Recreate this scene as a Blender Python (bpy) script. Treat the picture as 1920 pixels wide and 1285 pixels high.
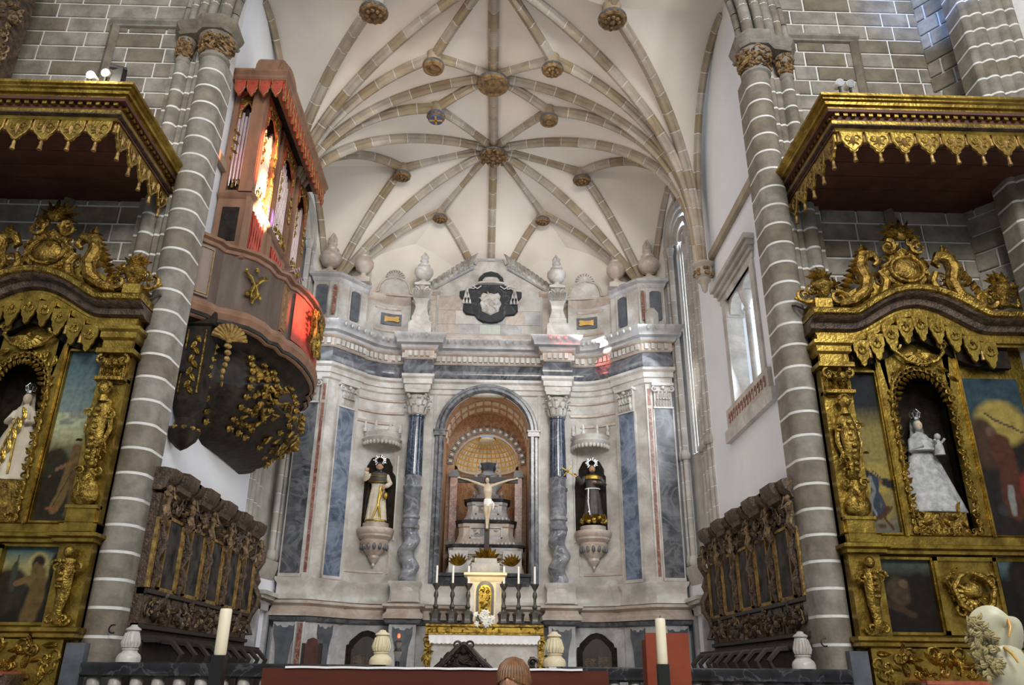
import bpy, math, random
from math import sin, cos, pi, sqrt, atan2, radians
from mathutils import Vector, Matrix, noise
random.seed(7)
S = bpy.context.scene
COL = S.collection
for o in list(bpy.data.objects): bpy.data.objects.remove(o)

# ---------------------------------------------------------------- camera
CW, CH, FPX = 1920, 1285, 1480.0
CAM = Vector((0.17, 0.0, 1.6))
def _axes():
    d = Vector((915 - CW/2, 1266 - CH/2, FPX)).normalized()      # where the church axis vanishes
    ux = 995 - CW/2
    uy = -(ux*d.x + FPX*d.z)/d.y
    u = Vector((ux, uy, FPX)).normalized()                        # zenith
    r = d.cross(-u)
    if r.x < 0: r = -r
    return r, d, u
_r, _d, _u = _axes()
# rows: image axes (right, down, forward) expressed in world coordinates
IR = Vector((_r.x, _d.x, _u.x)); ID = Vector((_r.y, _d.y, _u.y)); IF = Vector((_r.z, _d.z, _u.z))
cam_d = bpy.data.cameras.new('camera'); cam = bpy.data.objects.new('camera', cam_d); COL.objects.link(cam)
cam_d.sensor_width = 36; cam_d.lens = 36*FPX/CW; cam_d.clip_end = 200
M = Matrix((( IR.x, -ID.x, -IF.x), (IR.y, -ID.y, -IF.y), (IR.z, -ID.z, -IF.z))).to_4x4()
M.translation = CAM
cam.matrix_world = M
S.camera = cam

def A(px, py, x=None, y=None, z=None):
    "point of the place seen at a spot of the photograph, on a plane x=, y= or z="
    v = IR*(px - CW/2) + ID*(py - CH/2) + IF*FPX
    i, val = (0, x) if x is not None else (1, y) if y is not None else (2, z)
    return CAM + v*((val - CAM[i])/v[i])

# ---------------------------------------------------------------- world, lights, exposure
wd = bpy.data.worlds.new('world'); S.world = wd; wd.use_nodes = True
wn = wd.node_tree; bg = wn.nodes['Background']
bg.inputs[0].default_value = (0.90, 0.94, 1.0, 1); bg.inputs[1].default_value = 0.27
def area(name, loc, target, size, power, color, sy=None):
    l = bpy.data.lights.new(name, 'AREA'); l.energy = power; l.color = color; l.size = size
    l.shape = 'RECTANGLE'; l.size_y = sy or size
    o = bpy.data.objects.new(name, l); COL.objects.link(o); o.location = loc
    o.rotation_euler = (Vector(target) - Vector(loc)).to_track_quat('-Z', 'Y').to_euler()
    return o
def spot(name, loc, target, power, color, ang, blend=.5, rad=.05):
    l = bpy.data.lights.new(name, 'SPOT'); l.energy = power; l.color = color
    l.spot_size = radians(ang); l.spot_blend = blend; l.shadow_soft_size = rad
    o = bpy.data.objects.new(name, l); COL.objects.link(o); o.location = loc
    o.rotation_euler = (Vector(target) - Vector(loc)).to_track_quat('-Z', 'Y').to_euler()
    return o
area('nave_window_light', (3, -8, 15.5), (0, 18, 5), 8, 2500, (1.0, 0.95, 0.86), 5)
area('transept_window_light', (9, 1, 15), (-7, 14, 6), 3, 620, (0.97, 0.98, 1.0), 4)
area('transept_window_light_left', (-9, 1, 15), (8, 14, 9), 3, 130, (0.9, 0.95, 1.0), 4)
area('chancel_window_light_right', (4.75, 19.6, 10.5), (-4.5, 20.2, 8), 1.2, 110, (0.88, 0.94, 1.0), 5)
area('chancel_window_light_left', (-4.75, 19.6, 10.5), (4.5, 20.2, 8), 1.2, 90, (0.88, 0.94, 1.0), 5)
area('twin_window_light', (5.5, 16.0, 8.7), (-5, 17, 6), 1.6, 90, (0.85, 0.92, 1.0), 2)
area('chancel_vault_light', (0, 13.8, 14.8), (0, 21, 8), 5, 80, (1.0, 0.93, 0.82), 1.2)  # broad area light from under the vault; no lamps modelled
area('chancel_floor_bounce_fill', (0, 15.5, 2.0), (0, 18.0, 16), 4, 120, (1.0, 0.88, 0.74), 3)  # upward area fill standing in for light bounced off the floor
# sunbeam broken into colours by the stained glass
l = bpy.data.lights.new('niche_dome_fill', 'POINT'); l.energy = 26; l.color = (1, .8, .5); l.shadow_soft_size = .15; o = bpy.data.objects.new('niche_dome_fill', l); COL.objects.link(o); o.location = (0, 23.55, 7.75)  # added warm fill brightening the niche dome; no lamp modelled
SUN = (3.4, 18.9, 12.9)
spot('sunbeam_yellow', SUN, (-4.9, 15.15, 11.6), 120000, (1.0, 0.62, 0.16), 5.5, .8)
spot('sunbeam_yellow_high', SUN, (-4.95, 15.0, 12.6), 80000, (1.0, 0.5, 0.12), 5.5, .9)
spot('sunbeam_white', SUN, (-4.9, 15.0, 11.0), 170000, (1.0, 0.85, 0.5), 6.5, .9)
spot('sunbeam_red', SUN, (-4.95, 14.6, 11.9), 36000, (1.0, 0.16, 0.05), 10, 1)
spot('sunbeam_red_low', SUN, (-4.0, 16.3, 9.1), 15000, (1.0, 0.12, 0.05), 8, .9)
spot('sunbeam_blue', SUN, (-4.9, 15.6, 11.2), 60000, (0.25, 0.2, 1.0), 3.4, .7)
spot('sunbeam_cornice', (-3.8, 18.4, 12.6), (3.15, 21.6, 10.85), 40000, (1.0, 0.93, 0.82), 3.6, .8)
spot('sunbeam_cornice_red', (-3.8, 18.4, 12.6), (2.7, 21.7, 10.5), 6000, (1.0, 0.1, 0.08), 5, .8)
spot('sunbeam_shafts', (-3.8, 17, 12.6), (5.5, 20.2, 9.0), 2500, (1.0, 0.92, 0.8), 9, .9)
spot('sunbeam_blue_transept', (-2, 3, 13), (9.9, 12.9, 15.5), 9000, (0.25, 0.45, 1.0), 12, .8)
VS = S.view_settings
S.display_settings.display_device = 'sRGB'
VS.view_transform = 'Standard'; VS.look = 'None'; VS.gamma = 1; VS.use_curve_mapping = False
VS.exposure = 0.35

# ---------------------------------------------------------------- materials
def mat(name, c1, c2=None, rough=.6, metal=0, scale=4, bump=0, bscale=None, vein=None, vscale=2.0, rnd=0, emit=None, detail=5, vw=.03, vs=.6, spec=None, aniso=(1,1,1)):
    m = bpy.data.materials.new(name); m.use_nodes = True
    nt = m.node_tree; N = nt.nodes; L = nt.links; b = N['Principled BSDF']
    b.inputs['Roughness'].default_value = rough; b.inputs['Metallic'].default_value = metal
    if spec is not None: b.inputs['Specular IOR Level'].default_value = spec
    tc = N.new('ShaderNodeTexCoord'); mp = N.new('ShaderNodeMapping'); mp.inputs['Scale'].default_value = aniso
    geo = N.new('ShaderNodeNewGeometry'); L.new(geo.outputs['Position'], mp.inputs['Vector'])
    out = None
    if c2:
        n = N.new('ShaderNodeTexNoise'); n.inputs['Scale'].default_value = scale; n.inputs['Detail'].default_value = detail
        n.inputs['Roughness'].default_value = .6
        L.new(mp.outputs[0], n.inputs['Vector'])
        r = N.new('ShaderNodeValToRGB'); r.color_ramp.elements[0].position = .36; r.color_ramp.elements[1].position = .66
        r.color_ramp.elements[0].color = (*c1, 1); r.color_ramp.elements[1].color = (*c2, 1)
        L.new(n.outputs['Fac'], r.inputs[0]); out = r.outputs[0]
    else:
        rg = N.new('ShaderNodeRGB'); rg.outputs[0].default_value = (*c1, 1); out = rg.outputs[0]
    if vein:
        n2 = N.new('ShaderNodeTexNoise'); n2.inputs['Scale'].default_value = vscale; n2.inputs['Detail'].default_value = 8
        n2.inputs['Distortion'].default_value = 1.4; L.new(mp.outputs[0], n2.inputs['Vector'])
        s1 = N.new('ShaderNodeMath'); s1.operation = 'SUBTRACT'; s1.inputs[1].default_value = .5; L.new(n2.outputs['Fac'], s1.inputs[0])
        s2 = N.new('ShaderNodeMath'); s2.operation = 'ABSOLUTE'; L.new(s1.outputs[0], s2.inputs[0])
        mr = N.new('ShaderNodeMapRange'); mr.inputs['From Min'].default_value = 0; mr.inputs['From Max'].default_value = vw
        mr.inputs['To Min'].default_value = 1; mr.inputs['To Max'].default_value = 0; L.new(s2.outputs[0], mr.inputs['Value'])
        mx = N.new('ShaderNodeMixRGB'); L.new(mr.outputs[0], mx.inputs[0]); L.new(out, mx.inputs[1]); mx.inputs[2].default_value = (*vein, 1); mr.inputs['To Min'].default_value = vs; mr.interpolation_type = 'SMOOTHSTEP'
        out = mx.outputs[0]
    if rnd:
        oi = N.new('ShaderNodeObjectInfo'); mr = N.new('ShaderNodeMapRange')
        mr.inputs['To Min'].default_value = 1 - rnd; mr.inputs['To Max'].default_value = 1 + rnd; L.new(oi.outputs['Random'], mr.inputs['Value'])
        h = N.new('ShaderNodeHueSaturation'); L.new(mr.outputs[0], h.inputs['Value']); L.new(out, h.inputs['Color'])
        mr2 = N.new('ShaderNodeMapRange'); mr2.inputs['To Min'].default_value = 1.5; mr2.inputs['To Max'].default_value = .6
        L.new(oi.outputs['Random'], mr2.inputs['Value']); L.new(mr2.outputs[0], h.inputs['Saturation'])
        out = h.outputs[0]
    L.new(out, b.inputs['Base Color'])
    if bump:
        n3 = N.new('ShaderNodeTexNoise'); n3.inputs['Scale'].default_value = bscale or scale*4; n3.inputs['Detail'].default_value = 4
        L.new(geo.outputs['Position'], n3.inputs['Vector'])
        bp = N.new('ShaderNodeBump'); bp.inputs['Strength'].default_value = bump; bp.inputs['Distance'].default_value = .03
        L.new(n3.outputs['Fac'], bp.inputs['Height']); L.new(bp.outputs[0], b.inputs['Normal'])
    if emit:
        b.inputs['Emission Color'].default_value = (*emit[0], 1); b.inputs['Emission Strength'].default_value = emit[1]
    return m
MT = dict(
 stone=mat('grey_granite', (.15,.135,.11), (.28,.25,.205), .85, scale=2.6, bump=.35, bscale=22, rnd=.28),
 pier=mat('pier_granite', (.15,.135,.113), (.26,.235,.198), .8, scale=3.5, bump=.3, bscale=20, rnd=.16),
 mortar=mat('white_lime_mortar', (.62,.62,.62), (.74,.73,.71), .9, scale=6),
 plaster=mat('cream_plaster', (.72,.67,.60), (.80,.75,.68), .9, scale=.5, bump=.05, bscale=6),
 white=mat('whitewash', (.74,.77,.84), (.82,.84,.88), .9, scale=.5, bump=.04, bscale=6),
 rib=mat('rib_stone', (.30,.25,.19), (.42,.36,.28), .85, scale=2, bump=.3, bscale=16, rnd=.18),
 shaft=mat('pale_granite', (.34,.32,.30), (.48,.46,.43), .8, scale=2, bump=.2, bscale=16, rnd=.1),
 marble=mat('white_marble', (.33,.315,.29), (.60,.585,.565), .35, scale=1.6, vein=(.40,.32,.26), vscale=.9, bump=.06, bscale=12, vw=.05, vs=.4),
 marble2=mat('grey_white_marble', (.28,.285,.30), (.52,.52,.53), .32, scale=1.6, vein=(.30,.28,.28), vscale=1.5, vw=.06, vs=.45),
 pink=mat('pink_marble', (.36,.30,.255), (.56,.50,.445), .35, scale=1.8, vein=(.38,.24,.18), vscale=1.1, vw=.06, vs=.45),
 blue=mat('blue_marble', (.04,.06,.10), (.16,.20,.29), .18, scale=2.4, vein=(.30,.34,.42), vscale=1.4, vw=.09, vs=.35),
 dark=mat('dark_grey_marble', (.035,.04,.05), (.13,.135,.155), .2, scale=2.6, vein=(.28,.29,.31), vscale=1.4, vw=.08, vs=.32),
 black=mat('black_marble', (.010,.011,.013), (.03,.032,.038), .5, scale=3, vein=(.16,.16,.18), vscale=1.5, vw=.02, vs=.4, spec=.3),
 slate=mat('grey_inlay_marble', (.06,.07,.085), (.115,.125,.145), .4, scale=4),
 red=mat('red_marble', (.16,.05,.035), (.30,.14,.10), .3, scale=5, vein=(.5,.4,.35), vscale=3),
 ochre=mat('yellow_inlay_marble', (.50,.27,.04), (.60,.36,.08), .4, scale=6),
 gold=mat('gilded_wood', (.12,.07,.014), (.50,.345,.075), .33, metal=.9, scale=9, bump=.8, bscale=30),
 goldd=mat('dull_gilding', (.09,.05,.012), (.46,.30,.065), .4, metal=.85, scale=8, bump=.8, bscale=26),
 goldp=mat('plain_gilding', (.19,.12,.022), (.45,.31,.062), .34, metal=.9, scale=4, bump=.3, bscale=20),
 oldgild=mat('worn_gilding', (.16,.09,.03), (.44,.29,.09), .5, metal=.55, scale=9, bump=.4, bscale=24),
 carvgild=mat('brown_carving_with_gilt_traces', (.05,.032,.02), (.30,.20,.10), .5, metal=.3, scale=14, bump=.8, bscale=26),
 greym=mat('grey_veined_marble', (.10,.11,.13), (.26,.27,.30), .2, scale=2.6, vein=(.42,.43,.45), vscale=1.8, vw=.08, vs=.4),
 void=mat('shade_and_door_black', (.012,.010,.008), (.03,.024,.018), .9, scale=6, spec=.1),  # near-black with recess shade painted in; the black doors use it too
 navy=mat('polished_navy_marble', (.012,.02,.035), (.05,.07,.11), .12, scale=3, vein=(.2,.24,.3), vscale=2.5, vw=.03, vs=.4),
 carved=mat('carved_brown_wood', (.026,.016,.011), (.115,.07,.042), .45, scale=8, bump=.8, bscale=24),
 darkwood=mat('dark_wood', (.012,.009,.008), (.035,.024,.018), .5, scale=5, aniso=(1,1,.3)),
 organ=mat('organ_red_brown_wood', (.17,.085,.05), (.28,.155,.095), .5, scale=3, aniso=(1,1,.25), bump=.1),
 organgrey=mat('painted_panel_wood', (.17,.125,.10), (.25,.19,.155), .55, scale=3, aniso=(1,1,.25)),
 organred=mat('red_painted_wood', (.30,.035,.022), (.42,.07,.04), .5, scale=5),
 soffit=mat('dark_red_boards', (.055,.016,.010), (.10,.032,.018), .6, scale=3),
 consol=mat('black_lacquered_wood', (.007,.006,.005), (.028,.02,.015), .5, scale=5, bump=.4, bscale=9, spec=.25),
 pipe=mat('organ_pipe_tin', (.52,.42,.44), (.66,.56,.58), .3, metal=.8, scale=3),
 pdark=mat('dark_figure_painting', (.008,.009,.012), (.07,.06,.055), .6, scale=4, spec=.15),
 boss=mat('ochre_carved_boss', (.10,.055,.025), (.32,.20,.08), .6, scale=9, bump=.8, bscale=30),
 bossr=mat('red_paint', (.30,.06,.04), (.45,.14,.06), .6, scale=9),
 bossb=mat('blue_paint', (.05,.07,.16), (.10,.13,.25), .6, scale=9),
 glass=mat('window_daylight_glass', (.7,.8,.9), rough=.3, emit=((.86,.94,1.0), 1.0)),
 ivory=mat('candle_wax', (.80,.72,.52), (.86,.80,.62), .5, scale=5),
 waxw=mat('white_wax', (.85,.85,.82), rough=.5),
 iron=mat('black_iron', (.012,.012,.013), rough=.5, metal=.3),
 pewter=mat('dark_turned_wood', (.035,.032,.032), (.085,.08,.078), .35, scale=8, metal=.3),
 sandst=mat('cream_limestone', (.68,.58,.38), (.76,.68,.48), .6, scale=5, bump=.2),
 cloth=mat('white_cloth', (.80,.80,.84), (.88,.88,.92), .9, scale=6),
 skin=mat('painted_skin', (.42,.22,.13), (.50,.28,.17), .5, scale=8),
 skinp=mat('pale_carved_skin', (.52,.42,.30), (.62,.52,.38), .5, scale=8),
 robew=mat('cream_robe', (.55,.48,.36), (.66,.60,.48), .6, scale=6),
 robek=mat('dark_brown_habit', (.022,.018,.016), (.06,.05,.045), .5, scale=5),
 robes=mat('silver_white_robe', (.26,.27,.28), (.50,.50,.50), .6, scale=9, bump=.3),
 silver=mat('silver', (.75,.75,.76), rough=.25, metal=1),
 hair=mat('brown_painted_hair', (.13,.055,.02), (.22,.10,.035), .5, scale=30),
 table=mat('red_brown_table_wood', (.075,.018,.010), (.10,.028,.015), .7, scale=3, spec=.2, aniso=(.3,1,1)),
 ambo=mat('terracotta_red_panel', (.21,.045,.022), (.25,.06,.032), .8, scale=3, spec=.2),
 leather=mat('brown_leather', (.06,.022,.016), (.10,.038,.028), .3, scale=6),
 petal=mat('anthurium_white', (.46,.45,.32), (.56,.55,.41), .4, scale=8),
 dried=mat('dried_hydrangea', (.26,.22,.10), (.40,.34,.17), .8, scale=20),
 leafg=mat('green_leaf', (.04,.09,.02), (.08,.15,.04), .5, scale=10),
 lampon=mat('spotlight_lens_lit', (1,1,1), emit=((1,.93,.75), 60)),
 flame=mat('red_votive_glow', (.9,.08,.04), emit=((1,.07,.02), 2.2)),
 green=mat('pale_green_marble', (.40,.45,.40), (.56,.60,.55), .35, scale=1.6, vein=(.4,.38,.34), vscale=1.2, vw=.06, vs=.4),
 lensb=mat('dark_lens', (.01,.01,.012), rough=.2),
 tilef=mat('floor_stone', (.22,.20,.18), (.30,.28,.25), .5, scale=3),
 matt=mat('painted_canvas', (.5,.5,.5), rough=.55),
 niche=mat('niche_painted_stone', (.20,.09,.055), (.32,.19,.11), .6, scale=7, vein=(.42,.30,.18), vscale=4, vw=.05),
)

# ---------------------------------------------------------------- mesh builder
class MB:
    def __init__(s, T=None, sx=1):
        s.v = []; s.f = []; s.T = T; s.sx = sx
    def add(s, vs, fs):
        n = len(s.v)
        for p in vs:
            p = Vector(p)
            if s.T is not None: p = s.T @ p
            s.v.append((p.x*s.sx, p.y, p.z))
        for f in fs:
            g = [i + n for i in f]
            if s.sx < 0: g.reverse()
            s.f.append(g)
        return s
    def box(s, x0, x1, y0, y1, z0, z1):
        if x0 > x1: x0, x1 = x1, x0
        if y0 > y1: y0, y1 = y1, y0
        if z0 > z1: z0, z1 = z1, z0
        return s.add([(x0,y0,z0),(x1,y0,z0),(x1,y1,z0),(x0,y1,z0),(x0,y0,z1),(x1,y0,z1),(x1,y1,z1),(x0,y1,z1)],
              [(3,2,1,0),(4,5,6,7),(0,1,5,4),(1,2,6,5),(2,3,7,6),(3,0,4,7)])
    def prism(s, pts, y0, y1, bev=0):
        "outline in x,z given anticlockwise seen from the front (from -y)"
        n = len(pts)
        ar = sum(pts[i][0]*pts[(i+1)%n][1] - pts[(i+1)%n][0]*pts[i][1] for i in range(n))
        if ar < 0: pts = pts[::-1]
        if bev:
            cx = sum(p[0] for p in pts)/n; cz = sum(p[1] for p in pts)/n
            mxd = max(sqrt((p[0]-cx)**2+(p[1]-cz)**2) for p in pts); k = 1 - bev/mxd
            fr = [(cx+(p[0]-cx)*k, cz+(p[1]-cz)*k) for p in pts]
            v = [(x, y0, z) for x, z in fr] + [(x, y0+bev, z) for x, z in pts] + [(x, y1, z) for x, z in pts]
            f = [list(range(n)), list(range(3*n-1, 2*n-1, -1))]
            for k in (0, 1):
                for i in range(n):
                    j = (i+1) % n; f.append((k*n+j, k*n+i, (k+1)*n+i, (k+1)*n+j))
            return s.add(v, f)
        v = [(x, y0, z) for x, z in pts] + [(x, y1, z) for x, z in pts]
        f = [list(range(n)), list(range(2*n-1, n-1, -1))]
        for i in range(n):
            j = (i+1) % n; f.append((j, i, n+i, n+j))
        return s.add(v, f)
    def hprism(s, pts, z0, z1):
        "outline in x,y"
        n = len(pts)
        ar = sum(pts[i][0]*pts[(i+1)%n][1] - pts[(i+1)%n][0]*pts[i][1] for i in range(n))
        if ar < 0: pts = pts[::-1]
        v = [(x, y, z0) for x, y in pts] + [(x, y, z1) for x, y in pts]
        f = [list(range(n-1, -1, -1)), list(range(n, 2*n))]
        for i in range(n):
            j = (i+1) % n; f.append((i, j, n+j, n+i))
        return s.add(v, f)
    def lathe(s, prof, cx=0, cy=0, n=16, a0=0, a1=2*pi, sq=1.0, fold=None, cz=0):
        full = abs(a1 - a0 - 2*pi) < 1e-6
        m = n if full else n+1
        v = []
        for r, z in prof:
            for i in range(m):
                a = a0 + (a1-a0)*i/n
                rr = r*(1 + (fold(a, z) if fold else 0))
                v.append((cx + rr*cos(a), cy + rr*sin(a)*sq, z + cz))
        f = []
        for k in range(len(prof)-1):
            for i in range(n):
                j = (i+1) % m
                f.append((k*m+i, k*m+j, (k+1)*m+j, (k+1)*m+i))
        if full:
            if prof[0][0] > 1e-4: f.append(list(range(m-1, -1, -1)))
            if prof[-1][0] > 1e-4: f.append([(len(prof)-1)*m+i for i in range(m)])
        return s.add(v, f)
    def tube(s, pts, r, n=6, cap=True, flat=1.0):
        pts = [Vector(p) for p in pts]; K = len(pts)
        rs = r if isinstance(r, (list, tuple)) else [r]*K
        v = []; up = None
        for k, p in enumerate(pts):
            t = (pts[min(k+1, K-1)] - pts[max(k-1, 0)])
            if t.length < 1e-9: t = Vector((0,0,1))
            t.normalize()
            if up is None:
                up = Vector((0,1,0)) if abs(t.y) < .9 else Vector((1,0,0))
            up = (up - t*up.dot(t))
            if up.length < 1e-6: up = t.orthogonal()
            up.normalize(); sd = t.cross(up)
            for i in range(n):
                a = 2*pi*i/n
                v.append(p + sd*(cos(a)*rs[k]) + up*(sin(a)*rs[k]*flat))
        f = []
        for k in range(K-1):
            for i in range(n):
                j = (i+1) % n; f.append((k*n+j, k*n+i, (k+1)*n+i, (k+1)*n+j))
        if cap:
            f.append(list(range(n))); f.append([(K-1)*n+i for i in range(n-1, -1, -1)])
        return s.add(v, f)
    def blob(s, c, r, n=8, m=6, rot=None):
        if not isinstance(r, (tuple, list)): r = (r, r, r)
        c = Vector(c); v = []
        for k in range(m+1):
            ph = -pi/2 + pi*k/m
            for i in range(n):
                a = 2*pi*i/n
                p = Vector((r[0]*cos(ph)*cos(a), r[1]*cos(ph)*sin(a), r[2]*sin(ph)))
                if rot is not None: p = rot @ p
                v.append(c + p)
        f = []
        for k in range(m):
            for i in range(n):
                j = (i+1) % n; f.append((k*n+i, k*n+j, (k+1)*n+j, (k+1)*n+i))
        return s.add(v, f)
    def sweep(s, path, prof, back=.12, cap=True, side=1):
        "moulding: prof = (out, z) along a plan path; out is to the front (right-hand side of the way)"
        P = [Vector((p[0], p[1])) for p in path]; K = len(P); nor = []
        for i in range(K-1):
            d = (P[i+1]-P[i]).normalized(); nor.append(Vector((d.y, -d.x))*side)
        off = []
        for i in range(K):
            if i == 0: off.append(nor[0])
            elif i == K-1: off.append(nor[-1])
            else:
                a = nor[i-1] + nor[i]
                if a.length < .2: a = nor[i]
                a.normalize(); off.append(a/max(.35, a.dot(nor[i])))
        pr = [(-back, prof[0][1])] + list(prof) + [(-back, prof[-1][1])]
        m = len(pr); v = []
        for i in range(K):
            for o, z in pr:
                q = P[i] + off[i]*o; v.append((q.x, q.y, z))
        f = []
        for i in range(K-1):
            for k in range(m):
                l = (k+1) % m
                g = (i*m+k, (i+1)*m+k, (i+1)*m+l, i*m+l)
                f.append(g if side > 0 else g[::-1])
        if cap:
            f.append([k for k in range(m-1, -1, -1)]); f.append([(K-1)*m+k for k in range(m)])
        return s.add(v, f)
    def grid(s, fn, nu, nv, flip=False):
        v = [fn(i/nu, j/nv) for j in range(nv+1) for i in range(nu+1)]
        f = []
        for j in range(nv):
            for i in range(nu):
                a = j*(nu+1)+i; q = (a, a+1, a+nu+2, a+nu+1)
                f.append(q[::-1] if flip else q)
        return s.add(v, f)
    # carved ornament --------------------------------------------------
    def scroll(s, x, z, y, R, turns=1.3, a0=0, hand=1, w=.03, n=5, steps=18):
        "spiral volute in the x-z plane, bulging to the front"
        pts = []; rs = []
        for k in range(steps+1):
            t = k/steps; a = a0 + hand*turns*2*pi*t; r = R*(1-t)**.8 + .01
            pts.append((x + r*cos(a), y - .03*t - w*.3, z + r*sin(a))); rs.append(w*(1 - .55*t))
        return s.tube(pts, rs, n)
    def leaf(s, x, z, y, L, W, ang, lift=.05, curl=.3):
        "pointed, hollowed acanthus leaf lying on the x-z plane"
        v = []; f = []; K = 5
        for k in range(K+1):
            t = k/K; w = W*sin(pi*min(1, .12+t*.88))**.8*(1-.25*t)
            if k == K: w = .002
            a = ang + curl*t; cx = x + L*t*cos(a); cz = z + L*t*sin(a)
            h = lift*sin(pi*min(1, t*.85+.1))
            px, pz = -sin(a), cos(a)
            v += [(cx+px*w, y-.006, cz+pz*w), (cx+px*w*.4, y-h, cz+pz*w*.4), (cx, y-h*.6, cz), (cx-px*w*.4, y-h, cz-pz*w*.4), (cx-px*w, y-.006, cz-pz*w)]
        for k in range(K):
            for i in range(4):
                q = k*5+i; f.append((q, q+5, q+6, q+1))
        return s.add(v, f)
    def shell(s, x, z, y, R, n=9, a0=0, a1=pi, w=.05):
        for i in range(n):
            a = a0 + (a1-a0)*(i+.5)/n
            p0 = (x + R*.12*cos(a), y-.02, z + R*.12*sin(a)); p1 = (x + R*.6*cos(a), y-.07, z+R*.6*sin(a)); p2 = (x + R*cos(a), y-.03, z + R*sin(a))
            s.tube([p0, p1, p2], [w*.3, w*.8, w], 5)
        s.blob((x, y-.04, z), (R*.2, .05, R*.16), 8, 4); return s
    def filigree(s, x0, x1, z0, z1, y, size=.1, dens=1.0, seed=1, lift=.05, inside=None):
        rg = random.Random(seed); n = max(2, int(dens*(x1-x0)*(z1-z0)/(size*size)))
        n = min(n, 420)
        for k in range(n):
            x = rg.uniform(x0, x1); z = rg.uniform(z0, z1)
            if inside and not inside(x, z): continue
            q = rg.random(); sz = size*rg.uniform(.6, 1.3)
            if q < .3: s.scroll(x, z, y, sz*.5, rg.uniform(.8, 1.4), rg.uniform(0, 6.28), rg.choice((-1, 1)), sz*.13, 4, 10)
            elif q < .85: s.leaf(x, z, y, sz*1.2, sz*.3, rg.uniform(0, 6.28), lift, rg.uniform(-.8, .8))
            else: s.blob((x, y-sz*.08, z), (sz*.22, sz*.2, sz*.22), 6, 4)
        return s
    def mesh(s, name):
        me = bpy.data.meshes.new(name); me.from_pydata(s.v, [], s.f); me.update(); return me
    def build(s, name, m, parent=None, smooth=None, origin=None):
        o0 = Vector((0,0,0))
        if parent is not None: o0 = WL[parent.name].copy() if parent.name in WL else Vector((0,0,0))
        own = Vector(origin) if origin is not None else o0
        me = bpy.data.meshes.new(name)
        me.from_pydata([(x-own.x, y-own.y, z-own.z) for x, y, z in s.v], [], s.f)
        if smooth is None or smooth:
            me.polygons.foreach_set('use_smooth', [True]*len(me.polygons))
            if smooth is None: me.set_sharp_from_angle(angle=radians(38))
        me.materials.append(MT[m] if isinstance(m, str) else m); me.update()
        if name in STUFF and parent is not None: kind = 'stuff'
        else: kind = None
        o = bpy.data.objects.new(name, me); COL.objects.link(o)
        if parent is not None: o.parent = parent
        o.location = own - o0
        WL[o.name] = own
        if kind: o['kind'] = kind
        return o
WL = {}
STUFF = {'gilded_swag', 'lower_gilding', 'carved_frieze', 'door_relief', 'frontal_scrollwork', 'pipe_foot_carving', 'lattice_panel', 'shell_groove', 'carved_motif'}
def tag(o, label=None, cat=None, group=None, kind=None):
    if label: o['label'] = label
    if cat: o['category'] = cat
    if group: o['group'] = group
    if kind: o['kind'] = kind
    return o
def thing(name, label, cat, loc, group=None, kind=None):
    o = bpy.data.objects.new(name, None); COL.objects.link(o); o.location = loc; o.empty_display_size = .1
    WL[o.name] = Vector(loc)
    return tag(o, label, cat, group, kind)
def struct(name, label, cat, loc=(0,0,0)):
    return thing(name, label, cat, loc, None, 'structure')
def copy_part(src, parent, loc, wloc=None, rot=None, scale=None):
    c = src.copy(); COL.objects.link(c); c.parent = parent; c.location = loc
    if rot: c.rotation_euler = rot
    if scale: c.scale = scale
    return c
def copy_tree(o, parent=None):
    c = o.copy(); COL.objects.link(c); c.parent = parent
    kids = [k for k in bpy.data.objects if k.parent is o]
    for k in kids: copy_tree(k, c)
    return c
def arc(cx, cz, r, a0, a1, n, rz=None):
    return [(cx + r*cos(a0+(a1-a0)*i/n), cz + (rz or r)*sin(a0+(a1-a0)*i/n)) for i in range(n+1)]
def mirror_path(R): return [(-x, y) for x, y in reversed(R) if x > 1e-6] + R
def lerp(a, b, t): return a + (b-a)*t
# ================================================================ SETTING
PX = 5.5          # pier centre
WX = 5.72         # chancel side wall
FLC = 0.9         # chancel floor
# floor -------------------------------------------------------------
fl = struct('floor', 'pale stone church floor stepping up into the chancel', 'floor')
mb = MB(); mb.box(-11, 11, -3, 12.2, -.2, 0); mb.build('nave_floor', 'tilef', fl)
for k in range(4): MB().box(-6.4, 6.4, 11.0+.32*k, 13+.3*k, 0, .9*(k+1)/4).build('step', 'tilef', fl)
MB().box(-6.4, 6.4, 12.2, 25.5, .3, FLC).build('chancel_floor', 'tilef', fl)

# ashlar walls on both sides of the chancel arch ------------------------
stone_mesh = {}
def stone_obj(w, h, parent, loc, axis='x', d=.06, mt='stone'):
    key = (round(w, 2), round(h, 3), mt)
    if key not in stone_mesh:
        b = .012; m = MB(); w2, h2 = w/2, h/2
        m.add([(-w2,0,-h2),(w2,0,-h2),(w2,0,h2),(-w2,0,h2),(-w2,-d+b,-h2),(w2,-d+b,-h2),(w2,-d+b,h2),(-w2,-d+b,h2),
               (-w2+b,-d,-h2+b),(w2-b,-d,-h2+b),(w2-b,-d,h2-b),(-w2+b,-d,h2-b)],
              [(8,9,10,11),(4,5,9,8),(5,6,10,9),(6,7,11,10),(7,4,8,11),(0,1,5,4),(1,2,6,5),(2,3,7,6),(3,0,4,7)])
        me = m.mesh('stone'); me.materials.append(MT[mt]); stone_mesh[key] = me
    o = bpy.data.objects.new('stone', stone_mesh[key]); COL.objects.link(o); o.parent = parent
    o.location = Vector(loc) - WL[parent.name]
    if axis != 'x': o.rotation_euler = (0, 0, axis)
    return o
HC = .392
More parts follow.
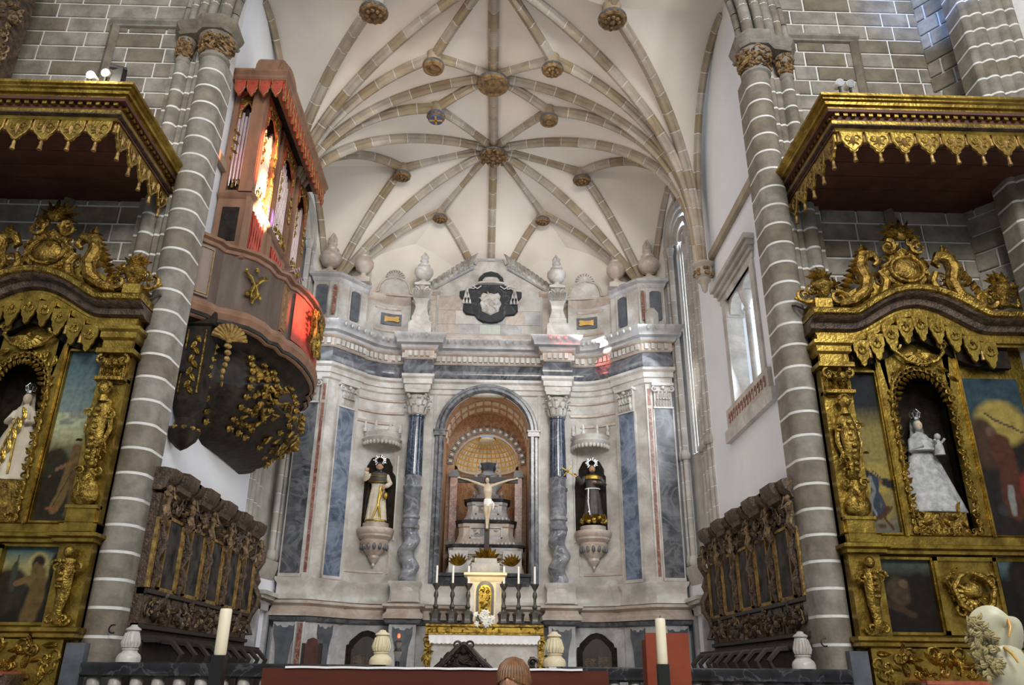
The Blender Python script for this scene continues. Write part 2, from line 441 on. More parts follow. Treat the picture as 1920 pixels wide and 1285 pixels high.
def ashlar(parent, p0, p1, z0, z1, seed, keep=None, d=.03, mt='stone', wmin=.5, wmax=1.05):
    "courses of stones along a plan line p0-p1 (front = right-hand side of the way)"
    rg = random.Random(seed); P0 = Vector((*p0, 0)); P1 = Vector((*p1, 0)); Lg = (P1-P0).length; dr = (P1-P0)/Lg
    ang = atan2(dr.y, dr.x); k = 0; z = z0
    while z < z1 - .05:
        h = min(HC, z1 - z); x = -rg.uniform(0, .6)
        while x < Lg:
            w = rg.choice([wmin, .6, .72, .8, .9, 1.0, wmax]); a = max(0, x); b = min(Lg, x + w)
            if b - a > .08:
                c = P0 + dr*((a+b)/2)
                if keep is None or keep((a+b)/2, z+h/2):
                    stone_obj(round(b-a-.044, 2), h-.042, parent, (c.x, c.y, z+h/2), ang if abs(ang) > 1e-4 else 'x', d, mt)
            x += w
        z += HC; k += 1
ZT = 18.2
for sx, nm, side in ((-1, 'wall_left', 'left'), (1, 'wall_right', 'right')):
    w = struct(nm + ('_front'), 'grey granite ashlar wall with white joints on the %s of the chancel arch' % side, 'wall')
    wx0, wx1 = 5.95, 10.0
    MB(sx=sx).box(wx0-.3, 10.6, 13.2, 13.8, 0, ZT).build('mortar_backing', 'mortar', w)
    x_in = wx0 + .27
    if sx < 0: ashlar(w, (-wx1, 13.2), (-x_in, 13.2), 7.1, ZT, 11)
    else: ashlar(w, (x_in, 13.2), (wx1, 13.2), 7.1, ZT, 12)
    MB(sx=sx).box(5.7, 6.3, 13.0, 13.2, 0, 7.1).build('lower_masonry', 'pier', w)
    # blind panel moulding: string course at the capital, turning down
    pr = [(0, 0), (.05, .02), (.05, .06), (.11, .11), (.11, .17), (.06, .2), (0, .22)]
    xo = 8.15 if sx < 0 else 8.0; zt = 14.28 if sx < 0 else 14.4
    m = MB(sx=sx); m.sweep([(5.6, 13.16), (xo, 13.16)], [(o, zt+z) for o, z in pr], side=1)
    m.build('string_course', 'pier', w)
    m = MB(sx=sx)
    prof = [(xo, 13.15), (xo-.03, 13.09), (xo-.1, 13.05), (xo-.16, 13.1), (xo-.2, 13.15)]
    m.hprism(prof + [(xo-.1, 13.3)], 9.5, zt+.02); m.build('panel_moulding', 'pier', w)

# transept side walls seen at the edges --------------------------------
tr = struct('wall_right_transept', 'slanting grey ashlar transept wall with clustered shafts at the right edge', 'wall')
MB().add([(9.45,13.2,0),(10.15,12.3,0),(10.15,12.3,ZT),(9.45,13.2,ZT),(11,11.2,0),(11,11.2,ZT),(10.5,13.4,0),(10.5,13.4,ZT)], [(0,3,2,1),(1,2,5,4),(0,6,7,3),(3,7,5,2)]).build('mortar_backing', 'mortar', tr)
ashlar(tr, (9.42, 13.2), (10.12, 12.3), 8.0, ZT, 31)
tl = struct('wall_left_transept', 'pale ashlar transept wall at the far left edge above the gilded canopy', 'wall')
MB().add([(-10.0,13.2,0),(-10.6,11.0,0),(-10.6,11.0,ZT),(-10.0,13.2,ZT)], [(0,1,2,3)]).build('mortar_backing', 'mortar', tl)
ashlar(tl, (-10.55, 11.05), (-9.98, 13.12), 8.0, ZT, 33, mt='shaft')

def cluster(name, label, cat, cx, cy, circ, z0, z1, mt='pier', h=HC, sx=1, kind=None, back=.35, x0=None, x1=None, course='stone_course', n=44, group=None):
    "stone courses of one moulded section: circ = (x, y, r) relative; every course a part"
    t = thing(name, label, cat, (cx*1.0, cy, z0), group, kind)
    xa = min(c[0]-c[2] for c in circ) if x0 is None else x0; xb = max(c[0]+c[2] for c in circ) if x1 is None else x1
    fr = []
    for i in range(n+1):
        x = lerp(xa+.002, xb-.002, .5-.5*cos(pi*i/n)) ; y = .06
        for a, b, r in circ:
            if abs(x-a) < r: y = min(y, b - sqrt(r*r-(x-a)**2))
        fr.append((x, y))
    def outline(k): return [(x, y + k) for x, y in fr] + [(xb-k, back), (xa+k, back)]
    m = MB(); m.hprism([(cx+x, cy+y) for x, y in outline(.006)], z0, z1); m.build('mortar_core', 'mortar', t, smooth=False)
    m = MB(); m.hprism(outline(0), .024, h-.024); me = m.mesh(course); me.polygons.foreach_set('use_smooth', [True]*len(me.polygons)); me.set_sharp_from_angle(angle=radians(35)); me.materials.append(MT[mt])
    z = z0; k = 0
    while z < z1 - .05:
        o = bpy.data.objects.new(course, me); COL.objects.link(o); o.parent = t; o.location = (0, 0, z - z0)
        if z + h > z1: o.scale.z = (z1-z)/h
        z += h; k += 1
    return t
# the two great piers -----------------------------------------------------
ZC = 13.25
for sx, side in ((-1, 'left'), (1, 'right')):
    cxp = -5.74 if sx < 0 else 5.56
    circ = [(0, 0, .265), (.33*sx, .06, .075), (.47*sx, .06, .055), (.66*sx, .04, .135), (.84*sx, .12, .06)]
    p = cluster('clustered_pier', 'round grey granite pier with slim side shafts on the %s of the chancel arch' % side, 'pillar', cxp, 12.98, circ, 0.0, ZC, h=.415, back=.42)
    # capital: abacus, bell and knotted foliage
    for (a, b, r), zz in (((0, 0, .265), 0), ((.66*sx, .04, .135), .12)):
        m = MB(); k = r/.265
        m.lathe([(r*1.02, ZC-.06), (r*1.16, ZC-.03), (r*1.16, ZC+.02), (r*1.0, ZC+.05), (r*1.02, ZC+.25), (r*1.45, ZC+.52), (r*1.2, ZC+.6)], cxp+a, 12.98+b, 24)
        m.build('capital_bell', 'pier', p)
        m = MB(); rg = random.Random(int(40+sx*3+b*100))
        for q in range(int(26 if a == 0 else 14)):
            an = rg.uniform(pi, 2*pi); z = ZC + rg.uniform(.12, .5); rr = r*(1.12 + .5*(z-ZC-.1))
            pts = []
            for j in range(7):
                aa = an + .18*j*rg.choice((1, -1)); pts.append((cxp+a+cos(aa)*(rr+.03*sin(j)), 12.98+b+sin(aa)*(rr+.03*cos(j*1.3)), z + .05*sin(j*1.4+q)))
            m.tube(pts, [.02+.02*sin(pi*j/6) for j in range(7)], 5)
            m.blob(pts[3], .045, 6, 4)
        m.build('knotted_foliage', 'boss', p)
    pth = [(cxp-.32*sx, 13.3), (cxp-.34*sx, 12.75), (cxp-.18*sx, 12.58), (cxp+.2*sx, 12.58), (cxp+.38*sx, 12.74), (cxp+.55*sx, 12.76), (cxp+.75*sx, 12.8), (cxp+.9*sx, 13.1)]
    m = MB(); m.sweep(pth if sx > 0 else pth, [(0, ZC+.55), (.03, ZC+.6), (.0, ZC+.66), (.06, ZC+.74), (.09, ZC+.84), (.02, ZC+.88)], side=sx, back=.2)
    m.hprism([(x, y) for x, y in pth], ZC+.56, ZC+.87); m.build('abacus', 'pier', p)
    # iron hooks of the pier
    m = MB(); q = A(300, 560, y=12.7) if sx < 0 else A(1487, 578, y=12.7)
    m.tube([(q.x, 12.8, q.z+.1), (q.x, 12.6, q.z), (q.x-.12*sx*-1, 12.5, q.z-.12)], .018, 5); m.build('iron_hook', 'iron', p)
    m = MB(); q = A(212, 1180, y=12.7) if sx < 0 else A(1547, 1205, y=12.7)
    m.tube(arc(q.x, q.z, .06, 1.2, 5.2, 8) and [(x, 12.7, z) for x, z in arc(q.x, q.z, .06, 1.2, 5.2, 8)], .012, 5); m.build('iron_hook', 'iron', p)

# chancel arch: moulded orders rising from the capitals, cut into voussoirs
ca = struct('trim_1', 'moulded granite chancel arch springing from the two piers', 'arch')
Rr = 6.3
for sx in (-1, 1):
    cxp = -5.74 if sx < 0 else 5.56; zs = ZC + .88
    for q, (dx, dy, r) in enumerate(((-.12, -.2, .12), (.12, -.26, .1), (.34, -.18, .12), (.56, -.12, .1), (.74, -.02, .09), (-.2, .05, .1))):
        x0 = abs(cxp) + dx; R = Rr + dx
        n = 9
        for k in range(n):
            a0 = k*.068 + .002; a1 = (k+1)*.068 - .002
            pts = [((x0 - R + R*cos(lerp(a0, a1, t)))*sx, 12.98 + dy, zs + R*sin(lerp(a0, a1, t))) for t in (0, .5, 1)]
            m = MB(); m.tube(pts, r, 10); m.build('arch_stone', 'pier', ca)
    m = MB()
    pts = [((abs(cxp)+.2 - Rr + Rr*cos(a*.02))*sx, 13.12, zs + Rr*sin(a*.02)) for a in range(31)]
    m.tube(pts, .24, 10, flat=.8)
    for q, (dx, dy, r) in enumerate(((-.12, -.2, .12), (.12, -.26, .1), (.34, -.18, .12), (.56, -.12, .1))):
        R = Rr+dx; m.tube([((abs(cxp)+dx - R + R*cos(a*.02))*sx, 12.98+dy, zs + R*sin(a*.02)) for a in range(31)], r*.95, 8)
    m.build('mortar_core', 'mortar', ca)
# chancel side walls -------------------------------------------------------
def holed_wall(mb, y0, y1, z0, z1, hy0, hy1, hz0, hz1, x, th):
    mb.box(x, x+th, y0, hy0, z0, z1); mb.box(x, x+th, hy1, y1, z0, z1)
    mb.box(x, x+th, hy0, hy1, z0, hz0); mb.box(x, x+th, hy0, hy1, hz1, z1)
wl = struct('wall_left', 'white plastered chancel wall behind the organ', 'wall')
m = MB(sx=-1); holed_wall(m, 13.4, 19.05, FLC, 18, 19.01, 19.02, 2, 3, WX, .3); m.build('plaster', 'white', wl)
wr = struct('wall_right', 'white plastered chancel wall with a twin window and string course', 'wall')
m = MB(); holed_wall(m, 13.4, 19.05, FLC, 18, 15.05, 16.95, 7.3, 9.95, WX, .55); m.build('plaster', 'white', wr)
# string course on the right wall, running down into the corbel
m = MB(); m.sweep([(WX, 17.6), (WX, 13.4)], [(0, 11.4), (.05, 11.43), (.05, 11.48), (.1, 11.53), (.1, 11.58), (0, 11.6)], side=-1); m.build('string_course', 'rib', wr)
m = MB(sx=-1); m.sweep([(WX, 17.6), (WX, 13.4)], [(0, 11.4), (.05, 11.43), (.1, 11.53), (.1, 11.58), (0, 11.6)], side=-1); m.build('string_course', 'rib', wl)

# twin window of the right wall
w1 = struct('window_1', 'twin marble window with a slim colonnette high in the right chancel wall', 'window', (WX, 16, 7.3))
m = MB()
for z0, z1, o in ((9.95, 10.1, .05), (10.1, 10.22, .1), (10.22, 10.34, .17), (10.34, 10.46, .24)): m.box(WX-o, WX+.3, 14.8-o*.7, 17.25+o*.7, z0, z1)
m.build('lintel_cornice', 'marble', w1)
m = MB()
for y0, y1 in ((14.82, 15.06), (16.94, 17.2)): m.box(WX-.05, WX+.35, y0, y1, 7.3, 9.96); m.box(WX-.02, WX+.4, y0-.02, y1+.02, 9.5, 9.7)
m.build('jamb', 'marble', w1)
m = MB(); m.box(WX-.1, WX+.4, 14.6, 17.5, 6.86, 7.34); m.build('sill_panel', 'pink', w1)
m = MB(); m.sweep([(WX, 17.7), (WX, 14.45)], [(0, 6.6), (.1, 6.66), (.18, 6.78), (.2, 6.86), (0, 6.88)], side=-1); m.build('sill_ledge', 'marble', w1)
for k in range(14):
    m = MB(); y = 14.8 + k*.19; m.tube([(WX-.11, y+.05*cos(a), 7.1+.12*sin(a)) for a in (0, 1, 2, 3, 4, 5)], .012, 4); m.build('carved_motif', 'red', w1)
m = MB(); m.lathe([(.1, 7.34), (.1, 7.42), (.06, 7.48), (.065, 9.2), (.06, 9.24), (.09, 9.28), (.06, 9.34), (.14, 9.6), (.16, 9.7)], WX+.15, 16.0, 12)
m.build('colonnette', 'marble', w1)
for k in (0, 1):
    y0 = 15.06 + k*.94; m = MB()
    # lancet heads
    pts = [(y0, 9.62), (y0, 9.97), (y0+.94, 9.97), (y0+.94, 9.62)] + [(y0+.47+.42*cos(a), 9.55+.34*sin(a)) for a in [pi*i/8 for i in range(9)]]
    m.add([(WX+.05, y, z) for y, z in pts] + [(WX+.3, y, z) for y, z in pts], [list(range(len(pts))), list(range(2*len(pts)-1, len(pts)-1, -1))] + [(i, len(pts)+i, len(pts)+(i+1)%len(pts), (i+1)%len(pts)) for i in range(len(pts))])
    m.build('lancet_head', 'marble', w1, smooth=False)
    MB().box(WX+.42, WX+.44, y0, y0+.93, 7.3, 9.95).build('pane', 'glass', w1)
MB().box(WX+.44, WX+.6, 15.0, 17.0, 7.2, 10.0).build('outer_reveal', 'white', w1)

# apse walls above and behind the retable, with tall windows ----------------
SP = {}                                             # springers
for sx in (-1, 1):
    SP['S', sx] = Vector((5.44*sx, 17.65, 11.25)); SP['P', sx] = Vector((5.0*sx, 21.75, 12.35)); SP['C', sx] = Vector((0.0, 23.35, 12.55))
wb = struct('wall_back', 'cream plastered polygonal apse wall behind the marble retable', 'wall')
m = MB()
for sx in (-1, 1):
    q = MB(sx=sx); q.box(0, 1, 0, 1, 0, 1)
    for (x0, y0), (x1, y1) in (((5.3, 21.2), (4.92, 21.78)), ((4.92, 21.78), (2.5, 22.72)), ((2.5, 22.72), (0, 23.42))):
        m.add([(x0*sx, y0, 10.2), (x1*sx, y1, 10.2), (x1*sx, y1, 16.2), (x0*sx, y0, 16.2)], [(0, 1, 2, 3) if sx < 0 else (3, 2, 1, 0)])
m.build('plaster', 'plaster', wb)
for sx in (-1, 1): m = MB(sx=sx); m.add([(5.3, 21.25, FLC), (4.9, 21.85, FLC), (4.9, 21.85, 10.25), (5.3, 21.25, 10.25)], [(0, 1, 2, 3)]); m.build('lower_plaster', 'white', wb)
for sx, side, num in ((-1, 'left', 2), (1, 'right', 3)):
    win = struct('window_%d' % num, 'tall pointed apse window with clustered stone shafts on the %s of the retable' % side, 'window', (5.4*sx, 20.6, 4.2))
    # wall pieces around the window, from (5.72,19.9) to (5.0,21.7)
    a = Vector((5.74, 19.05)); b = Vector((5.3, 21.25)); dr = (b-a).normalized(); nr = Vector((dr.y, -dr.x)); Lw = (b-a).length  # nr points outwards
    def W(u, v, z): p = a + dr*u + nr*v; return (p.x, p.y, z)
    def wq(mb, u0, u1, z0, z1, v0=0, v1=.35):
        mb.add([W(u0,v0,z0), W(u1,v0,z0), W(u1,v0,z1), W(u0,v0,z1), W(u0,v1,z0), W(u1,v1,z0), W(u1,v1,z1), W(u0,v1,z1)],
               [(0,3,2,1),(4,5,6,7),(0,1,5,4),(1,2,6,5),(2,3,7,6),(3,0,4,7)])
    m = MB(sx=sx); wq(m, 0, .12, FLC, 17.2); wq(m, Lw-.12, Lw, FLC, 16.8); wq(m, 0, Lw, FLC, 4.1)
    # head of the wall over the pointed arch
    um = Lw/2; hw = um - .12; zs = 13.6
    arcp = [(um - hw*cos(t), zs + 1.35*sin(t)**.9) for t in [pi*i/16 for i in range(17)]]
    for i in range(16):
        (u0, z0), (u1, z1) = arcp[i], arcp[i+1]
        m.add([W(u0,0,z0), W(u1,0,z1), W(u1,0,17.0), W(u0,0,17.0), W(u0,.3,z0), W(u1,.3,z1)], [(0,3,2,1),(0,1,5,4)])
    m.build('window_wall', 'white', win)
    # clustered shafts of the near jamb, in courses
    for k, (u, v, r) in enumerate(((.16, .02, .055), (.32, .04, .1), (.5, .08, .06), (.68, .12, .09), (.88, .17, .06), (1.06, .21, .08), (1.24, .25, .05), (Lw-.2, .02, .05), (Lw-.36, .08, .08))):
        z = 4.5
        m = MB(sx=sx)
        m.lathe([(r*.96, 4.3), (r*.96, zs)], W(u, v, 0)[0], W(u, v, 0)[1], 10); m.build('mortar_core', 'mortar', win)
        m = MB(); m.lathe([(r, 0), (r, .47)], 0, 0, 10); me = m.mesh('shaft_stone'); me.polygons.foreach_set('use_smooth', [True]*len(me.polygons)); me.set_sharp_from_angle(angle=radians(40)); me.materials.append(MT['shaft'])
        while z < zs:
            o = bpy.data.objects.new('shaft_stone', me); COL.objects.link(o); o.parent = win; p = W(u, v, z); o.location = Vector((p[0]*sx, p[1], p[2])) - WL[win.name]
            z += .49
        m = MB(sx=sx); p = W(u, v, 0)
        for zz in (4.3, 7.1):
            m.lathe([(r*1.3, zz-.05), (r*1.7, zz), (r*1.7, zz+.08), (r*1.2, zz+.2)], p[0], p[1], 10)
        m.lathe([(r*1.1, zs-.25), (r*1.6, zs-.05), (r*1.7, zs)], p[0], p[1], 10); m.build('shaft_ring', 'shaft', win)
        if k < 7:
            m = MB(sx=sx); h2 = um - u
            m.tube([W(um - h2*cos(t), v, zs + (1.35*h2/hw)*sin(t)**.9) for t in [pi*i/14 for i in range(15)]], r*.9, 8); m.build('arch_moulding', 'shaft', win)
    # glass with stone mullions
    m = MB(sx=sx); m.add([W(1.2,.32,7.2), W(Lw-.4,.32,7.2), W(Lw-.4,.32,14.6), W(1.2,.32,14.6)], [(0,3,2,1)]); m.build('pane', 'glass', win)
    m = MB(sx=sx); m.add([W(.1,.3,4.1), W(Lw-.1,.3,4.1), W(Lw-.1,.3,14.9), W(1.9,.3,14.9), W(1.9,.3,7.2), W(1.2,.3,7.2), W(1.2,.3,14.9), W(.1,.3,14.9)], [(7,6,5,4,3,2,1,0)]); m.build('splay', 'shaft', win)
    m = MB(sx=sx)
    for u in (1.36, 1.52, 1.68): m.tube([W(u,.27,7.2), W(u,.27,13.2), W(u+.08,.27,13.6), W(u+.16,.27,13.2)], .03, 6)
    m.build('mullion', 'shaft', win)
    m = MB(sx=sx); m.sweep([W(-.05,0,0)[:2], W(Lw-.3,0,0)[:2]], [(0, 3.75), (.06, 3.85), (.12, 4.05), (.12, 4.2), (0, 4.25)], side=-1, back=.1); m.build('window_sill', 'shaft', win)
    m = MB(sx=sx); m.blob(W(.95, -.1, 15.0), (.09, .09, .22), 8, 6); m.blob(W(.95, -.1, 14.78), (.05, .05, .1), 6, 4); m.build('finial', 'rib', win)
# small doorways beside the stalls
for sx, side, num in ((-1, 'left', 1), (1, 'right', 2)):
    dd = struct('door_%d' % num, 'narrow doorway with a marble lintel beside the choir stalls on the %s' % side, 'door', (5.6*sx, 20.4, FLC))
    m = MB(sx=sx); x = 5.3
    m.box(x, 5.9, 19.85, 20.0, FLC, 3.15); m.box(x, 5.9, 20.75, 20.9, FLC, 3.15); m.box(x, 5.9, 19.85, 20.9, 3.0, 3.2); m.build('door_frame', 'marble2', dd)
    m = MB(sx=sx); m.box(x-.1, 5.9, 19.75, 21.0, 3.25, 3.33); m.box(x-.16, 5.9, 19.7, 21.05, 3.33, 3.42); m.build('lintel', 'marble', dd)
    MB(sx=sx).box(5.62, 5.66, 20.0, 20.75, FLC, 3.0).build('door_leaf', 'darkwood', dd)
    MB(sx=sx).box(5.55, 5.9, 20.9, 21.6, FLC, 3.8).build('reveal', 'white', dd)
    m = MB(sx=sx); m.box(5.3, 5.36, 20.92, 21.06, 1.4, 2.9); m.build('inlay_strip', 'slate', dd)

# vault ------------------------------------------------------------------
vt = struct('ceiling', 'cream ribbed star vault over the chancel with stone ribs and carved bosses', 'ceiling')
BO = {'A1': Vector((0, 13.4, 16.55)), 'A': Vector((0, 16.75, 16.45)), 'B': Vector((0.03, 19.85, 16.4))}
for sx in (-1, 1):
    BO['C', sx] = Vector((1.5*sx, 15.65, 16.05)); BO['D', sx] = Vector((1.55*sx, 17.6, 16.05)); BO['E', sx] = Vector((2.75*sx, 20.3, 15.95))
    BO['G', sx] = Vector((1.66*sx, 22.05, 15.55)); BO['T', sx] = Vector((2.78*sx, 14.0, 16.1))
    BO['F', sx] = Vector((5.72*sx, 14.9, 17.0)); BO['Wn', sx] = Vector((5.5*sx, 20.1, 15.75)); BO['V', sx] = Vector((2.5*sx, 22.75, 14.6))
    BO['F2', sx] = Vector((5.72*sx, 13.1, 17.3)); BO['T2', sx] = Vector((2.9*sx, 12.7, 16.5))
BO['A2'] = Vector((0, 12.7, 16.6))
def qe(a, b, n=22, lin=0):
    "quarter-ellipse rib from springer a up to b"
    out = []
    for i in range(n+1):
        th = pi/2*i/n; h = 1 - cos(th); v = sin(th)**.74
        out.append(Vector((lerp(a.x, b.x, h), lerp(a.y, b.y, h), lerp(a.z, b.z, v))))
    return out
def qb(a, b, k=.45, n=22): return [a.lerp(b, i/n) + Vector((0, .35*k, k))*sin(pi*i/n) for i in range(n+1)]
def lne(a, b, n=8, sag=.12):
    return [a.lerp(b, i/n) + Vector((0, 0, sag*sin(pi*i/n)*(b-a).length*.25)) for i in range(n+1)]
ribs = []; cells = []
def cell(c1, c2):
    cells.append((c1, c2))
for sx in (-1, 1):
    Sp = SP['S', sx]; Pp = SP['P', sx]; Cc = SP['C', sx]
    e = {k: BO[k, sx] for k in ('C', 'D', 'E', 'G', 'T', 'F', 'Wn', 'V', 'F2', 'T2')}
    order = [e['F'], e['T'], BO['A1'], e['C'], BO['A'], e['D'], BO['B'], e['E'], e['Wn']]
    cur = [qe(Sp, b) for b in order]
    for i, c in enumerate(cur): ribs.append((c, .24 if i not in (0, 8) else .18))
    for i in range(len(cur)-1): cells.append((cur[i], cur[i+1]))
    pc = [qb(Pp, e['Wn'], .5), qb(Pp, e['E']), qb(Pp, BO['B'], .9), qb(Pp, e['G']), qb(Pp, e['V'], .25)]
    for c, w in zip(pc[:4], (.18, .22, .22, .2)): ribs.append((c, w))
    for i in range(4): cells.append((pc[i], pc[i+1]))
    cc = [qb(Cc, e['V'], .25), qb(Cc, e['G']), qb(Cc, BO['B'], .9)]
    ribs.append((cc[1], .2)); cells.append((cc[0], cc[1])); cells.append((cc[1], cc[2]))
    if sx > 0: ribs.append((cc[2], .22))
    for a, b in ((BO['A1'], e['C']), (e['C'], BO['A']), (BO['A'], e['D']), (e['D'], BO['B']), (BO['B'], e['E']), (BO['B'], e['G']), (BO['T', sx], BO['T2', sx])):
        ribs.append((lne(a, b), .22))
    n = 8
    cells.append(([BO['A1'].lerp(BO['A'], i/n) for i in range(n+1)], [BO['A1'].lerp(e['C'], i/n) if i < 0 else (BO['A1'].lerp(e['C'], i/(n/2)) if i <= n/2 else e['C'].lerp(BO['A'], (i-n/2)/(n/2))) for i in range(n+1)]))
    cells.append(([BO['A'].lerp(BO['B'], i/n) for i in range(n+1)], [(BO['A'].lerp(e['D'], i/(n/2)) if i <= n/2 else e['D'].lerp(BO['B'], (i-n/2)/(n/2))) for i in range(n+1)]))
    cells.append(([e['F2'].lerp(e['T2'], 0), e['T2'], BO['A2']], [e['F'], e['T'], BO['A1']]))
ribs.append((lne(BO['A2'], BO['A1'], 3, 0), .24)); ribs.append((lne(BO['A1'], BO['A'], 8, 0), .24)); ribs.append((lne(BO['A'], BO['B'], 8, 0), .24))
m = MB()
for c1, c2 in cells:
    n = len(c1) - 1; K = 6
    vs = []; fs = []
    for i in range(n+1):
        for j in range(K+1): vs.append(c1[i].lerp(c2[i], j/K))
    for i in range(n):
        for j in range(K):
            q = i*(K+1)+j; fs.append((q, q+1, q+K+2, q+K+1))
    m.add(vs, fs)
m.build('vault_web', 'plaster', vt, smooth=True)
def rib(curve, w):
    # resample by length, cut into voussoirs
    L = [0]
    for i in range(1, len(curve)): L.append(L[-1] + (curve[i]-curve[i-1]).length)
    T = L[-1]
    def at(s):
        s = max(0, min(T, s))
        for i in range(1, len(L)):
            if s <= L[i] + 1e-9:
                return curve[i-1].lerp(curve[i], (s-L[i-1])/max(1e-9, L[i]-L[i-1]))
        return curve[-1].copy()
    h = curve[-1] - curve[0]; hs = Vector((h.y, -h.x, 0)); hs = hs.normalized() if hs.length > 1e-3 else Vector((1,0,0))
    sec = [(-.42, .1), (-.5, -.03), (-.5, -.28), (-.3, -.4), (-.3, -.55), (-.2, -.72), (0, -.8), (.2, -.72), (.3, -.55), (.3, -.4), (.5, -.28), (.5, -.03), (.42, .1)]
    def sect(s, k):
        p = at(s); t = (at(s+.05) - at(s-.05)).normalized(); n = t.cross(hs).normalized()
        if n.z < 0 or (abs(n.z) < .2 and (n.x*p.x < 0)): n = -n
        sd = t.cross(n).normalized()
        return [p + sd*(a*w*k) + n*(b*w*k*1.0) for a, b in sec]
    prt = MB(); segs = max(4, int(T/.3)); m_ = len(sec); vs = []; fs = []
    for i in range(segs+1): vs += sect(T*i/segs, .93)
    for i in range(segs):
        for j in range(m_):
            l = (j+1) % m_; fs.append((i*m_+j, (i+1)*m_+j, (i+1)*m_+l, i*m_+l))
    prt.add(vs, fs); r = prt.build('vault_rib', 'mortar', vt)
    nb = max(1, round(T/.56)); st = T/nb
    for k in range(nb):
        s0 = k*st + .014; s1 = (k+1)*st - .014; vs = []; fs = []
        for i in range(3): vs += sect(lerp(s0, s1, i/2), 1.0)
        for i in range(2):
            for j in range(m_):
                l = (j+1) % m_; fs.append((i*m_+j, (i+1)*m_+j, (i+1)*m_+l, i*m_+l))
        fs.append(list(range(m_))); fs.append(list(range(3*m_-1, 2*m_-1, -1)))
        q = MB(); q.add(vs, fs); q.build('rib_stone', 'rib', r)
for c, w in ribs: rib(c, w*1.14)
# bosses
def boss(p, r, style, drop=.3):
    m = MB(); z = p.z - drop - .12
    m.lathe([(r*.62, z+.14), (r*.7, p.z+.05)], p.x, p.y, 14); b0 = m.build('boss', 'rib', vt)
    m = MB()
    if style == 'plain': m.lathe([(0, z-.02), (r*.3, z-.03), (r*.34, z), (r*.7, z), (r*.74, z-.04), (r*.95, z-.02), (r, z+.04), (r, z+.13), (r*.6, z+.2)], p.x, p.y, 28)
    else:
        m.lathe([(0, z-.05), (r*.18, z-.05), (r*.24, z), (r*.7, z+.01), (r*.8, z-.01), (r*.95, z+.02), (r, z+.08), (r*.9, z+.15), (r*.6, z+.2)], p.x, p.y, 28, fold=lambda a, zz: .06*cos(12*a))
        for i in range(8):
            a = 2*pi*i/8
            m.blob((p.x+cos(a)*r*.45, p.y+sin(a)*r*.45, z-.01), (r*.17, r*.17, .05), 6, 4)
            if style == 'pierced': m.blob((p.x+cos(a+.39)*r*.78, p.y+sin(a+.39)*r*.78, z-.02), (r*.15, r*.15, .07), 6, 4); m.tube([(p.x+cos(a)*r*.9, p.y+sin(a)*r*.9, z), (p.x+cos(a)*r*1.02, p.y+sin(a)*r*1.02, z-.06), (p.x+cos(a+.2)*r*1.05, p.y+sin(a+.2)*r*1.05, z)], .03, 5)
    m.build('carved_disc', 'boss', b0)
    m = MB(); m.lathe([(r*1.0, z+.05), (r*1.03, z+.08), (r*1.0, z+.12)], p.x, p.y, 28)
    m.build('painted_rim', 'bossb' if style == 'blue' else 'slate', b0)
    if style == 'blue' :
        m = MB()
        for a in (0, pi/2): m.box(*( (p.x-r*.7, p.x+r*.7, p.y-r*.1, p.y+r*.1) if a == 0 else (p.x-r*.1, p.x+r*.1, p.y-r*.7, p.y+r*.7)), z-.07, z-.03)
        m.build('cross_emblem', 'ochre', b0)
        m = MB(); m.lathe([(0, z-.055), (r*.8, z-.055), (r*.8, z)], p.x, p.y, 24); m.build('emblem_field', 'bossb', b0)
boss(BO['A'], .43, 'plain', .25); boss(BO['B'], .42, 'pierced', .25); boss(BO['A1'], .42, 'plain')
for sx in (-1, 1):
    boss(BO['C', sx], .27, 'flower' if sx > 0 else 'plain'); boss(BO['D', sx], .25, 'blue' if sx < 0 else 'plain')
    boss(BO['E', sx], .27, 'flower'); boss(BO['G', sx], .23, 'flower'); boss(BO['T', sx], .33, 'flower')
# springer corbels and the wall bundle
for sx, side in ((-1, 'left'), (1, 'right')):
    s = SP['S', sx]; m = MB()
    m.lathe([(.02, s.z-.75), (.06, s.z-.7), (.1, s.z-.5), (.17, s.z-.42), (.15, s.z-.36), (.22, s.z-.3), (.24, s.z-.12), (.2, s.z-.08), (.27, s.z), (.27, s.z+.06), (.2, s.z+.1)], s.x, s.y, 16)
    k = m.build('vault_corbel', 'rib', vt)
    m = MB(); rg = random.Random(5)
    for q in range(14):
        a = rg.uniform(0, 6.28); m.blob((s.x+.22*cos(a), s.y+.22*sin(a), s.z-.22+rg.uniform(-.08, .08)), .06, 6, 4)
    m.build('corbel_foliage', 'boss', k)
# iron tie-rod end on the last ridge rib
q = A(921, 408, y=22.3); m = MB(); m.tube([(q.x-.18, q.y-.1, q.z), (q.x+.18, q.y-.1, q.z)], .03, 6); m.tube([(q.x, q.y-.1, q.z), (q.x, q.y+.4, q.z)], .025, 6)
m.build('iron_tie', 'iron', vt)
# ================================================================ MARBLE RETABLE
RT = thing('marble_retable', 'tall concave white and blue marble altarpiece with a central arched niche filling the apse', 'altarpiece', (0, 22, FLC))
bay = [(2.45, 22.35), (2.75, 22.36), (3.0, 22.33), (3.25, 22.25), (3.52, 22.08), (3.76, 21.9)]
diag = [(3.72, 21.84), (4.34, 21.14)]
straight = [(4.46, 21.02), (5.2, 21.0)]
RW = bay + diag + straight + [(5.22, 21.6)]
CW_ = [(0, 22.35), (1.75, 22.35)]
BLK = [(1.72, 21.9), (2.4, 21.9)]
full = mirror_path(CW_ + BLK + RW)
full0 = mirror_path(CW_ + [(1.72, 21.75), (2.42, 21.75)] + RW)
full_nc = mirror_path(CW_ + RW)
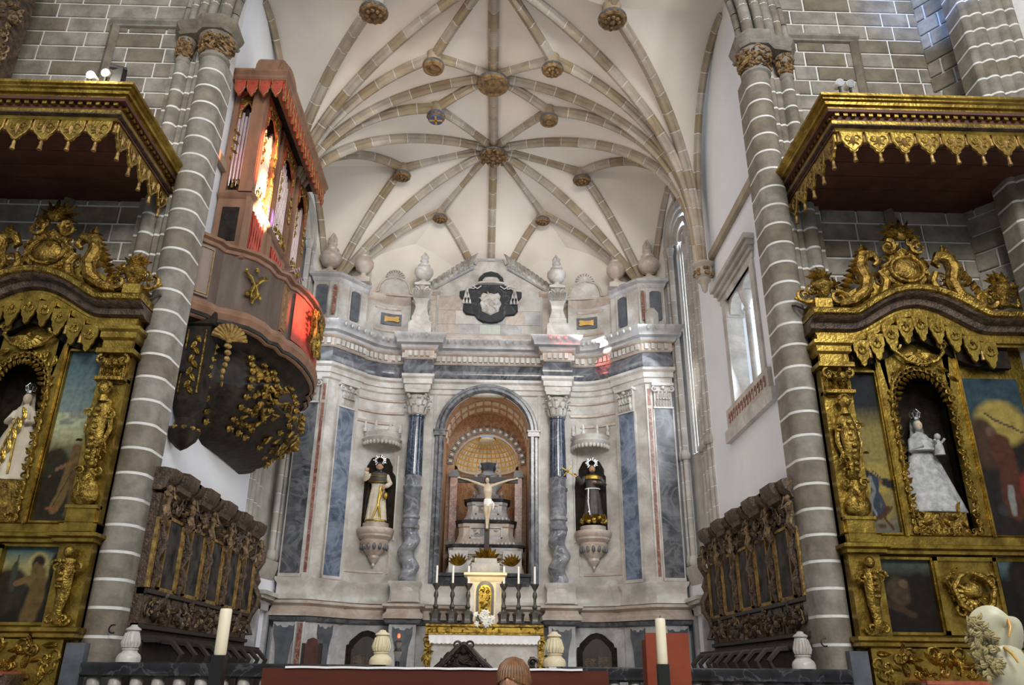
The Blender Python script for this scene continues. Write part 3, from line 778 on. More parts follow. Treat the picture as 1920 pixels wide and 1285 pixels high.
# levels
ZB, ZD, ZP0, ZP1, ZCB, ZAR, ZFR, ZDE, ZCO = 2.92, 3.0, 3.32, 3.86, 8.5, 9.3, 9.74, 10.22, 10.94
def rp(name, m, mb, parent=None, **k): return mb.build(name, m, parent or RT, **k)
m = MB(); m.sweep(full0, [(0, FLC), (.02, FLC+.02), (.02, 1.3), (0, 1.34), (0, ZB)]); rp('dado', 'marble2', m)
m = MB(); m.sweep(full0, [(0, ZB-.14), (.1, ZB-.1), (.14, ZB-.02), (.06, ZB)]); rp('dark_base_moulding', 'dark', m)
m = MB(); m.sweep(full0, [(0, ZB), (.16, ZB), (.17, ZB+.1), (.1, ZB+.16), (.08, ZB+.24), (.2, ZB+.3), (.2, ZB+.36), (0, ZB+.4)]); rp('base_cornice', 'pink', m)
m = MB(); m.sweep(full0, [(0, ZP0), (.08, ZP0), (.03, ZP0+.1), (.03, ZP1-.16), (.09, ZP1-.06), (.09, ZP1), (0, ZP1)]); rp('pedestal_course', 'marble', m)
# bay walls and centre wall with the arch
for sx in (-1, 1):
    m = MB(sx=sx); m.sweep(RW, [(0, ZP1), (0, ZAR)]); rp('bay_wall', 'marble', m)
    m = MB(sx=sx); m.sweep(bay, [(0, 8.62), (.05, 8.64), (.05, 8.7), (0, 8.72)]); m.sweep(bay, [(0, 9.0), (.03, 9.02), (.03, 9.06), (0, 9.08)]); rp('bay_fillet', 'pink', m)
    # raised frame of the bay panel
    m = MB(sx=sx)
    m.sweep(bay[1:], [(0, 4.1), (.025, 4.12), (.025, 4.16), (0, 4.18)]); m.sweep(bay[1:], [(0, 8.3), (.03, 8.32), (.03, 8.38), (0, 8.4)])
    m.hprism([(2.62, 22.35), (2.62, 22.32), (2.66, 22.32), (2.66, 22.35)], 4.1, 8.4); rp('panel_frame', 'pink', m)
Rin, Rout, Zs = 1.24, 1.46, 8.12
YF = 22.35
m = MB()
m.box(-2.5, -Rin, YF, YF+.1, ZP1, ZAR+.5); m.box(Rin, 2.5, YF, YF+.1, ZP1, ZAR+.5)
ap = arc(0, Zs, Rin, 0, pi, 24); pts = [(1.75, Zs), (1.75, ZAR+.5), (-1.75, ZAR+.5), (-1.75, Zs)] + [(x, z) for x, z in reversed(ap)]
for i in range(24):
    (x0, z0), (x1, z1) = ap[i], ap[i+1]
    m.add([(x0, YF, z0), (x1, YF, z1), (x1, YF, ZAR+.5), (x0, YF, ZAR+.5)], [(1, 0, 3, 2)])
rp('centre_wall', 'marble', m)
# blue marble archivolt with capitals-like breaks
def ringpts(r, n=28): return [(-r, ZP1)] + [(-r, Zs-.0)] + [(r*cos(a), Zs + r*sin(a)) for a in [pi - pi*i/n for i in range(1, n)]] + [(r, Zs), (r, ZP1)]
m = MB()
sec = [(0, 0), (0, -.1), (.05, -.16), (.13, -.16), (.17, -.12), (.24, -.12), (.26, -.08), (.26, 0)]
po = [ringpts(Rin + a) for a, b in sec]; n_ = len(po[0]); k_ = len(sec); vs = []; fs = []
for i in range(n_):
    for k in range(k_): vs.append((po[k][i][0], YF + sec[k][1], po[k][i][1]))
for i in range(n_-1):
    for k in range(k_-1): fs.append((i*k_+k, i*k_+k+1, (i+1)*k_+k+1, (i+1)*k_+k))
m.add(vs, fs); arch = rp('blue_archivolt', 'dark', m)
for sx in (-1, 1):
    m = MB(sx=sx); m.box(1.2, 1.53, YF-.18, YF, Zs-.12, Zs+.02); m.box(1.18, 1.56, YF-.2, YF, Zs+.02, Zs+.06); rp('impost', 'dark', m, arch)
    m = MB(sx=sx); m.box(1.5, 1.58, YF-.03, YF, ZP1, ZAR); rp('arch_margin', 'marble2', m)
m = MB(); m.box(-1.24, 1.24, YF-.12, YF+.1, ZP1-.05, ZP1+.2); m.box(-1.3, 1.3, YF-.18, YF+.1, ZP1+.2, ZP1+.28); rp('niche_sill', 'black', m)
# deep painted niche: barrel vault, inner arch, coffered half dome, side pilasters
YB = 24.3
m = MB(); m.grid(lambda u, v: (-(Rin)*cos(pi*u), lerp(YF+.05, YB, v), Zs + Rin*sin(pi*u)), 24, 6)
for sx in (-1, 1): m.add([(Rin*sx, YF+.05, ZP1), (Rin*sx, YB, ZP1), (Rin*sx, YB, Zs), (Rin*sx, YF+.05, Zs)], [(0, 1, 2, 3) if sx > 0 else (3, 2, 1, 0)])
m.add([(-Rin, YF, ZP1+.2), (Rin, YF, ZP1+.2), (Rin, YB+1, ZP1+.2), (-Rin, YB+1, ZP1+.2)], [(0, 1, 2, 3)])
nc = rp('niche_barrel', 'niche', m)
m = MB()   # coffers of the barrel arch (greek-key like square blocks)
for row in (0, 1):
    for i in range(15):
        a = pi*(i+.5)/15; y = YB - .5 - row*.62
        q = MB(T=Matrix.Translation((-Rin*cos(a)*.985, y, Zs + Rin*sin(a)*.985)) @ Matrix.Rotation(pi/2 - a if False else (a - pi/2), 4, 'Y'))
        q.box(-.1, .1, -.17, .17, -.02, .04); m.add([Vector(v) for v in q.v], q.f)
tag(rp('coffer_blocks', 'pink', m, nc), kind='stuff')
m = MB()   # face ring of the inner arch
r1, r0 = Rin, 1.0
for i in range(28):
    a, b = pi*i/28, pi*(i+1)/28
    m.add([(r0*cos(a), YB, 7.65+r0*sin(a)), (r1*cos(a), YB, Zs+r1*sin(a)), (r1*cos(b), YB, Zs+r1*sin(b)), (r0*cos(b), YB, 7.65+r0*sin(b))], [(0, 1, 2, 3)])
m.add([(r0, YB, 7.65), (Rin, YB, 7.65), (Rin, YB, Zs), (-r0, YB, 7.65), (-Rin, YB, 7.65), (-Rin, YB, Zs)], [(0,1,2),(5,4,3)])
m.box(-Rin, -r0, YB, YB+.3, ZP1, 7.65); m.box(r0, Rin, YB, YB+.3, ZP1, 7.65)
rp('inner_arch', 'niche', m, nc)
for i in range(17):
    a = pi*(i+.5)/17; q = MB(T=Matrix.Translation(((r0+.14)*cos(a), YB-.02, 7.65+(r0+.14)*sin(a))) @ Matrix.Rotation(-a + pi/2, 4, 'Y'))
    q.box(-.085, .085, -.03, 0, -.09, .09); q2 = MB(); q2.add([Vector(v) for v in q.v], q.f); rp('key_block', 'slate', q2, nc)
    q = MB(T=Matrix.Translation(((r0+.14)*cos(a), YB-.06, 7.65+(r0+.14)*sin(a))) @ Matrix.Rotation(-a + pi/2, 4, 'Y')); q.box(-.04, .04, -.03, 0, -.045, .045)
    q2 = MB(); q2.add([Vector(v) for v in q.v], q.f); rp('key_block', 'pink', q2, nc)
# half dome with coffers
DR, DZ = 1.0, 7.62
def dome(u, v, r=DR, k=1): a = pi*u; ph = pi/2*v*.86; return (-r*cos(a)*cos(ph), YB + r*sin(a)*cos(ph)*k, DZ + r*.98*sin(ph))
m = MB(); m.grid(lambda u, v: dome(u, v), 26, 10, flip=False); rp('half_dome', 'ochre', m, nc)
m = MB(); m.grid(lambda u, v: (-DR*cos(pi*u), YB + DR*sin(pi*u), lerp(ZP1, DZ, v)), 20, 2); rp('niche_apse_wall', 'niche', m, nc)
m = MB()
for j in range(7):
    for i in range(18):
        u0, u1, v0, v1 = (i+.14)/18, (i+.86)/18, (j+.12)/8, (j+.85)/8
        m.add([dome(u0, v0, DR*.985), dome(u1, v0, DR*.985), dome(u1, v1, DR*.985), dome(u0, v1, DR*.985)], [(0, 1, 2, 3)])
tag(rp('dome_coffers', 'marble', m, nc), kind='stuff')
m = MB(); m.lathe([(.0, DZ+.93), (.2, DZ+.92), (.26, DZ+.9), (.26, DZ+.86)], 0, YB+.14, 20); rp('oculus', 'marble', m, nc)
m = MB(); m.lathe([(DR, DZ-.12), (DR-.1, DZ-.08), (DR-.06, DZ), (DR, DZ+.02)], 0, YB, 20, 0, pi); rp('dome_cornice', 'pink', m, nc)
for sx in (-1, 1):
    m = MB(sx=sx); m.box(.88, 1.1, YB-.3, YB-.1, 5.2, 7.2); rp('red_pilaster', 'red', m, nc)
    m = MB(sx=sx); m.box(.84, 1.14, YB-.34, YB-.1, 7.2, 7.32); m.box(.86, 1.12, YB-.32, YB-.1, 7.32, 7.42); m.box(.84, 1.14, YB-.36, YB-.1, 5.05, 5.25); rp('pilaster_capital', 'slate', m, nc)
    m = MB(sx=sx)
    for a in range(5): m.blob((1.0, YB-.3, 4.2+a*.18), (.13-.01*a, .1, .12), 10, 6)
    rp('twisted_lower_shaft', 'carved', m, nc)

# columns --------------------------------------------------------------
for sx in (-1, 1):
    cx, cy = 2.04, 22.02
    c = MB(sx=sx); c.box(cx-.36, cx+.36, 21.64, 22.4, ZP0+.02, 3.62); c.lathe([(.36, 3.62), (.33, 3.7), (.3, 3.74), (.33, 3.8), (.3, 3.86)], cx, cy, 24)
    col = rp('column_base', 'marble', c)
    m = MB(sx=sx); n, K = 24, 44; vs = []; fs = []
    for k in range(K+1):
        t = k/K; z = lerp(3.86, 5.28, t); ph = 2*pi*1.9*t*(sx); amp = .085*sin(pi*min(1, max(0, t*1.0)))**.5
        ox, oy = amp*cos(ph), amp*sin(ph); rr = .215 + .02*sin(pi*t) + (.04 if k in (0, K) else 0)
        for i in range(n):
            a = 2*pi*i/n; vs.append((cx + ox + rr*cos(a), cy + oy + rr*sin(a), z))
    for k in range(K):
        for i in range(n):
            j = (i+1) % n; fs.append((k*n+i, k*n+j, (k+1)*n+j, (k+1)*n+i))
    m.add(vs, fs); rp('twisted_shaft', 'greym', m)
    m = MB(sx=sx); m.lathe([(.22, 5.26), (.25, 5.3), (.25, 5.36), (.2, 5.42), (.2, 5.52), (.25, 5.56), (.25, 5.62), (.2, 5.66)], cx, cy, 24); rp('ring_moulding', 'greym', m)
    m = MB(sx=sx); m.lathe([(.2, 5.66), (.24, 5.76), (.24, 6.34), (.27, 6.38), (.27, 6.44), (.22, 6.48), (.22, 6.7), (.25, 6.74)], cx, cy, 28, fold=lambda a, z: .0); rp('lower_drum', 'greym', m)
    m = MB(sx=sx); m.lathe([(.25, 6.74), (.245, 6.8), (.24, 7.0), (.215, 8.44), (.235, 8.46), (.235, 8.5)], cx, cy, 32); rp('blue_shaft', 'navy', m)
    def capital(mb, cx, cy, r, z0, z1, a0=0, a1=2*pi, n=8):
        H = z1 - z0
        mb.lathe([(r, z0), (r*1.12, z0+.02), (r*1.0, z0+.06), (r*1.0, z0+H*.55), (r*1.25, z0+H*.82), (r*1.3, z0+H*.85)], cx, cy, 20, a0, a1)
        for row, (zz, rr, L) in enumerate(((z0+.05, r*1.02, H*.36), (z0+H*.36, r*1.06, H*.36))):
            for i in range(n):
                a = a0 + (a1-a0)*(i+.5*(row % 2)+.25)/n
                d = Vector((cos(a), sin(a), 0)); s_ = Vector((-sin(a), cos(a), 0)); b = Vector((cx, cy, zz)) + d*rr
                w = r*.34; pts = []
                prof = [(0, 0, 1), (.02, L*.4, 1.1), (.05, L*.8, .95), (.14, L, .6), (.17, L*.86, .25)]
                v = []; f = []
                for o, h, ww in prof: v += [b + d*o - s_*w*ww + Vector((0,0,h)), b + d*(o+.03) + Vector((0,0,h)), b + d*o + s_*w*ww + Vector((0,0,h))]
                for q in range(4): f += [(q*3, q*3+1, q*3+4, q*3+3), (q*3+1, q*3+2, q*3+5, q*3+4)]
                mb.add(v, f)
        for i in range(4):
            a = pi/4 + i*pi/2
            if not (a0 - .01 <= a <= a1 + .01 or a0 - .01 <= a - 2*pi <= a1 + .01): continue
            p = Vector((cx + cos(a)*r*1.45, cy + sin(a)*r*1.45, z0 + H*.8))
            pts = [p + Vector((cos(a)*.06*cos(t*1.2)*(1-t/8), sin(a)*.06*cos(t*1.2)*(1-t/8), .07*sin(t*1.2)*(1-t/8))) for t in range(8)]
            mb.tube(pts, [.035*(1-t/11) for t in range(8)], 6)
    m = MB(sx=sx); capital(m, cx, cy, .23, 8.5, 9.18); m.hprism([(cx-.34, cy-.34), (cx, cy-.28), (cx+.34, cy-.34), (cx+.3, cy), (cx+.34, cy+.3), (cx-.34, cy+.3), (cx-.3, cy)], 9.14, 9.24)
    rp('corinthian_capital', 'marble', m)
    # pilasters of the outer cluster
    dpx, dpy = (3.855, 21.6); ddir = Vector((diag[1][0]-diag[0][0], diag[1][1]-diag[0][1])).normalized(); ang = atan2(ddir.y, ddir.x)
    for nm, ctr, a_, wd, mt in (('blue_pilaster', (4.03, 21.49), ang, .52, 'blue'), ('dark_pilaster', (4.93, 21.01), 0.0, .5, 'dark')):
        T = Matrix.Translation((ctr[0], ctr[1], 0)) @ Matrix.Rotation(a_, 4, 'Z')
        m = MB(T=T, sx=sx)
        m.box(-wd/2, wd/2, -.1, .02, ZP1+.06, 5.5); m.box(-wd/2, wd/2, -.098, .02, 5.505, ZCB); pz = rp(nm, mt, m)
        m = MB(T=T, sx=sx); m.box(-wd/2-.04, -wd/2+.01, -.085, .02, ZP1, ZCB); m.box(wd/2-.01, wd/2+.04, -.085, .02, ZP1, ZCB); m.box(-wd/2-.04, wd/2+.04, -.11, .02, ZP1, ZP1+.08); rp('pilaster_margin', 'marble', m)
        m = MB(T=T, sx=sx); m.box(-wd/2, wd/2, -.1, .02, ZCB, 9.2); m.box(-wd/2-.06, wd/2+.06, -.2, .02, 9.16, 9.24); m.box(-wd/2-.03, wd/2+.03, -.13, .02, ZCB, ZCB+.05)
        rg = random.Random(3)
        for row, (zz, k) in enumerate(((8.56, 5), (8.78, 4))):
            for i in range(k):
                x = lerp(-wd/2+.04, wd/2-.04, (i+.5)/k); m.leaf(x, zz, -.1, .24, .06, pi/2, .07, 0); m.blob((x, -.16, zz+.22), (.04, .04, .03), 6, 4)
        for s2 in (-1, 1): m.scroll(s2*(wd/2-.02), 9.06, -.14, .08, 1.3, pi/2, -s2, .03, 5, 12)
        m.blob((0, -.18, 9.1), (.06, .04, .05), 6, 4)
        rp('pilaster_capital', 'marble', m)
    # red strip between the pilasters
    m = MB(sx=sx); m.box(4.46, 4.64, 20.96, 21.06, ZP1, 9.24); rp('strip_margin', 'marble', m)
    for z0, z1 in ((ZP1+.12, 8.52), (8.62, 9.1)):
        m = MB(sx=sx); m.box(4.51, 4.59, 20.945, 20.96, z0, z1); rp('red_strip', 'red', m)
# entablature -------------------------------------------------------------
ent = mirror_path(CW_ + BLK + RW)
m = MB(); m.sweep(ent, [(0, ZAR-.04), (.04, ZAR), (.04, ZAR+.13), (.08, ZAR+.15), (.08, ZAR+.3), (.14, ZAR+.36), (.14, ZFR), (0, ZFR)]); rp('architrave', 'marble', m)
m = MB(); m.sweep(ent, [(0, ZFR), (.05, ZFR), (.1, ZFR+.12), (.11, ZFR+.24), (.07, ZFR+.38), (.03, ZDE), (0, ZDE)]); rp('dark_frieze', 'dark', m)
m = MB(); m.sweep(ent, [(0, ZDE), (.06, ZDE), (.1, ZDE+.04), (.1, ZDE+.26), (.18, ZDE+.3), (.2, ZDE+.34)]); rp('dentil_band', 'pink', m)
m = MB(); m.sweep(ent, [(.0, ZDE+.3), (.2, ZDE+.34), (.22, ZDE+.4), (.34, ZDE+.44), (.36, ZDE+.56), (.4, ZDE+.6), (.44, ZDE+.7), (.44, ZCO), (0, ZCO)]); rp('cornice', 'marble2', m)
def walk(path, out, step):
    P = [Vector(p) for p in path]; res = []
    for i in range(len(P)-1):
        d = P[i+1]-P[i]; L = d.length
        if L < .12: continue
        d.normalize(); nrm = Vector((d.y, -d.x)); k = max(1, int((L+2*out*0)/step))
        for j in range(k):
            q = P[i] + d*(L*(j+.5)/k) + nrm*out; res.append((q.x, q.y, atan2(d.y, d.x)))
    return res
dm = MB(); dm.box(-.05, .05, -.07, .02, 0, .17); me = dm.mesh('dentil'); me.materials.append(MT['marble'])
for x, y, a in walk(ent, .1, .15)[:290]:
    o = bpy.data.objects.new('dentil', me); COL.objects.link(o); o.parent = RT; o.location = Vector((x, y, ZDE+.07)) - WL[RT.name]; o.rotation_euler = (0, 0, a)
lf = MB(); lf.leaf(0, 0, 0, .13, .045, pi/2, .05, 0); me = lf.mesh('cornice_leaf'); me.materials.append(MT['marble'])
for x, y, a in walk(ent, .45, .2)[:290]:
    o = bpy.data.objects.new('cornice_leaf', me); COL.objects.link(o); o.parent = RT; o.location = Vector((x, y, ZCO-.15)) - WL[RT.name]; o.rotation_euler = (0, 0, a)
# dado inlays and black doors ------------------------------------------
def inlay_shape(w, h, n=5):
    "baluster-like panel: narrow waist, curly shoulders"
    R_ = [(w*.5, 0), (w*.42, h*.04), (w*.30, h*.1), (w*.27, h*.25), (w*.30, h*.45), (w*.34, h*.62), (w*.42, h*.74), (w*.5, h*.84), (w*.5, h), (w*.36, h*.95), (w*.2, h*.97), (w*.1, h*.93)]
    return R_ + [(-x, z) for x, z in reversed(R_)]
def on_front(ctr, a_, sx): return dict(T=Matrix.Translation((ctr[0], ctr[1], 0)) @ Matrix.Rotation(a_, 4, 'Z'), sx=sx)
for sx in (-1, 1):
    for ctr, a_, w in (((2.06, 21.75), 0, .52), ((4.01, 21.5), ang, .46), ((4.9, 21.0), 0, .54)):
        m = MB(**on_front(ctr, a_, sx)); m.prism([(x, z+1.38) for x, z in inlay_shape(w, 1.36)], -.035, 0); rp('grey_inlay', 'slate', m)
    m = MB(**on_front((4.53, 20.99), 0, sx)); m.box(-.05, .05, -.03, 0, 1.3, 2.75); rp('red_inlay', 'red', m)
    m = MB(**on_front((4.53, 20.99), 0, sx)); m.box(-.12, -.08, -.05, 0, 1.0, 2.78); m.box(.08, .12, -.05, 0, 1.0, 2.78); rp('strip_margin', 'marble', m)
    # door with eared arch
    cx = 3.02
    o = [(-.52, FLC), (-.52, 2.28), (-.46, 2.3), (-.44, 2.38), (-.28, 2.52), (-.24, 2.56), (-.14, 2.62), (0, 2.65)]
    o = o + [(-x, z) for x, z in reversed(o[:-1])]
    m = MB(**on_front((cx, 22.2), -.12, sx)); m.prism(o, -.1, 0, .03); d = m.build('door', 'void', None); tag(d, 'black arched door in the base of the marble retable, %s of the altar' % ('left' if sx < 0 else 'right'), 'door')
    o2 = [(x*.74, 1.0 + (z-FLC)*.86) for x, z in o]
    m = MB(**on_front((cx, 22.2), -.12, sx)); m.prism(o2, -.13, -.09, .02); m.build('door_leaf', 'darkwood', d)
    m = MB(**on_front((cx, 22.2), -.12, sx))
    for x0, x1 in ((-.32, -.03), (.03, .32)):
        for z0, z1 in ((1.05, 1.5), (1.55, 2.05)): m.box(x0, x1, -.15, -.12, z0, z1)
    m.build('door_panel', 'goldd' if False else 'carved', d)
# statue niches with consoles and canopies are added to the retable ----------
def bay_pt(x):
    P = bay
    for i in range(len(P)-1):
        if P[i][0] <= x <= P[i+1][0]: return lerp(P[i][1], P[i+1][1], (x-P[i][0])/(P[i+1][0]-P[i][0]))
    return 22.2
NX, NY, NA = 3.03, 22.3, -.14
for sx in (-1, 1):
    f = dict(on_front((NX, NY), NA, sx))
    o = [(-.48, 5.2), (-.48, 6.55), (-.45, 6.8), (-.36, 6.9), (-.36, 7.05), (-.24, 7.28), (0, 7.38)]; o = o + [(-x, z) for x, z in reversed(o[:-1])]
    m = MB(**f); m.prism(o, -.1, 0); nr_ = rp('statue_niche', 'void', m)  # solid slab, not hollow; the recess shade is put into its dark colour
    m = MB(**f)
    for k in (-1, 1): m.box(k*.5-.02, k*.5+.02, -.08, 0, 5.0, 7.4)
    rp('niche_frame', 'marble', m)
    m = MB(**f)     # console: three tiers and a fluted bowl
    m.lathe([(.0, 4.25), (.05, 4.3), (.04, 4.36), (.1, 4.42), (.16, 4.5), (.15, 4.56), (.2, 4.6), (.34, 4.78), (.38, 4.92), (.36, 4.98)], 0, -.12, 28, fold=lambda a, z: .05*abs(sin(6*a)) if 4.5 < z < 4.95 else 0)
    m.lathe([(.37, 4.97), (.4, 5.0), (.46, 5.05), (.46, 5.1), (.5, 5.14), (.52, 5.24), (.5, 5.28), (.36, 5.3), (.36, 5.42)], 0, -.12, 28)
    cn = rp('statue_console', 'pink', m)
    m = MB(**f)
    for i in range(7):
        a = pi + pi*(i+.5)/7; m.blob((.35*cos(a), -.12+.35*sin(a), 4.78), (.05, .05, .1), 6, 5)
    rp('console_flute', 'slate', m, cn)
    m = MB(**f)     # canopy
    m.lathe([(.52, 7.72), (.5, 7.66), (.56, 7.74), (.58, 7.8), (.52, 7.86), (.54, 7.98), (.46, 8.02)], 0, -.08, 26)
    for i in range(15):
        a = pi + pi*(i+.5)/15; m.blob((.53*cos(a), -.08+.53*sin(a), 7.66), (.05, .03, .07), 6, 4)
    cp = rp('statue_canopy', 'marble', m)
    for x in (-.5, -.2, .2, .5):
        m = MB(**f); m.lathe([(.05, 8.0), (.06, 8.08), (.03, 8.14), (.05, 8.2), (.015, 8.32)], x, -.22 - .2*cos(x*2.6), 8); rp('canopy_pinnacle', 'marble', m, cp)

# attic -------------------------------------------------------------------
att = mirror_path([(0, 22.45), (1.95, 22.45)] + RW)
for sx in (-1, 1):
    m = MB(sx=sx); m.sweep(RW, [(0, ZCO), (.05, ZCO), (.05, ZCO+.14), (0, ZCO+.2), (0, 12.34)]); rp('attic_wall', 'marble', m)
for sx in (-1, 1):
    m = MB(sx=sx); m.sweep(diag + straight + [(5.22, 21.6)], [(0, 12.3), (.04, 12.36), (.06, 12.44), (.14, 12.5), (.14, 12.58), (0, 12.62)]); rp('attic_cornice', 'marble2', m)
    m = MB(sx=sx); m.sweep(bay, [(0, 12.2), (.05, 12.26), (.14, 12.34), (.16, 12.42), (0, 12.45)]); rp('attic_cornice', 'pink', m)
    for za in (11.25, 12.0): m = MB(sx=sx); m.sweep(bay[1:-1], [(.0, za), (.03, za+.03), (.03, za+.09), (0, za+.11)]); rp('attic_panel_frame', 'pink', m)
    # grey panel with ochre inlay
    m = MB(sx=sx); m.sweep([(2.72, bay_pt(2.72)), (3.0, bay_pt(3.0)), (3.34, bay_pt(3.34))], [(.01, 11.5), (.025, 11.5), (.025, 11.88), (.01, 11.88)]); gp = rp('grey_panel', 'slate', m)
    o = [(-.24, -.1), (-.3, -.06), (-.26, 0), (-.3, .06), (-.24, .1), (-.1, .07), (.1, .07), (.24, .1), (.3, .06), (.26, 0), (.3, -.06), (.24, -.1), (.1, -.07), (-.1, -.07)]
    m = MB(**on_front((3.03, 22.29), NA, sx)); m.prism([(x*.85, z+11.69) for x, z in o], -.05, 0); rp('ochre_inlay', 'ochre', m, gp)
    # curved pediment with shell
    m = MB(**on_front((3.0, 22.3), NA, sx))
    ou = [(-.68, 12.44), (-.66, 12.5), (-.5, 12.56), (-.46, 12.78), (-.34, 12.98), (-.15, 13.06), (0, 13.08)]; ou = ou + [(-x, z) for x, z in reversed(ou[:-1])]
    m.prism(ou, -.14, .05, .03); pd = rp('curved_pediment', 'marble', m)
    m = MB(**on_front((3.0, 22.3), NA, sx))
    m.tube([(x, -.16, z) for x, z in ou], .035, 6); m.box(-.75, .75, -.22, .02, 12.42, 12.48); rp('pediment_moulding', 'pink', m, pd)
    m = MB(**on_front((3.0, 22.3), NA, sx)); m.shell(0, 13.05, -.08, .3, 9, .1, pi-.1, .05); rp('shell_finial', 'marble', m, pd)
    m = MB(**on_front((3.0, 22.3), NA, sx))
    for i in range(8):
        a = .1 + (pi-.2)*(i+1)/9; m.tube([(.1*cos(a), -.14, 13.07+.1*sin(a)), (.27*cos(a), -.15, 13.05+.27*sin(a))], .012, 4)
    rp('shell_groove', 'red', m, pd)
    # attic pilaster panels
    for ctr, a_, w, mt in (((4.03, 21.48), ang, .3, 'slate'), ((4.93, 21.0), 0, .34, 'slate'), ((4.55, 21.0), 0, .1, 'red')):
        m = MB(**on_front(ctr, a_, sx)); m.prism([(-w/2, 11.3), (-w*.4, 11.24), (w*.4, 11.24), (w/2, 11.3), (w/2, 12.15), (w*.3, 12.2), (-w*.3, 12.2), (-w/2, 12.15)], -.035, 0); rp('attic_inlay', mt, m)
        m = MB(**on_front(ctr, a_, sx))
        for k in (-1, 1): m.box(k*(w/2+.06)-.02, k*(w/2+.06)+.02, -.04, 0, 11.1, 12.3)
        m.box(-w/2-.08, w/2+.08, -.04, 0, 11.08, 11.13); rp('attic_margin', 'marble', m)
# centre attic panel with gable
g = [(-1.66, ZCO), (1.66, ZCO), (1.66, 12.9), (1.52, 12.98), (.5, 13.72), (.42, 13.86), (-.42, 13.86), (-.5, 13.72), (-1.52, 12.98), (-1.66, 12.9)]
m = MB(); m.prism(g, 22.4, 22.75); ca_ = rp('centre_attic', 'marble', m)
m = MB(); m.sweep([(-1.66, 22.4), (1.66, 22.4)], [(0, ZCO), (.05, ZCO), (.05, ZCO+.3), (0, ZCO+.34)]); rp('attic_plinth', 'pink', m)
for sx in (-1, 1):
    m = MB(sx=sx)
    for a_, b_ in (((1.95, 12.75), (.55, 13.6)),):
        for t in (0, .1): m.tube([(a_[0], 22.35, a_[1]+t), (b_[0], 22.35, b_[1]+t)], .05, 6)
    m.tube([(.5, 22.36, 13.72), (.42, 22.36, 13.9), (0, 22.36, 13.9)], .05, 6); rp('gable_moulding', 'marble2', m)
    m = MB(sx=sx)   # feathered scroll lying on the slope
    for i in range(11):
        t = i/10; x = lerp(1.9, .62, t); z = lerp(12.86, 13.66, t); L_ = .22 + .3*t
        m.leaf(x, z, 22.36, L_, .09, 1.15 + .35*t, .1, .5)
    for i in range(8):
        t = i/7; x = lerp(1.8, .66, t); z = lerp(12.82, 13.55, t)
        m.leaf(x, z, 22.3, .2+.2*t, .06, 1.7, .09, -.5)
    m.tube([(lerp(2.0, .5, t/6), 22.34, lerp(12.8, 13.95, (t/6)**1.4)) for t in range(7)], [.07, .08, .08, .07, .06, .05, .02], 6)
    rp('feathered_scroll', 'marble', m)
    m = MB(sx=sx); m.box(1.66, 1.9, 22.42, 22.7, ZCO, 12.7); m.sweep([(1.55, 22.42), (1.95, 22.42)], [(0, 12.6), (.1, 12.7), (.1, 12.78), (0, 12.8)]); rp('attic_side_strip', 'red' if False else 'pink', m)
rg = random.Random(12)
for z0, z1, xs in ((11.3, 11.62, (-1.6, -.95, -.3, .35, 1.0, 1.6)), (11.62, 12.1, (-1.6, -1.05, -.2, .5, 1.1, 1.6)), (12.1, 12.6, (-1.6, -.9, 0, .95, 1.6))):
    for x0, x1 in zip(xs, xs[1:]):
        m = MB(); m.box(x0+.006, x1-.006, 22.385, 22.41, z0+.006, z1-.006); rp('marble_slab', rg.choice(['marble', 'marble', 'marble2', 'pink', 'green']) if z0 < 11.5 else rg.choice(['marble', 'marble', 'marble2', 'pink']), m, ca_)
# coat of arms -------------------------------------------------------------
def pxz(px, py, y=22.35): q = A(px, py, y=y); return (q.x, q.z)
sh = [(921,510),(908,513),(898,522),(896,535),(885,540),(878,545),(862,547),(862,556),(870,566),(868,578),(868,583),(874,590),(890,592),(896,600),(905,605),(921,607)]
sh = [pxz(*p, y=22.35) for p in sh]; cx0 = sh[0][0]; cc_ = [(x, z) for x, z in sh] + [(2*cx0-x, z) for x, z in reversed(sh[1:-1])]
m = MB(); m.prism(cc_, 22.28, 22.42, .03); arms = rp('black_cartouche', 'black', m)
def dX(px): return pxz(px, 560)[0]
zc_ = lambda py: pxz(921, py)[1]
m = MB(); hx = cx0
m.lathe([(.0, .16), (.2, .15), (.26, .08), (.26, 0), (.42, -.02), (.46, -.05), (.42, -.08), (0, -.09)], 0, 0, 22, sq=.3)
hat = MB(T=Matrix.Translation((hx, 22.24, zc_(532)))); hat.add([Vector(v) for v in m.v], m.f); rp('bishops_hat', 'marble', hat, arms)
m = MB(); zz = zc_(572); o = [(.0, .36), (.12, .33), (.24, .37), (.31, .26), (.28, .12), (.34, 0), (.28, -.14), (.27, -.26), (.14, -.33), (0, -.4)]
m.prism([(hx+x, zz+z) for x, z in o] + [(hx-x, zz+z) for x, z in reversed(o[1:-1])], 22.2, 22.32, .04); sd_ = rp('shield', 'marble', m, arms)
m.__init__(); m.filigree(hx-.26, hx+.26, zz-.3, zz+.3, 22.2, .11, 1.5, 9, .04); rp('shield_carving', 'marble', m, arms)
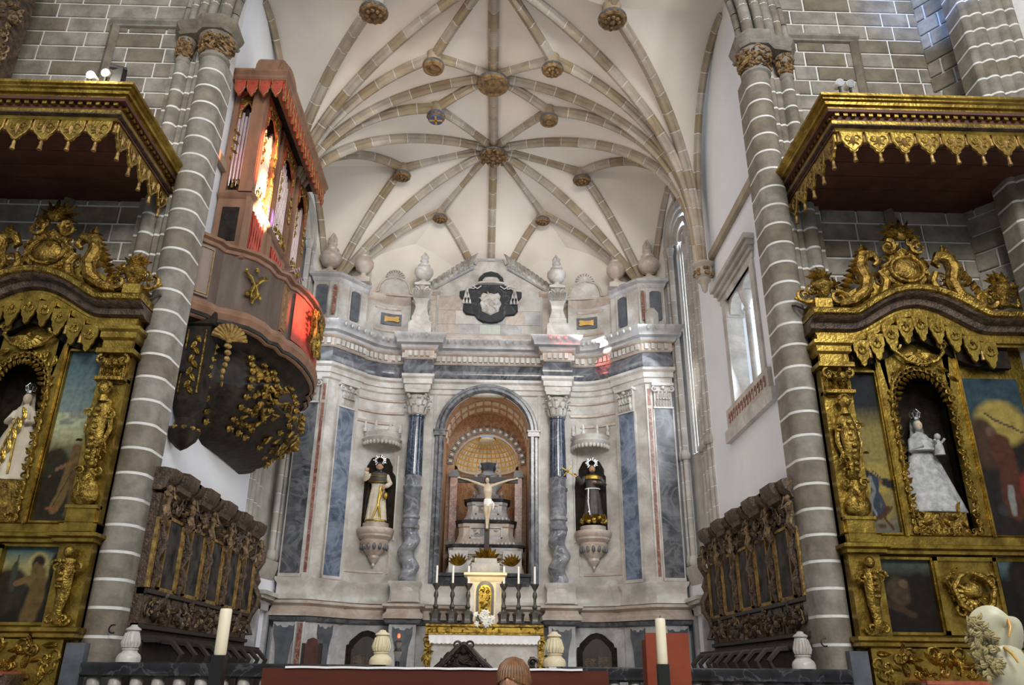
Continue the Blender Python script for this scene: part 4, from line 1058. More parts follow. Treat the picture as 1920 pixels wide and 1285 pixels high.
for sx in (-1, 1):
    m = MB()
    z0 = zc_(540); cpt = [(hx+sx*.3, z0), (hx+sx*.42, z0-.1), (hx+sx*.55, z0-.02), (hx+sx*.66, z0+.04), (hx+sx*.68, z0-.08), (hx+sx*.52, z0-.1), (hx+sx*.5, z0+.03), (hx+sx*.7, z0-.04), (hx+sx*.8, z0-.04)]
    m.tube([(x, 22.22, z) for x, z in cpt], .022, 5)
    for i, (dx, dz) in enumerate(((0, 0), (-.05, -.2), (.05, -.2), (-.1, -.4), (0, -.4), (.1, -.4))):
        m.lathe([(.015, .1), (.03, .06), (.045, -.04), (0, -.05)], hx+sx*.74+dx, 22.22, 7, cz=z0-.18+dz)
        m.tube([(hx+sx*.76, 22.23, z0-.05), (hx+sx*.74+dx, 22.22, z0-.1+dz)], .012, 4)
    rp('tassel_cord', 'marble', m, arms)
# urns and pedestals on top -------------------------------------------------
def urn(mb, x, y, z0, h, r, flame=True):
    k = h
    mb.lathe([(r*.75, z0), (r*.75, z0+.05*k), (r*.3, z0+.1*k), (r*.28, z0+.16*k), (r*.7, z0+.22*k), (r*1.0, z0+.36*k), (r*.98, z0+.46*k), (r*.62, z0+.56*k), (r*.66, z0+.6*k), (r*.4, z0+.64*k), (r*.36, z0+.7*k), (r*.46, z0+.74*k), (r*.3, z0+.76*k)], x, y, 18)
    if flame:
        for i in range(7):
            a = i*.9; mb.tube([(x+r*.25*cos(a), y+r*.25*sin(a), z0+.75*k), (x+r*.3*cos(a+.6), y+r*.3*sin(a+.6), z0+.86*k), (x+r*.08*cos(a), y+r*.08*sin(a), z0+(.96+.06*(i % 2))*k)], [r*.18, r*.16, .01], 5)
for sx in (-1, 1):
    # inner pedestal with volute bust and urn above the columns
    m = MB(sx=sx); x, y = 2.08, 22.0
    m.box(x-.34, x+.34, y-.34, y+.34, ZCO, 11.35); m.box(x-.3, x+.3, y-.3, y+.3, 11.35, 11.42)
    m.hprism([(x-.26, y-.26), (x+.26, y-.26), (x+.26, y+.3), (x-.26, y+.3)], 11.42, 11.6)
    v = []
    for z, w in ((11.6, .24), (11.9, .17), (12.1, .2), (12.2, .26)): v += [(x-w, y-w, z), (x+w, y-w, z), (x+w, y+w, z), (x-w, y+w, z)]
    m.add(v, [(k*4+i, k*4+(i+1) % 4, k*4+4+(i+1) % 4, k*4+4+i) for k in range(3) for i in range(4)] + [(12, 13, 14, 15)])
    pb = rp('urn_pedestal', 'marble', m)
    m = MB(sx=sx)
    for i in range(10):
        t = i/9; m.leaf(x-.18+.36*t, 12.2, y-.26, .3, .08, 1.9-.7*t, .12, .2)
    for s2 in (-1, 1): m.scroll(x+s2*.2, 12.42, y-.28, .12, 1.4, pi/2, s2, .04)
    m.blob((x, y-.1, 12.45), (.2, .2, .26), 10, 8); m.box(x-.24, x+.24, y-.24, y+.24, 12.66, 12.74); rp('carved_bust', 'marble', m, pb)
    m = MB(sx=sx); urn(m, x, y, 12.74, 1.15, .3); rp('urn', 'marble', m)
    for (x, y, z0, h, r) in ((3.9, 21.65, 12.6, 1.35, .3), (4.85, 21.3, 12.6, 1.4, .33)):
        m = MB(sx=sx); m.box(x-.25, x+.25, y-.25, y+.25, z0-.05, z0+.1); urn(m, x, y, z0+.1, h, r); rp('urn', 'pink', m)
m = MB(sx=1); m.lathe([(.16, ZCO), (.2, ZCO+.2), (.2, ZCO+.45), (.1, ZCO+.6), (0, ZCO+.64)], 4.75, 20.85, 16); rp('marble_block', 'marble', m)
# ================================================================ THINGS OF THE CHANCEL
def robe_fig(name, label, cat, loc, h, mats, pose, face=0.0, vox=.016, group=None, arms=None, wide=1.0):
    "standing robed figure: one continuous remeshed body; extra garments and attributes as parts"
    x0, y0, z0 = loc; T = Matrix.Translation(loc) @ Matrix.Rotation(face, 4, 'Z') @ Matrix.Scale(h/1.75, 4) @ Matrix.Scale(wide, 4, (1, 0, 0))
    m = MB(T=T)
    f = lambda a, z: (.07*sin(9*a) + .04*sin(17*a+z*3))*max(0, 1 - z/1.15)
    m.lathe([(.0, 0), (.25, .0), (.26, .06), (.235, .4), (.2, .8), (.165, 1.0), (.185, 1.2), (.2, 1.36), (.15, 1.45), (.06, 1.49), (.055, 1.56), (0, 1.58)], 0, 0, 48, sq=.72, fold=f)
    m.blob((0, -.01, 1.63), (.082, .1, .118), 14, 12)
    m.blob((0, -.1, 1.625), (.016, .022, .028), 6, 5); m.blob((0, -.075, 1.56), (.035, .03, .03), 8, 6)
    for sx in (-1, 1): m.blob((.083*sx, 0, 1.63), (.015, .025, .032), 6, 5)
    for sx in (-1, 1):
        sh = Vector((.19*sx, 0, 1.38)); el, ha = [Vector(p) for p in (arms[0] if sx < 0 else arms[1])]
        m.tube([sh, sh.lerp(el, .5), el, el.lerp(ha, .5), ha], [.07, .065, .062, .07, .06], 10)
        d = (ha - el).normalized()
        m.blob(ha + d*.05, (.035, .035, .035), 8, 6)
        s_ = d.cross(Vector((0, 0, 1))).normalized() if abs(d.z) < .95 else Vector((1, 0, 0))
        for k in range(4):
            b = ha + d*.06 + s_*(k-1.5)*.018; L = (.075, .088, .085, .065)[k]
            m.tube([b, b + d*L*.55, b + d*L*.9 + Vector((0, 0, -.02))], [.011, .01, .008], 6)
        m.tube([ha + d*.02 + s_*.03, ha + d*.05 + s_*.06, ha + d*.09 + s_*.06], [.012, .011, .009], 6)
    b = m.build(name, mats['body'], None, smooth=True, origin=loc); tag(b, label, cat, group)
    md = b.modifiers.new('one_surface', 'REMESH'); md.mode = 'VOXEL'; md.voxel_size = vox; md.use_smooth_shade = True
    # head skin overlay = face part
    k = MB(T=T); k.blob((0, -.018, 1.63), (.081, .097, .117), 16, 12); k.blob((0, -.114, 1.622), (.015, .02, .03), 6, 5)
    for sx in (-1, 1): k.blob((.032*sx, -.105, 1.645), (.014, .01, .008), 6, 4)
    k.blob((0, -.105, 1.578), (.028, .012, .008), 6, 4); k.build('face', mats['skin'], b)
    for sx in (-1, 1):
        el, ha = [Vector(p) for p in (arms[0] if sx < 0 else arms[1])]; d = (ha-el).normalized(); k = MB(T=T)
        s_ = d.cross(Vector((0, 0, 1))).normalized() if abs(d.z) < .95 else Vector((1, 0, 0))
        k.blob(ha + d*.055, (.04, .04, .04), 8, 6)
        for q in range(4):
            bb = ha + d*.06 + s_*(q-1.5)*.019; L = (.075, .09, .086, .066)[q]; k.tube([bb, bb + d*L*.55, bb + d*L*.92 + Vector((0, 0, -.02))], [.013, .012, .009], 6)
        k.tube([ha + d*.02 + s_*.03, ha + d*.05 + s_*.062, ha + d*.095 + s_*.062], [.014, .013, .01], 6)
        k.build('hand', mats['skin'], b)
    return b, T
def halo(T, b, r=.19, z=1.84, mt='silver'):
    m = MB(T=T); m.lathe([(r*.45, 0), (r*.5, .012), (r*.5, -.012)], 0, 0, 18)
    q = MB(); q.add([(v[0], v[2], v[1]) for v in m.v], m.f)
    m = MB(T=T)
    for i in range(14):
        a = 2*pi*i/14; R = r*(1 if i % 2 else .8)
        m.add([(r*.45*cos(a-.14), .04, z+r*.45*sin(a-.14)), (r*.45*cos(a+.14), .04, z+r*.45*sin(a+.14)), (R*cos(a), .04, z+R*sin(a)), (r*.45*cos(a-.14), .055, z+r*.45*sin(a-.14)), (r*.45*cos(a+.14), .055, z+r*.45*sin(a+.14)), (R*cos(a), .055, z+R*sin(a))], [(0,1,2),(5,4,3),(0,3,4,1),(1,4,5,2),(2,5,3,0)])
    m.tube([(r*.5*cos(2*pi*i/20), .045, z+r*.5*sin(2*pi*i/20)) for i in range(21)], .012, 5)
    m.tube([(r*.75*cos(2*pi*i/20), .045, z+r*.75*sin(2*pi*i/20)) for i in range(21)], .01, 5)
    return m.build('silver_halo', mt, b)
# left saint (cream and gold robe, black cape)
lx, ly = -NX, NY - .42
b, T = robe_fig('saint_statue', 'saint statue in white habit and black cape, on the left console of the retable', 'statue', (lx+.03, ly+.12, 5.42), 1.68,
    dict(body='robew', skin='skin'), None, .1, arms=(((-.34, -.08, 1.22), (-.3, -.22, 1.42)), ((.3, -.12, 1.12), (.2, -.25, 1.0))), wide=1.14)
m = MB(T=T)
for i in range(9): a = lerp(.15, pi-.15, i/8); m.leaf(.24*cos(a), .2, -.0, .1, .04, 0, .01, 0)
m.__init__(T=T); m.lathe([(.3, .12), (.28, .6), (.25, 1.0), (.25, 1.3), (.2, 1.42), (.13, 1.47)], 0, .03, 26, .0, pi, sq=.8, fold=lambda a, z: .05*sin(9*a))
m.lathe([(.22, 1.12), (.25, 1.25), (.22, 1.42), (.12, 1.48)], 0, 0, 26, pi, 2*pi, sq=.8); m.build('black_cape', 'robek', b)
m = MB(T=T)
for z in (1.36, 1.2): m.tube([(.235*cos(a)*(1 if z < 1.3 else .9), -.19*abs(sin(a)) - .01, z - .05*sin(a)) for a in [pi*i/12 for i in range(13)]], .022, 6)
m.tube([(.26*cos(a), .19*sin(a), .05) for a in [pi+pi*i/14 for i in range(15)]], .03, 6); m.tube([(.1, -.18, .1), (.04, -.2, .6), (.08, -.17, 1.05)], .03, 6); m.tube([(-.08, -.2, .1), (.04, -.21, .5), (.12, -.18, .95)], .025, 6)
m.blob((.2, -.2, .75), (.07, .05, .12), 8, 6); m.build('gold_trim', 'goldp', b)
m = MB(T=T); m.blob((0, .01, 1.68), (.1, .11, .1), 12, 8); m.blob((0, -.05, 1.53), (.06, .05, .05), 10, 6); m.build('dark_hair_and_beard', 'robek', b)
halo(T, b)
# right saint (dark habit, rope, crucifix)
b, T = robe_fig('saint_statue', 'saint statue in black habit with white rope belt holding up a gilded crucifix', 'statue', (NX-.02, ly+.12, 5.5), 1.62,
    dict(body='robek', skin='skin'), None, -.05, arms=(((-.3, -.14, 1.16), (-.42, -.26, 1.34)), ((.32, -.1, 1.14), (.1, -.24, 1.17))), wide=1.14)
m = MB(T=T); m.tube([(.19*cos(a), .14*sin(a)-.0, 1.02) for a in [2*pi*i/16 for i in range(17)]], .018, 6); m.tube([(-.12, -.15, 1.0), (-.14, -.2, .6), (-.1, -.22, .2)], .016, 6)
for z in (.7, .5, .3): m.blob((-.13, -.21, z), .024, 6, 4)
m.build('rope_belt', 'waxw', b)
m = MB(T=T); m.lathe([(.235, 1.3), (.22, 1.4), (.12, 1.47), (.1, 1.42)], 0, 0, 22, sq=.85); m.build('gold_collar', 'goldp', b)
for sx in (-1, 1):
    m = MB(T=T); p = Vector((-.385, -.22, 1.29)) if sx < 0 else Vector((.16, -.21, 1.165)); m.blob(p, .06, 8, 6); m.build('gold_cuff', 'goldp', b)
m = MB(T=T); m.blob((0, .015, 1.68), (.095, .105, .095), 12, 8); m.blob((0, -.06, 1.53), (.055, .05, .045), 10, 6); m.build('dark_hair_and_beard', 'robek', b)
halo(T, b)
m = MB(T=T); a0 = Vector((-.5, -.34, 1.36)); a1 = Vector((-.78, -.36, 1.56)); m.tube([a0 + (a0-a1)*.2, a1 + (a1-a0)*.15], .022, 6); mid = a0.lerp(a1, .62); m.tube([mid + Vector((-.1, 0, -.14)), mid + Vector((.1, 0, .14))], .02, 6)
m.blob(mid, .04, 6, 5); c = m.build('hand_crucifix', 'goldp', b)
m = MB(T=T)
for i in range(14): m.blob((.3*cos(i*.45+.2) , -.12-.1*sin(i*.8), .02+.05*(i % 3)), (.07, .06, .07), 7, 5)
for i in range(10): m.leaf(-.28+.06*i, .03, -.2, .22, .05, 1.2+.1*(i % 4), .08, .3)
m.build('gold_base_cloud', 'goldp', b)

# stepped throne with the large crucifix inside the niche ---------------------
th = thing('stepped_throne', 'stepped marble exposition throne with carved panels behind the crucifix in the central niche', 'throne', (0.02, 23.0, ZP1+.3))
def tier(cx, w, d, z0, z1, y, flare=.08, mt='pink', cap='black', frame=True):
    m = MB(); H = z1 - z0
    hw = w/2
    pth = [(cx-hw, y+d), (cx-hw, y+.14), (cx-hw+.14, y), (cx+hw-.14, y), (cx+hw, y+.14), (cx+hw, y+d)]
    m.sweep(pth, [(flare, z0), (flare+.02, z0+.06*H), (flare*.6, z0+.2*H), (0, z0+.5*H), (0, z0+.8*H), (.03, z0+.86*H), (.03, z1)], back=.2, side=1)
    m.hprism([(cx-hw+.03, y+d), (cx-hw+.03, y+.16), (cx-hw+.16, y+.03), (cx+hw-.16, y+.03), (cx+hw-.03, y+.16), (cx+hw-.03, y+d)], z0, z1-.01)
    t = m.build('tier', mt, th)
    m = MB(); m.sweep(pth, [(.03, z1), (.1, z1+.02), (.12, z1+.08), (0, z1+.1)], back=.3); m.hprism([(cx-hw, y+d), (cx-hw, y+.14), (cx-hw+.14, y), (cx+hw-.14, y), (cx+hw, y+.14), (cx+hw, y+d)], z1, z1+.095); m.build('black_ledge', cap, t)
    if frame:
        m = MB(); a, b_ = cx-hw*.6, cx+hw*.6; za, zb = z0+.3*H, z0+.78*H; yy = y-.03
        m.box(a, b_, yy-.02, yy+.03, za, za+.04); m.box(a, b_, yy-.02, yy+.03, zb, zb+.04); m.box(a, a+.04, yy-.02, yy+.03, za, zb); m.box(b_-.04, b_, yy-.02, yy+.03, za, zb)
        m.filigree(a+.06, b_-.06, za+.07, zb-.03, yy+.02, .14, 1.2, 4, .03); m.build('carved_panel', 'pink' if mt != 'pink' else 'marble2', t)
    m = MB()
    for i in range(int(w/.11)): m.box(cx-hw+.12+i*.11, cx-hw+.17+i*.11, y-flare-.05, y, z0, z0+.07)
    tag(m.build('dentils', 'marble', t), kind='stuff')
tier(.03, 2.06, 1.0, 4.06, 4.9, 22.75, .1, 'marble')
tier(.03, 1.56, .9, 5.0, 5.62, 23.0, .12, 'pink')
tier(.05, 1.14, .8, 5.74, 6.28, 23.2, .1, 'marble2')
m = MB(); m.lathe([(.5, 6.38), (.44, 6.5), (.3, 6.56), (.32, 6.7), (.42, 6.8), (.44, 6.86), (.3, 6.9), (.26, 7.05), (.36, 7.16), (.3, 7.2)], .06, 23.6, 8); m.build('urn_tier', 'marble2', th)
m = MB(); m.lathe([(.24, 7.2), (.2, 7.3), (.27, 7.44), (.3, 7.5), (.22, 7.52)], .06, 23.6, 8); m.build('top_urn', 'slate', th)
for i, (x, z) in enumerate(((-.34, 6.4), (.46, 6.4), (-.3, 6.95), (.42, 6.95), (-.2, 7.25), (.32, 7.25))):
    m = MB(); m.lathe([(.05, 0), (.03, .05), (.06, .12), (.02, .2), (0, .24)], x, 23.35, 8, cz=z); m.build('small_finial', 'marble2', th)
for sx, x in ((-1, -.72), (1, .78)):
    m = MB(); m.box(x-.26, x+.26, 22.62, 22.66, 4.2, 4.8)
    for s2 in (-1, 1): m.box(x+s2*.24-.02, x+s2*.24+.02, 22.6, 22.63, 4.2, 4.8)
    fr = m.build('side_panel', 'marble', th)
    m = MB()
    for i in range(8):
        a = lerp(.4, 2.6, i/7) if sx < 0 else lerp(.5, 2.7, i/7); m.leaf(x, 4.4, 22.61, .34, .05, a, .05, .2)
    m.build('gilt_palm', 'goldp', fr)
# gilded sunburst foliage at the foot of the cross
m = MB(); q = A(912, 1045, y=21.6)
for i in range(19): a = lerp(-.1, pi+.1, i/18); m.leaf(q.x, q.z-.12, 21.6, .42, .07, a, .07, .1*(1 if i % 2 else -1))
for i in range(11): a = lerp(.2, pi-.2, i/10); m.leaf(q.x, q.z-.1, 21.55, .26, .05, a, .07, .1)
for i in range(9): m.blob((q.x-.3+.075*i, 21.58, q.z-.14), (.06, .06, .05), 6, 4)
o = m.build('gilt_foliage', 'goldp', None, origin=(q.x, 21.6, q.z-.2)); tag(o, 'fan of gilded leaves at the foot of the crucifix above the tabernacle', 'ornament')
# crucifix
cy = 22.3
cb, ct = A(912, 1028, y=cy), A(916, 885, y=cy); aL, aR = A(862, 901, y=cy), A(968, 902, y=cy)
X0 = (aL.x + aR.x)/2
cr = thing('crucifix', 'large dark wooden crucifix standing before the stepped throne in the central niche', 'crucifix', (X0, cy, cb.z-.2))
m = MB(); m.box(X0-.07, X0+.07, cy-.03, cy+.05, cb.z-.25, aL.z+.3); m.build('cross_upright', 'darkwood', cr)
m = MB(); m.box(aL.x-.05, aR.x+.05, cy-.04, cy+.04, aL.z-.06, aL.z+.1); m.build('cross_beam', 'darkwood', cr)
m = MB(); m.box(X0-.14, X0+.14, cy-.05, cy+.0, aL.z+.14, aL.z+.26); m.build('title_board', 'slate', cr)
m = MB(); zz = aL.z
S2 = [Vector((X0+.02, cy-.1, zz-.22)), Vector((X0, cy-.13, zz-.45)), Vector((X0+.01, cy-.1, zz-.68))]
m.tube([(X0, cy-.1, zz-.1), (X0, cy-.12, zz-.2), (X0, cy-.14, zz-.34), (X0+.01, cy-.12, zz-.5), (X0+.02, cy-.12, zz-.64)], [.05, .115, .13, .095, .1], 14, flat=.65)
for sx in (-1, 1):
    xa = aL.x + .03 if sx < 0 else aR.x - .03
    m.tube([(X0+sx*.08, cy-.1, zz-.18), (X0+sx*.3, cy-.1, zz-.1), (lerp(X0, xa, .75), cy-.09, zz+0.0), (xa, cy-.08, zz+.04)], [.05, .042, .03, .022], 9)
    m.blob((xa+sx*.03, cy-.09, zz+.05), (.04, .015, .025), 8, 6)
    for k in range(4): m.tube([(xa+sx*.04, cy-.09, zz+.035+k*.01), (xa+sx*.085, cy-.1, zz+.04+k*.014)], .007, 5)
    m.tube([(xa+sx*.02, cy-.1, zz+.07), (xa+sx*.05, cy-.11, zz+.095)], .008, 5)
    m.tube([(X0+.02+sx*.055, cy-.12, zz-.62), (X0+sx*.055, cy-.17, zz-.88), (X0+.0+sx*.02, cy-.13, zz-1.12), (X0+sx*.012, cy-.12, zz-1.3), (X0+sx*.012, cy-.17, zz-1.38)], [.068, .055, .04, .03, .028], 10)
m.blob((X0-.02, cy-.15, zz-.02), (.06, .07, .085), 12, 10); m.tube([(X0, cy-.11, zz-.14), (X0-.015, cy-.14, zz-.05)], .035, 8); m.blob((X0-.02, cy-.225, zz-.03), (.01, .015, .02), 6, 4)
bd = m.build('christ_figure', 'skinp', cr, smooth=True); md = bd.modifiers.new('one_surface', 'REMESH'); md.mode = 'VOXEL'; md.voxel_size = .011; md.use_smooth_shade = True
m = MB(); m.blob((X0-.02, cy-.13, zz+.01), (.07, .07, .08), 10, 8); m.build('hair', 'robek', bd)
m = MB(); m.lathe([(.12, -.1), (.13, 0), (.11, .1), (.1, .11)], X0+.01, cy-.12, 18, sq=.75, cz=zz-.66, fold=lambda a, z: .08*sin(7*a)); m.tube([(X0+.12, cy-.14, zz-.62), (X0+.17, cy-.15, zz-.7), (X0+.15, cy-.14, zz-.85)], [.03, .035, .015], 6); m.build('loincloth', 'waxw', bd)

# high altar, tabernacle, candlesticks --------------------------------------
AY = 20.4
al = thing('high_altar', 'white altar with a gilded mensa and lace cloth before the retable', 'altar', (0.08, AY+.4, FLC))
m = MB(); m.box(-1.22, 1.38, AY+.1, 21.2, FLC, 2.5); m.build('altar_front', 'marble', al)
m = MB(); m.box(-1.36, 1.5, AY, 21.3, 2.5, 2.72); mm = m.build('gilded_mensa', 'goldp', al)
m = MB(); m.sweep([(-1.36, AY), (1.5, AY)], [(0, 2.48), (.05, 2.5), (.05, 2.53), (0, 2.55)]); m.sweep([(-1.36, AY), (1.5, AY)], [(0, 2.66), (.05, 2.68), (.05, 2.73), (0, 2.74)]); m.filigree(-1.3, 1.45, 2.56, 2.66, AY, .1, .9, 5, .02); m.build('mensa_moulding', 'gold', mm)
m = MB()
def clothf(u, v): return (lerp(-1.28, 1.42, u), AY - .015 - .012*sin(u*90)*v, 2.5 - v*(.2 + .02*abs(sin(u*pi*26))))
m.grid(clothf, 208, 4); m.build('lace_cloth', 'cloth', al)
for sx, x in ((-1, -1.3), (1, 1.44)):
    m = MB(); m.box(x-.07, x+.07, AY+.02, AY+.2, FLC, 2.5); m.filigree(x-.07, x+.07, 1.2, 2.4, AY+.02, .12, 1.5, 6+sx, .03); m.scroll(x, 2.3, AY, .09, 1.2, 0, sx, .03); m.build('gilded_scroll_side', 'gold', al)
TX = .02; ty = 20.75
tb = thing('tabernacle', 'cream marble tabernacle with a glowing gilded arched door on the high altar', 'tabernacle', (TX, ty, 2.72))
q0, q1 = A(880, 1095, y=ty), A(940, 1095, y=ty); xa, xb = q0.x, q1.x; TX = (xa+xb)/2
zt = A(908, 1078, y=ty).z
m = MB(); m.box(xa, xb, ty, ty+.6, 2.72, zt-.16); m.build('cabinet', 'sandst', tb)
m = MB(); m.sweep([(xa, ty+.5), (xa, ty), (xb, ty), (xb, ty+.5)], [(0, zt-.18), (.04, zt-.14), (.06, zt-.06), (.14, zt-.02), (.14, zt+.04), (0, zt+.06)]); m.hprism([(xa, ty+.5), (xa, ty), (xb, ty), (xb, ty+.5)], zt-.1, zt+.06); m.build('cornice', 'sandst', tb)
for s2 in (-1, 1):
    m = MB(); x = xa+.08 if s2 < 0 else xb-.08; m.box(x-.05, x+.05, ty-.03, ty, 2.75, zt-.2); m.build('side_pilaster', 'marble', tb)
m = MB(); m.box(xa+.05, xb-.05, ty+.05, ty+.5, zt+.06, zt+.3); m.box(xa+.12, xb-.12, ty+.08, ty+.5, zt+.3, zt+.42); m.build('upper_step', 'marble2', tb)
def archo(w, z0, zs_, n=10): return [(-w, z0), (w, z0)] + [(w*cos(pi*i/n), zs_ + w*1.1*sin(pi*i/n)) for i in range(n+1)]
m = MB(T=Matrix.Translation((TX, 0, 0))); m.prism(archo(.22, 2.85, 3.55), ty-.04, ty); d1 = m.build('door_frame', 'slate', tb)
m = MB(T=Matrix.Translation((TX, 0, 0))); m.prism(archo(.165, 2.9, 3.52), ty-.07, ty-.03, .02); d2 = m.build('gilded_door', 'goldp', tb)
m = MB(T=Matrix.Translation((TX, 0, 0))); m.filigree(-.12, .12, 2.95, 3.6, ty-.07, .1, 1.6, 8, .03); m.build('door_relief', 'goldp', d2)
l = bpy.data.lights.new('tabernacle_light', 'POINT'); l.energy = 14; l.color = (1, .75, .35); l.shadow_soft_size = .1; o = bpy.data.objects.new('tabernacle_light', l); COL.objects.link(o); o.location = (TX, ty-.8, 3.9)  # bare point light before the tabernacle; no lamp modelled
cs = None
for i, px in enumerate((815, 846, 876, 944, 972, 1003)):
    c0 = A(px, 1176, y=20.72); c1 = A(px, 1094, y=20.72); c2 = A(px, 1061, y=20.72); bx = c0.x
    lab = ('dark candlestick with a white candle at the far left end of the high altar', 'dark candlestick with a white candle, second from the left end of the high altar', 'dark candlestick with a white candle just left of the tabernacle',
           'dark candlestick with a white candle just right of the tabernacle', 'dark candlestick with a white candle, second from the right end of the high altar', 'dark candlestick with a white candle at the far right end of the high altar')[i]
    if i == 0:
        t = thing('candlestick', lab, 'candlestick', (bx, 20.72, 2.735), 'candlesticks on the high altar'); H = c1.z - 2.735
        m = MB(T=Matrix.Translation((bx, 20.72, 2.735)))
        m.lathe([(.15, 0), (.17, .04), (.13, .1), (.14, .2), (.16, .26), (.1, .32)], 0, 0, 6); m.build('foot', 'pewter', t)
        m = MB(T=Matrix.Translation((bx, 20.72, 2.735)))
        m.lathe([(.06, .3), (.04, .36), (.07, .42), (.035, .5), (.035, .62), (.06, .68), (.05, .76), (.03, .8), (.03, H-.16), (.05, H-.12), (.1, H-.04), (.11, H), (.03, H+.01)], 0, 0, 14); m.build('stem', 'pewter', t)
        m = MB(T=Matrix.Translation((bx, 20.72, 2.735))); m.lathe([(.028, H), (.026, H + c2.z-c1.z), (0, H+c2.z-c1.z+.01)], 0, 0, 12); m.build('candle', 'waxw', t)
        cs = t
    else:
        t = copy_tree(cs); t.location = (bx, 20.72, 2.735); t['label'] = lab
# bouquet
q = A(908, 1165, y=20.55); bq = thing('flower_bouquet', 'bouquet of white lilies on the high altar before the tabernacle', 'flowers', (q.x, 20.55, 2.735))
m = MB(); m.lathe([(.09, 2.735), (.12, 2.8), (.1, 2.9)], q.x, 20.55, 14); m.build('vase', 'robew', bq)
rg = random.Random(4); m = MB()
for i in range(22):
    a = rg.uniform(0, 6.28); m.leaf(q.x, q.z-.1, 20.52, rg.uniform(.2, .34), .035, a, .05, .4)
m.build('leaves', 'leafg', bq)
fm = MB()
for i in range(6): fm.leaf(0, 0, 0, .085, .028, i*pi/3, .03, .1)
fm.blob((0, -.02, 0), .014, 6, 4); me = fm.mesh('lily'); me.materials.append(MT['waxw'])
for i in range(22):
    o = bpy.data.objects.new('lily', me); COL.objects.link(o); o.parent = bq; a = rg.uniform(0, 6.28); r = rg.uniform(0, .3)
    o.location = Vector((q.x + r*cos(a), 20.4 - rg.uniform(0, .12), q.z + .02 + r*.62*sin(a))) - WL[bq.name]; o.rotation_euler = (rg.uniform(-.5, .5), rg.uniform(0, 3), rg.uniform(-.6, .6))
# sanctuary lamp
q = A(748, 1193, y=16.5); sl = thing('sanctuary_lamp', 'dark standing lamp with a glowing red light left of the altar', 'lamp', (q.x, 16.5, FLC))
m = MB(); m.lathe([(.2, FLC), (.2, FLC+.06), (.06, FLC+.15), (.05, 1.6), (.08, 1.66), (.04, 1.72), (.04, 1.9), (.09, 2.0), (.05, 2.06), (.05, q.z-.22), (.09, q.z-.12), (.03, q.z-.08)], q.x, 16.5, 14); m.build('stand', 'iron', sl)
m = MB(); m.blob((q.x, 16.5, q.z), (.03, .03, .045), 10, 8); m.build('red_light', 'flame', sl)
# marble finials of the gate
FY = 12.75
for nm, px, ytop, ybot, mt, lab in (('l', 713, 1182, 1254, 'sandst', 'cream stone finial left of the sanctuary gate, in front of the black arched door'), ('r', 1040, 1185, 1257, 'sandst', 'cream stone finial right of the sanctuary gate, beside the altar cloth'),
        ('ll', 240, 1172, 1240, 'marble', 'white marble finial at the foot of the left pier'), ('rr', 1508, 1185, 1254, 'marble', 'white marble finial at the foot of the right pier')):
    y = 12.45
    qt = A(px, ytop, y=y); qb = A(px, ybot, y=y); zb = 1.72; h = qt.z - zb
    m = MB(); k = h; r = .15 if nm in 'lr' else .15
    m.lathe([(r*1.12, zb), (r*1.12, zb+.12*k), (r*1.0, zb+.2*k), (r*.72, zb+.27*k), (r*.7, zb+.31*k), (r*.78, zb+.33*k), (r*.78, zb+.36*k), (r*.66, zb+.38*k), (r*.86, zb+.46*k), (r*.86, zb+.56*k), (r*.7, zb+.72*k), (r*.58, zb+.82*k), (r*.72, zb+.86*k), (r*.66, zb+.9*k), (r*.36, zb+.95*k), (r*.28, zb+k), (0, zb+k*1.01)], qb.x, y, 20)
    o = m.build('stone_finial', mt, None, origin=(qb.x, y, zb)); tag(o, lab, 'finial')
    m = MB()
    for i in range(8):
        a = pi + pi*(i+.5)/8; p0 = Vector((qb.x + r*.72*cos(a), y + r*.72*sin(a), zb+.4*k)); m.tube([p0, (qb.x+r*.86*cos(a), y+r*.86*sin(a), zb+.52*k), (qb.x+r*.66*cos(a), y+r*.66*sin(a), zb+.78*k)], [.02, .018, .008], 5)
    m.build('carved_leaves', mt, o)
# balustrade ----------------------------------------------------------------
for sx, x0, x1, side in ((-1, -5.62, -1.35, 'left'), (1, 1.25, 5.45, 'right')):
    t = thing('altar_rail', 'black marble altar rail on white balusters across the chancel, %s of the gate' % side, 'railing', ((x0+x1)/2, 12.45, .45))
    m = MB(); m.sweep([(x0, 12.45), (x1, 12.45)], [(.12, 1.52), (.16, 1.55), (.16, 1.6), (.18, 1.64), (.18, 1.7), (.12, 1.72)], back=.2); m.build('rail', 'black', t)
    m = MB(); m.box(x0, x1, 12.27, 12.63, .2, .62); m.build('plinth', 'marble2', t)
    bm_ = MB(); bm_.lathe([(.09, 0), (.09, .06), (.05, .1), (.085, .3), (.045, .5), (.05, .62), (.08, .72), (.09, .78), (.09, .9)], 0, 0, 12); me = bm_.mesh('baluster'); me.polygons.foreach_set('use_smooth', [True]*len(me.polygons)); me.materials.append(MT['marble'])
    k = int((x1-x0)/.3)
    for i in range(k):
        o = bpy.data.objects.new('baluster', me); COL.objects.link(o); o.parent = t; o.location = Vector((x0+.15+i*(x1-x0-.3)/(k-1), 12.45, .62)) - WL[t.name]

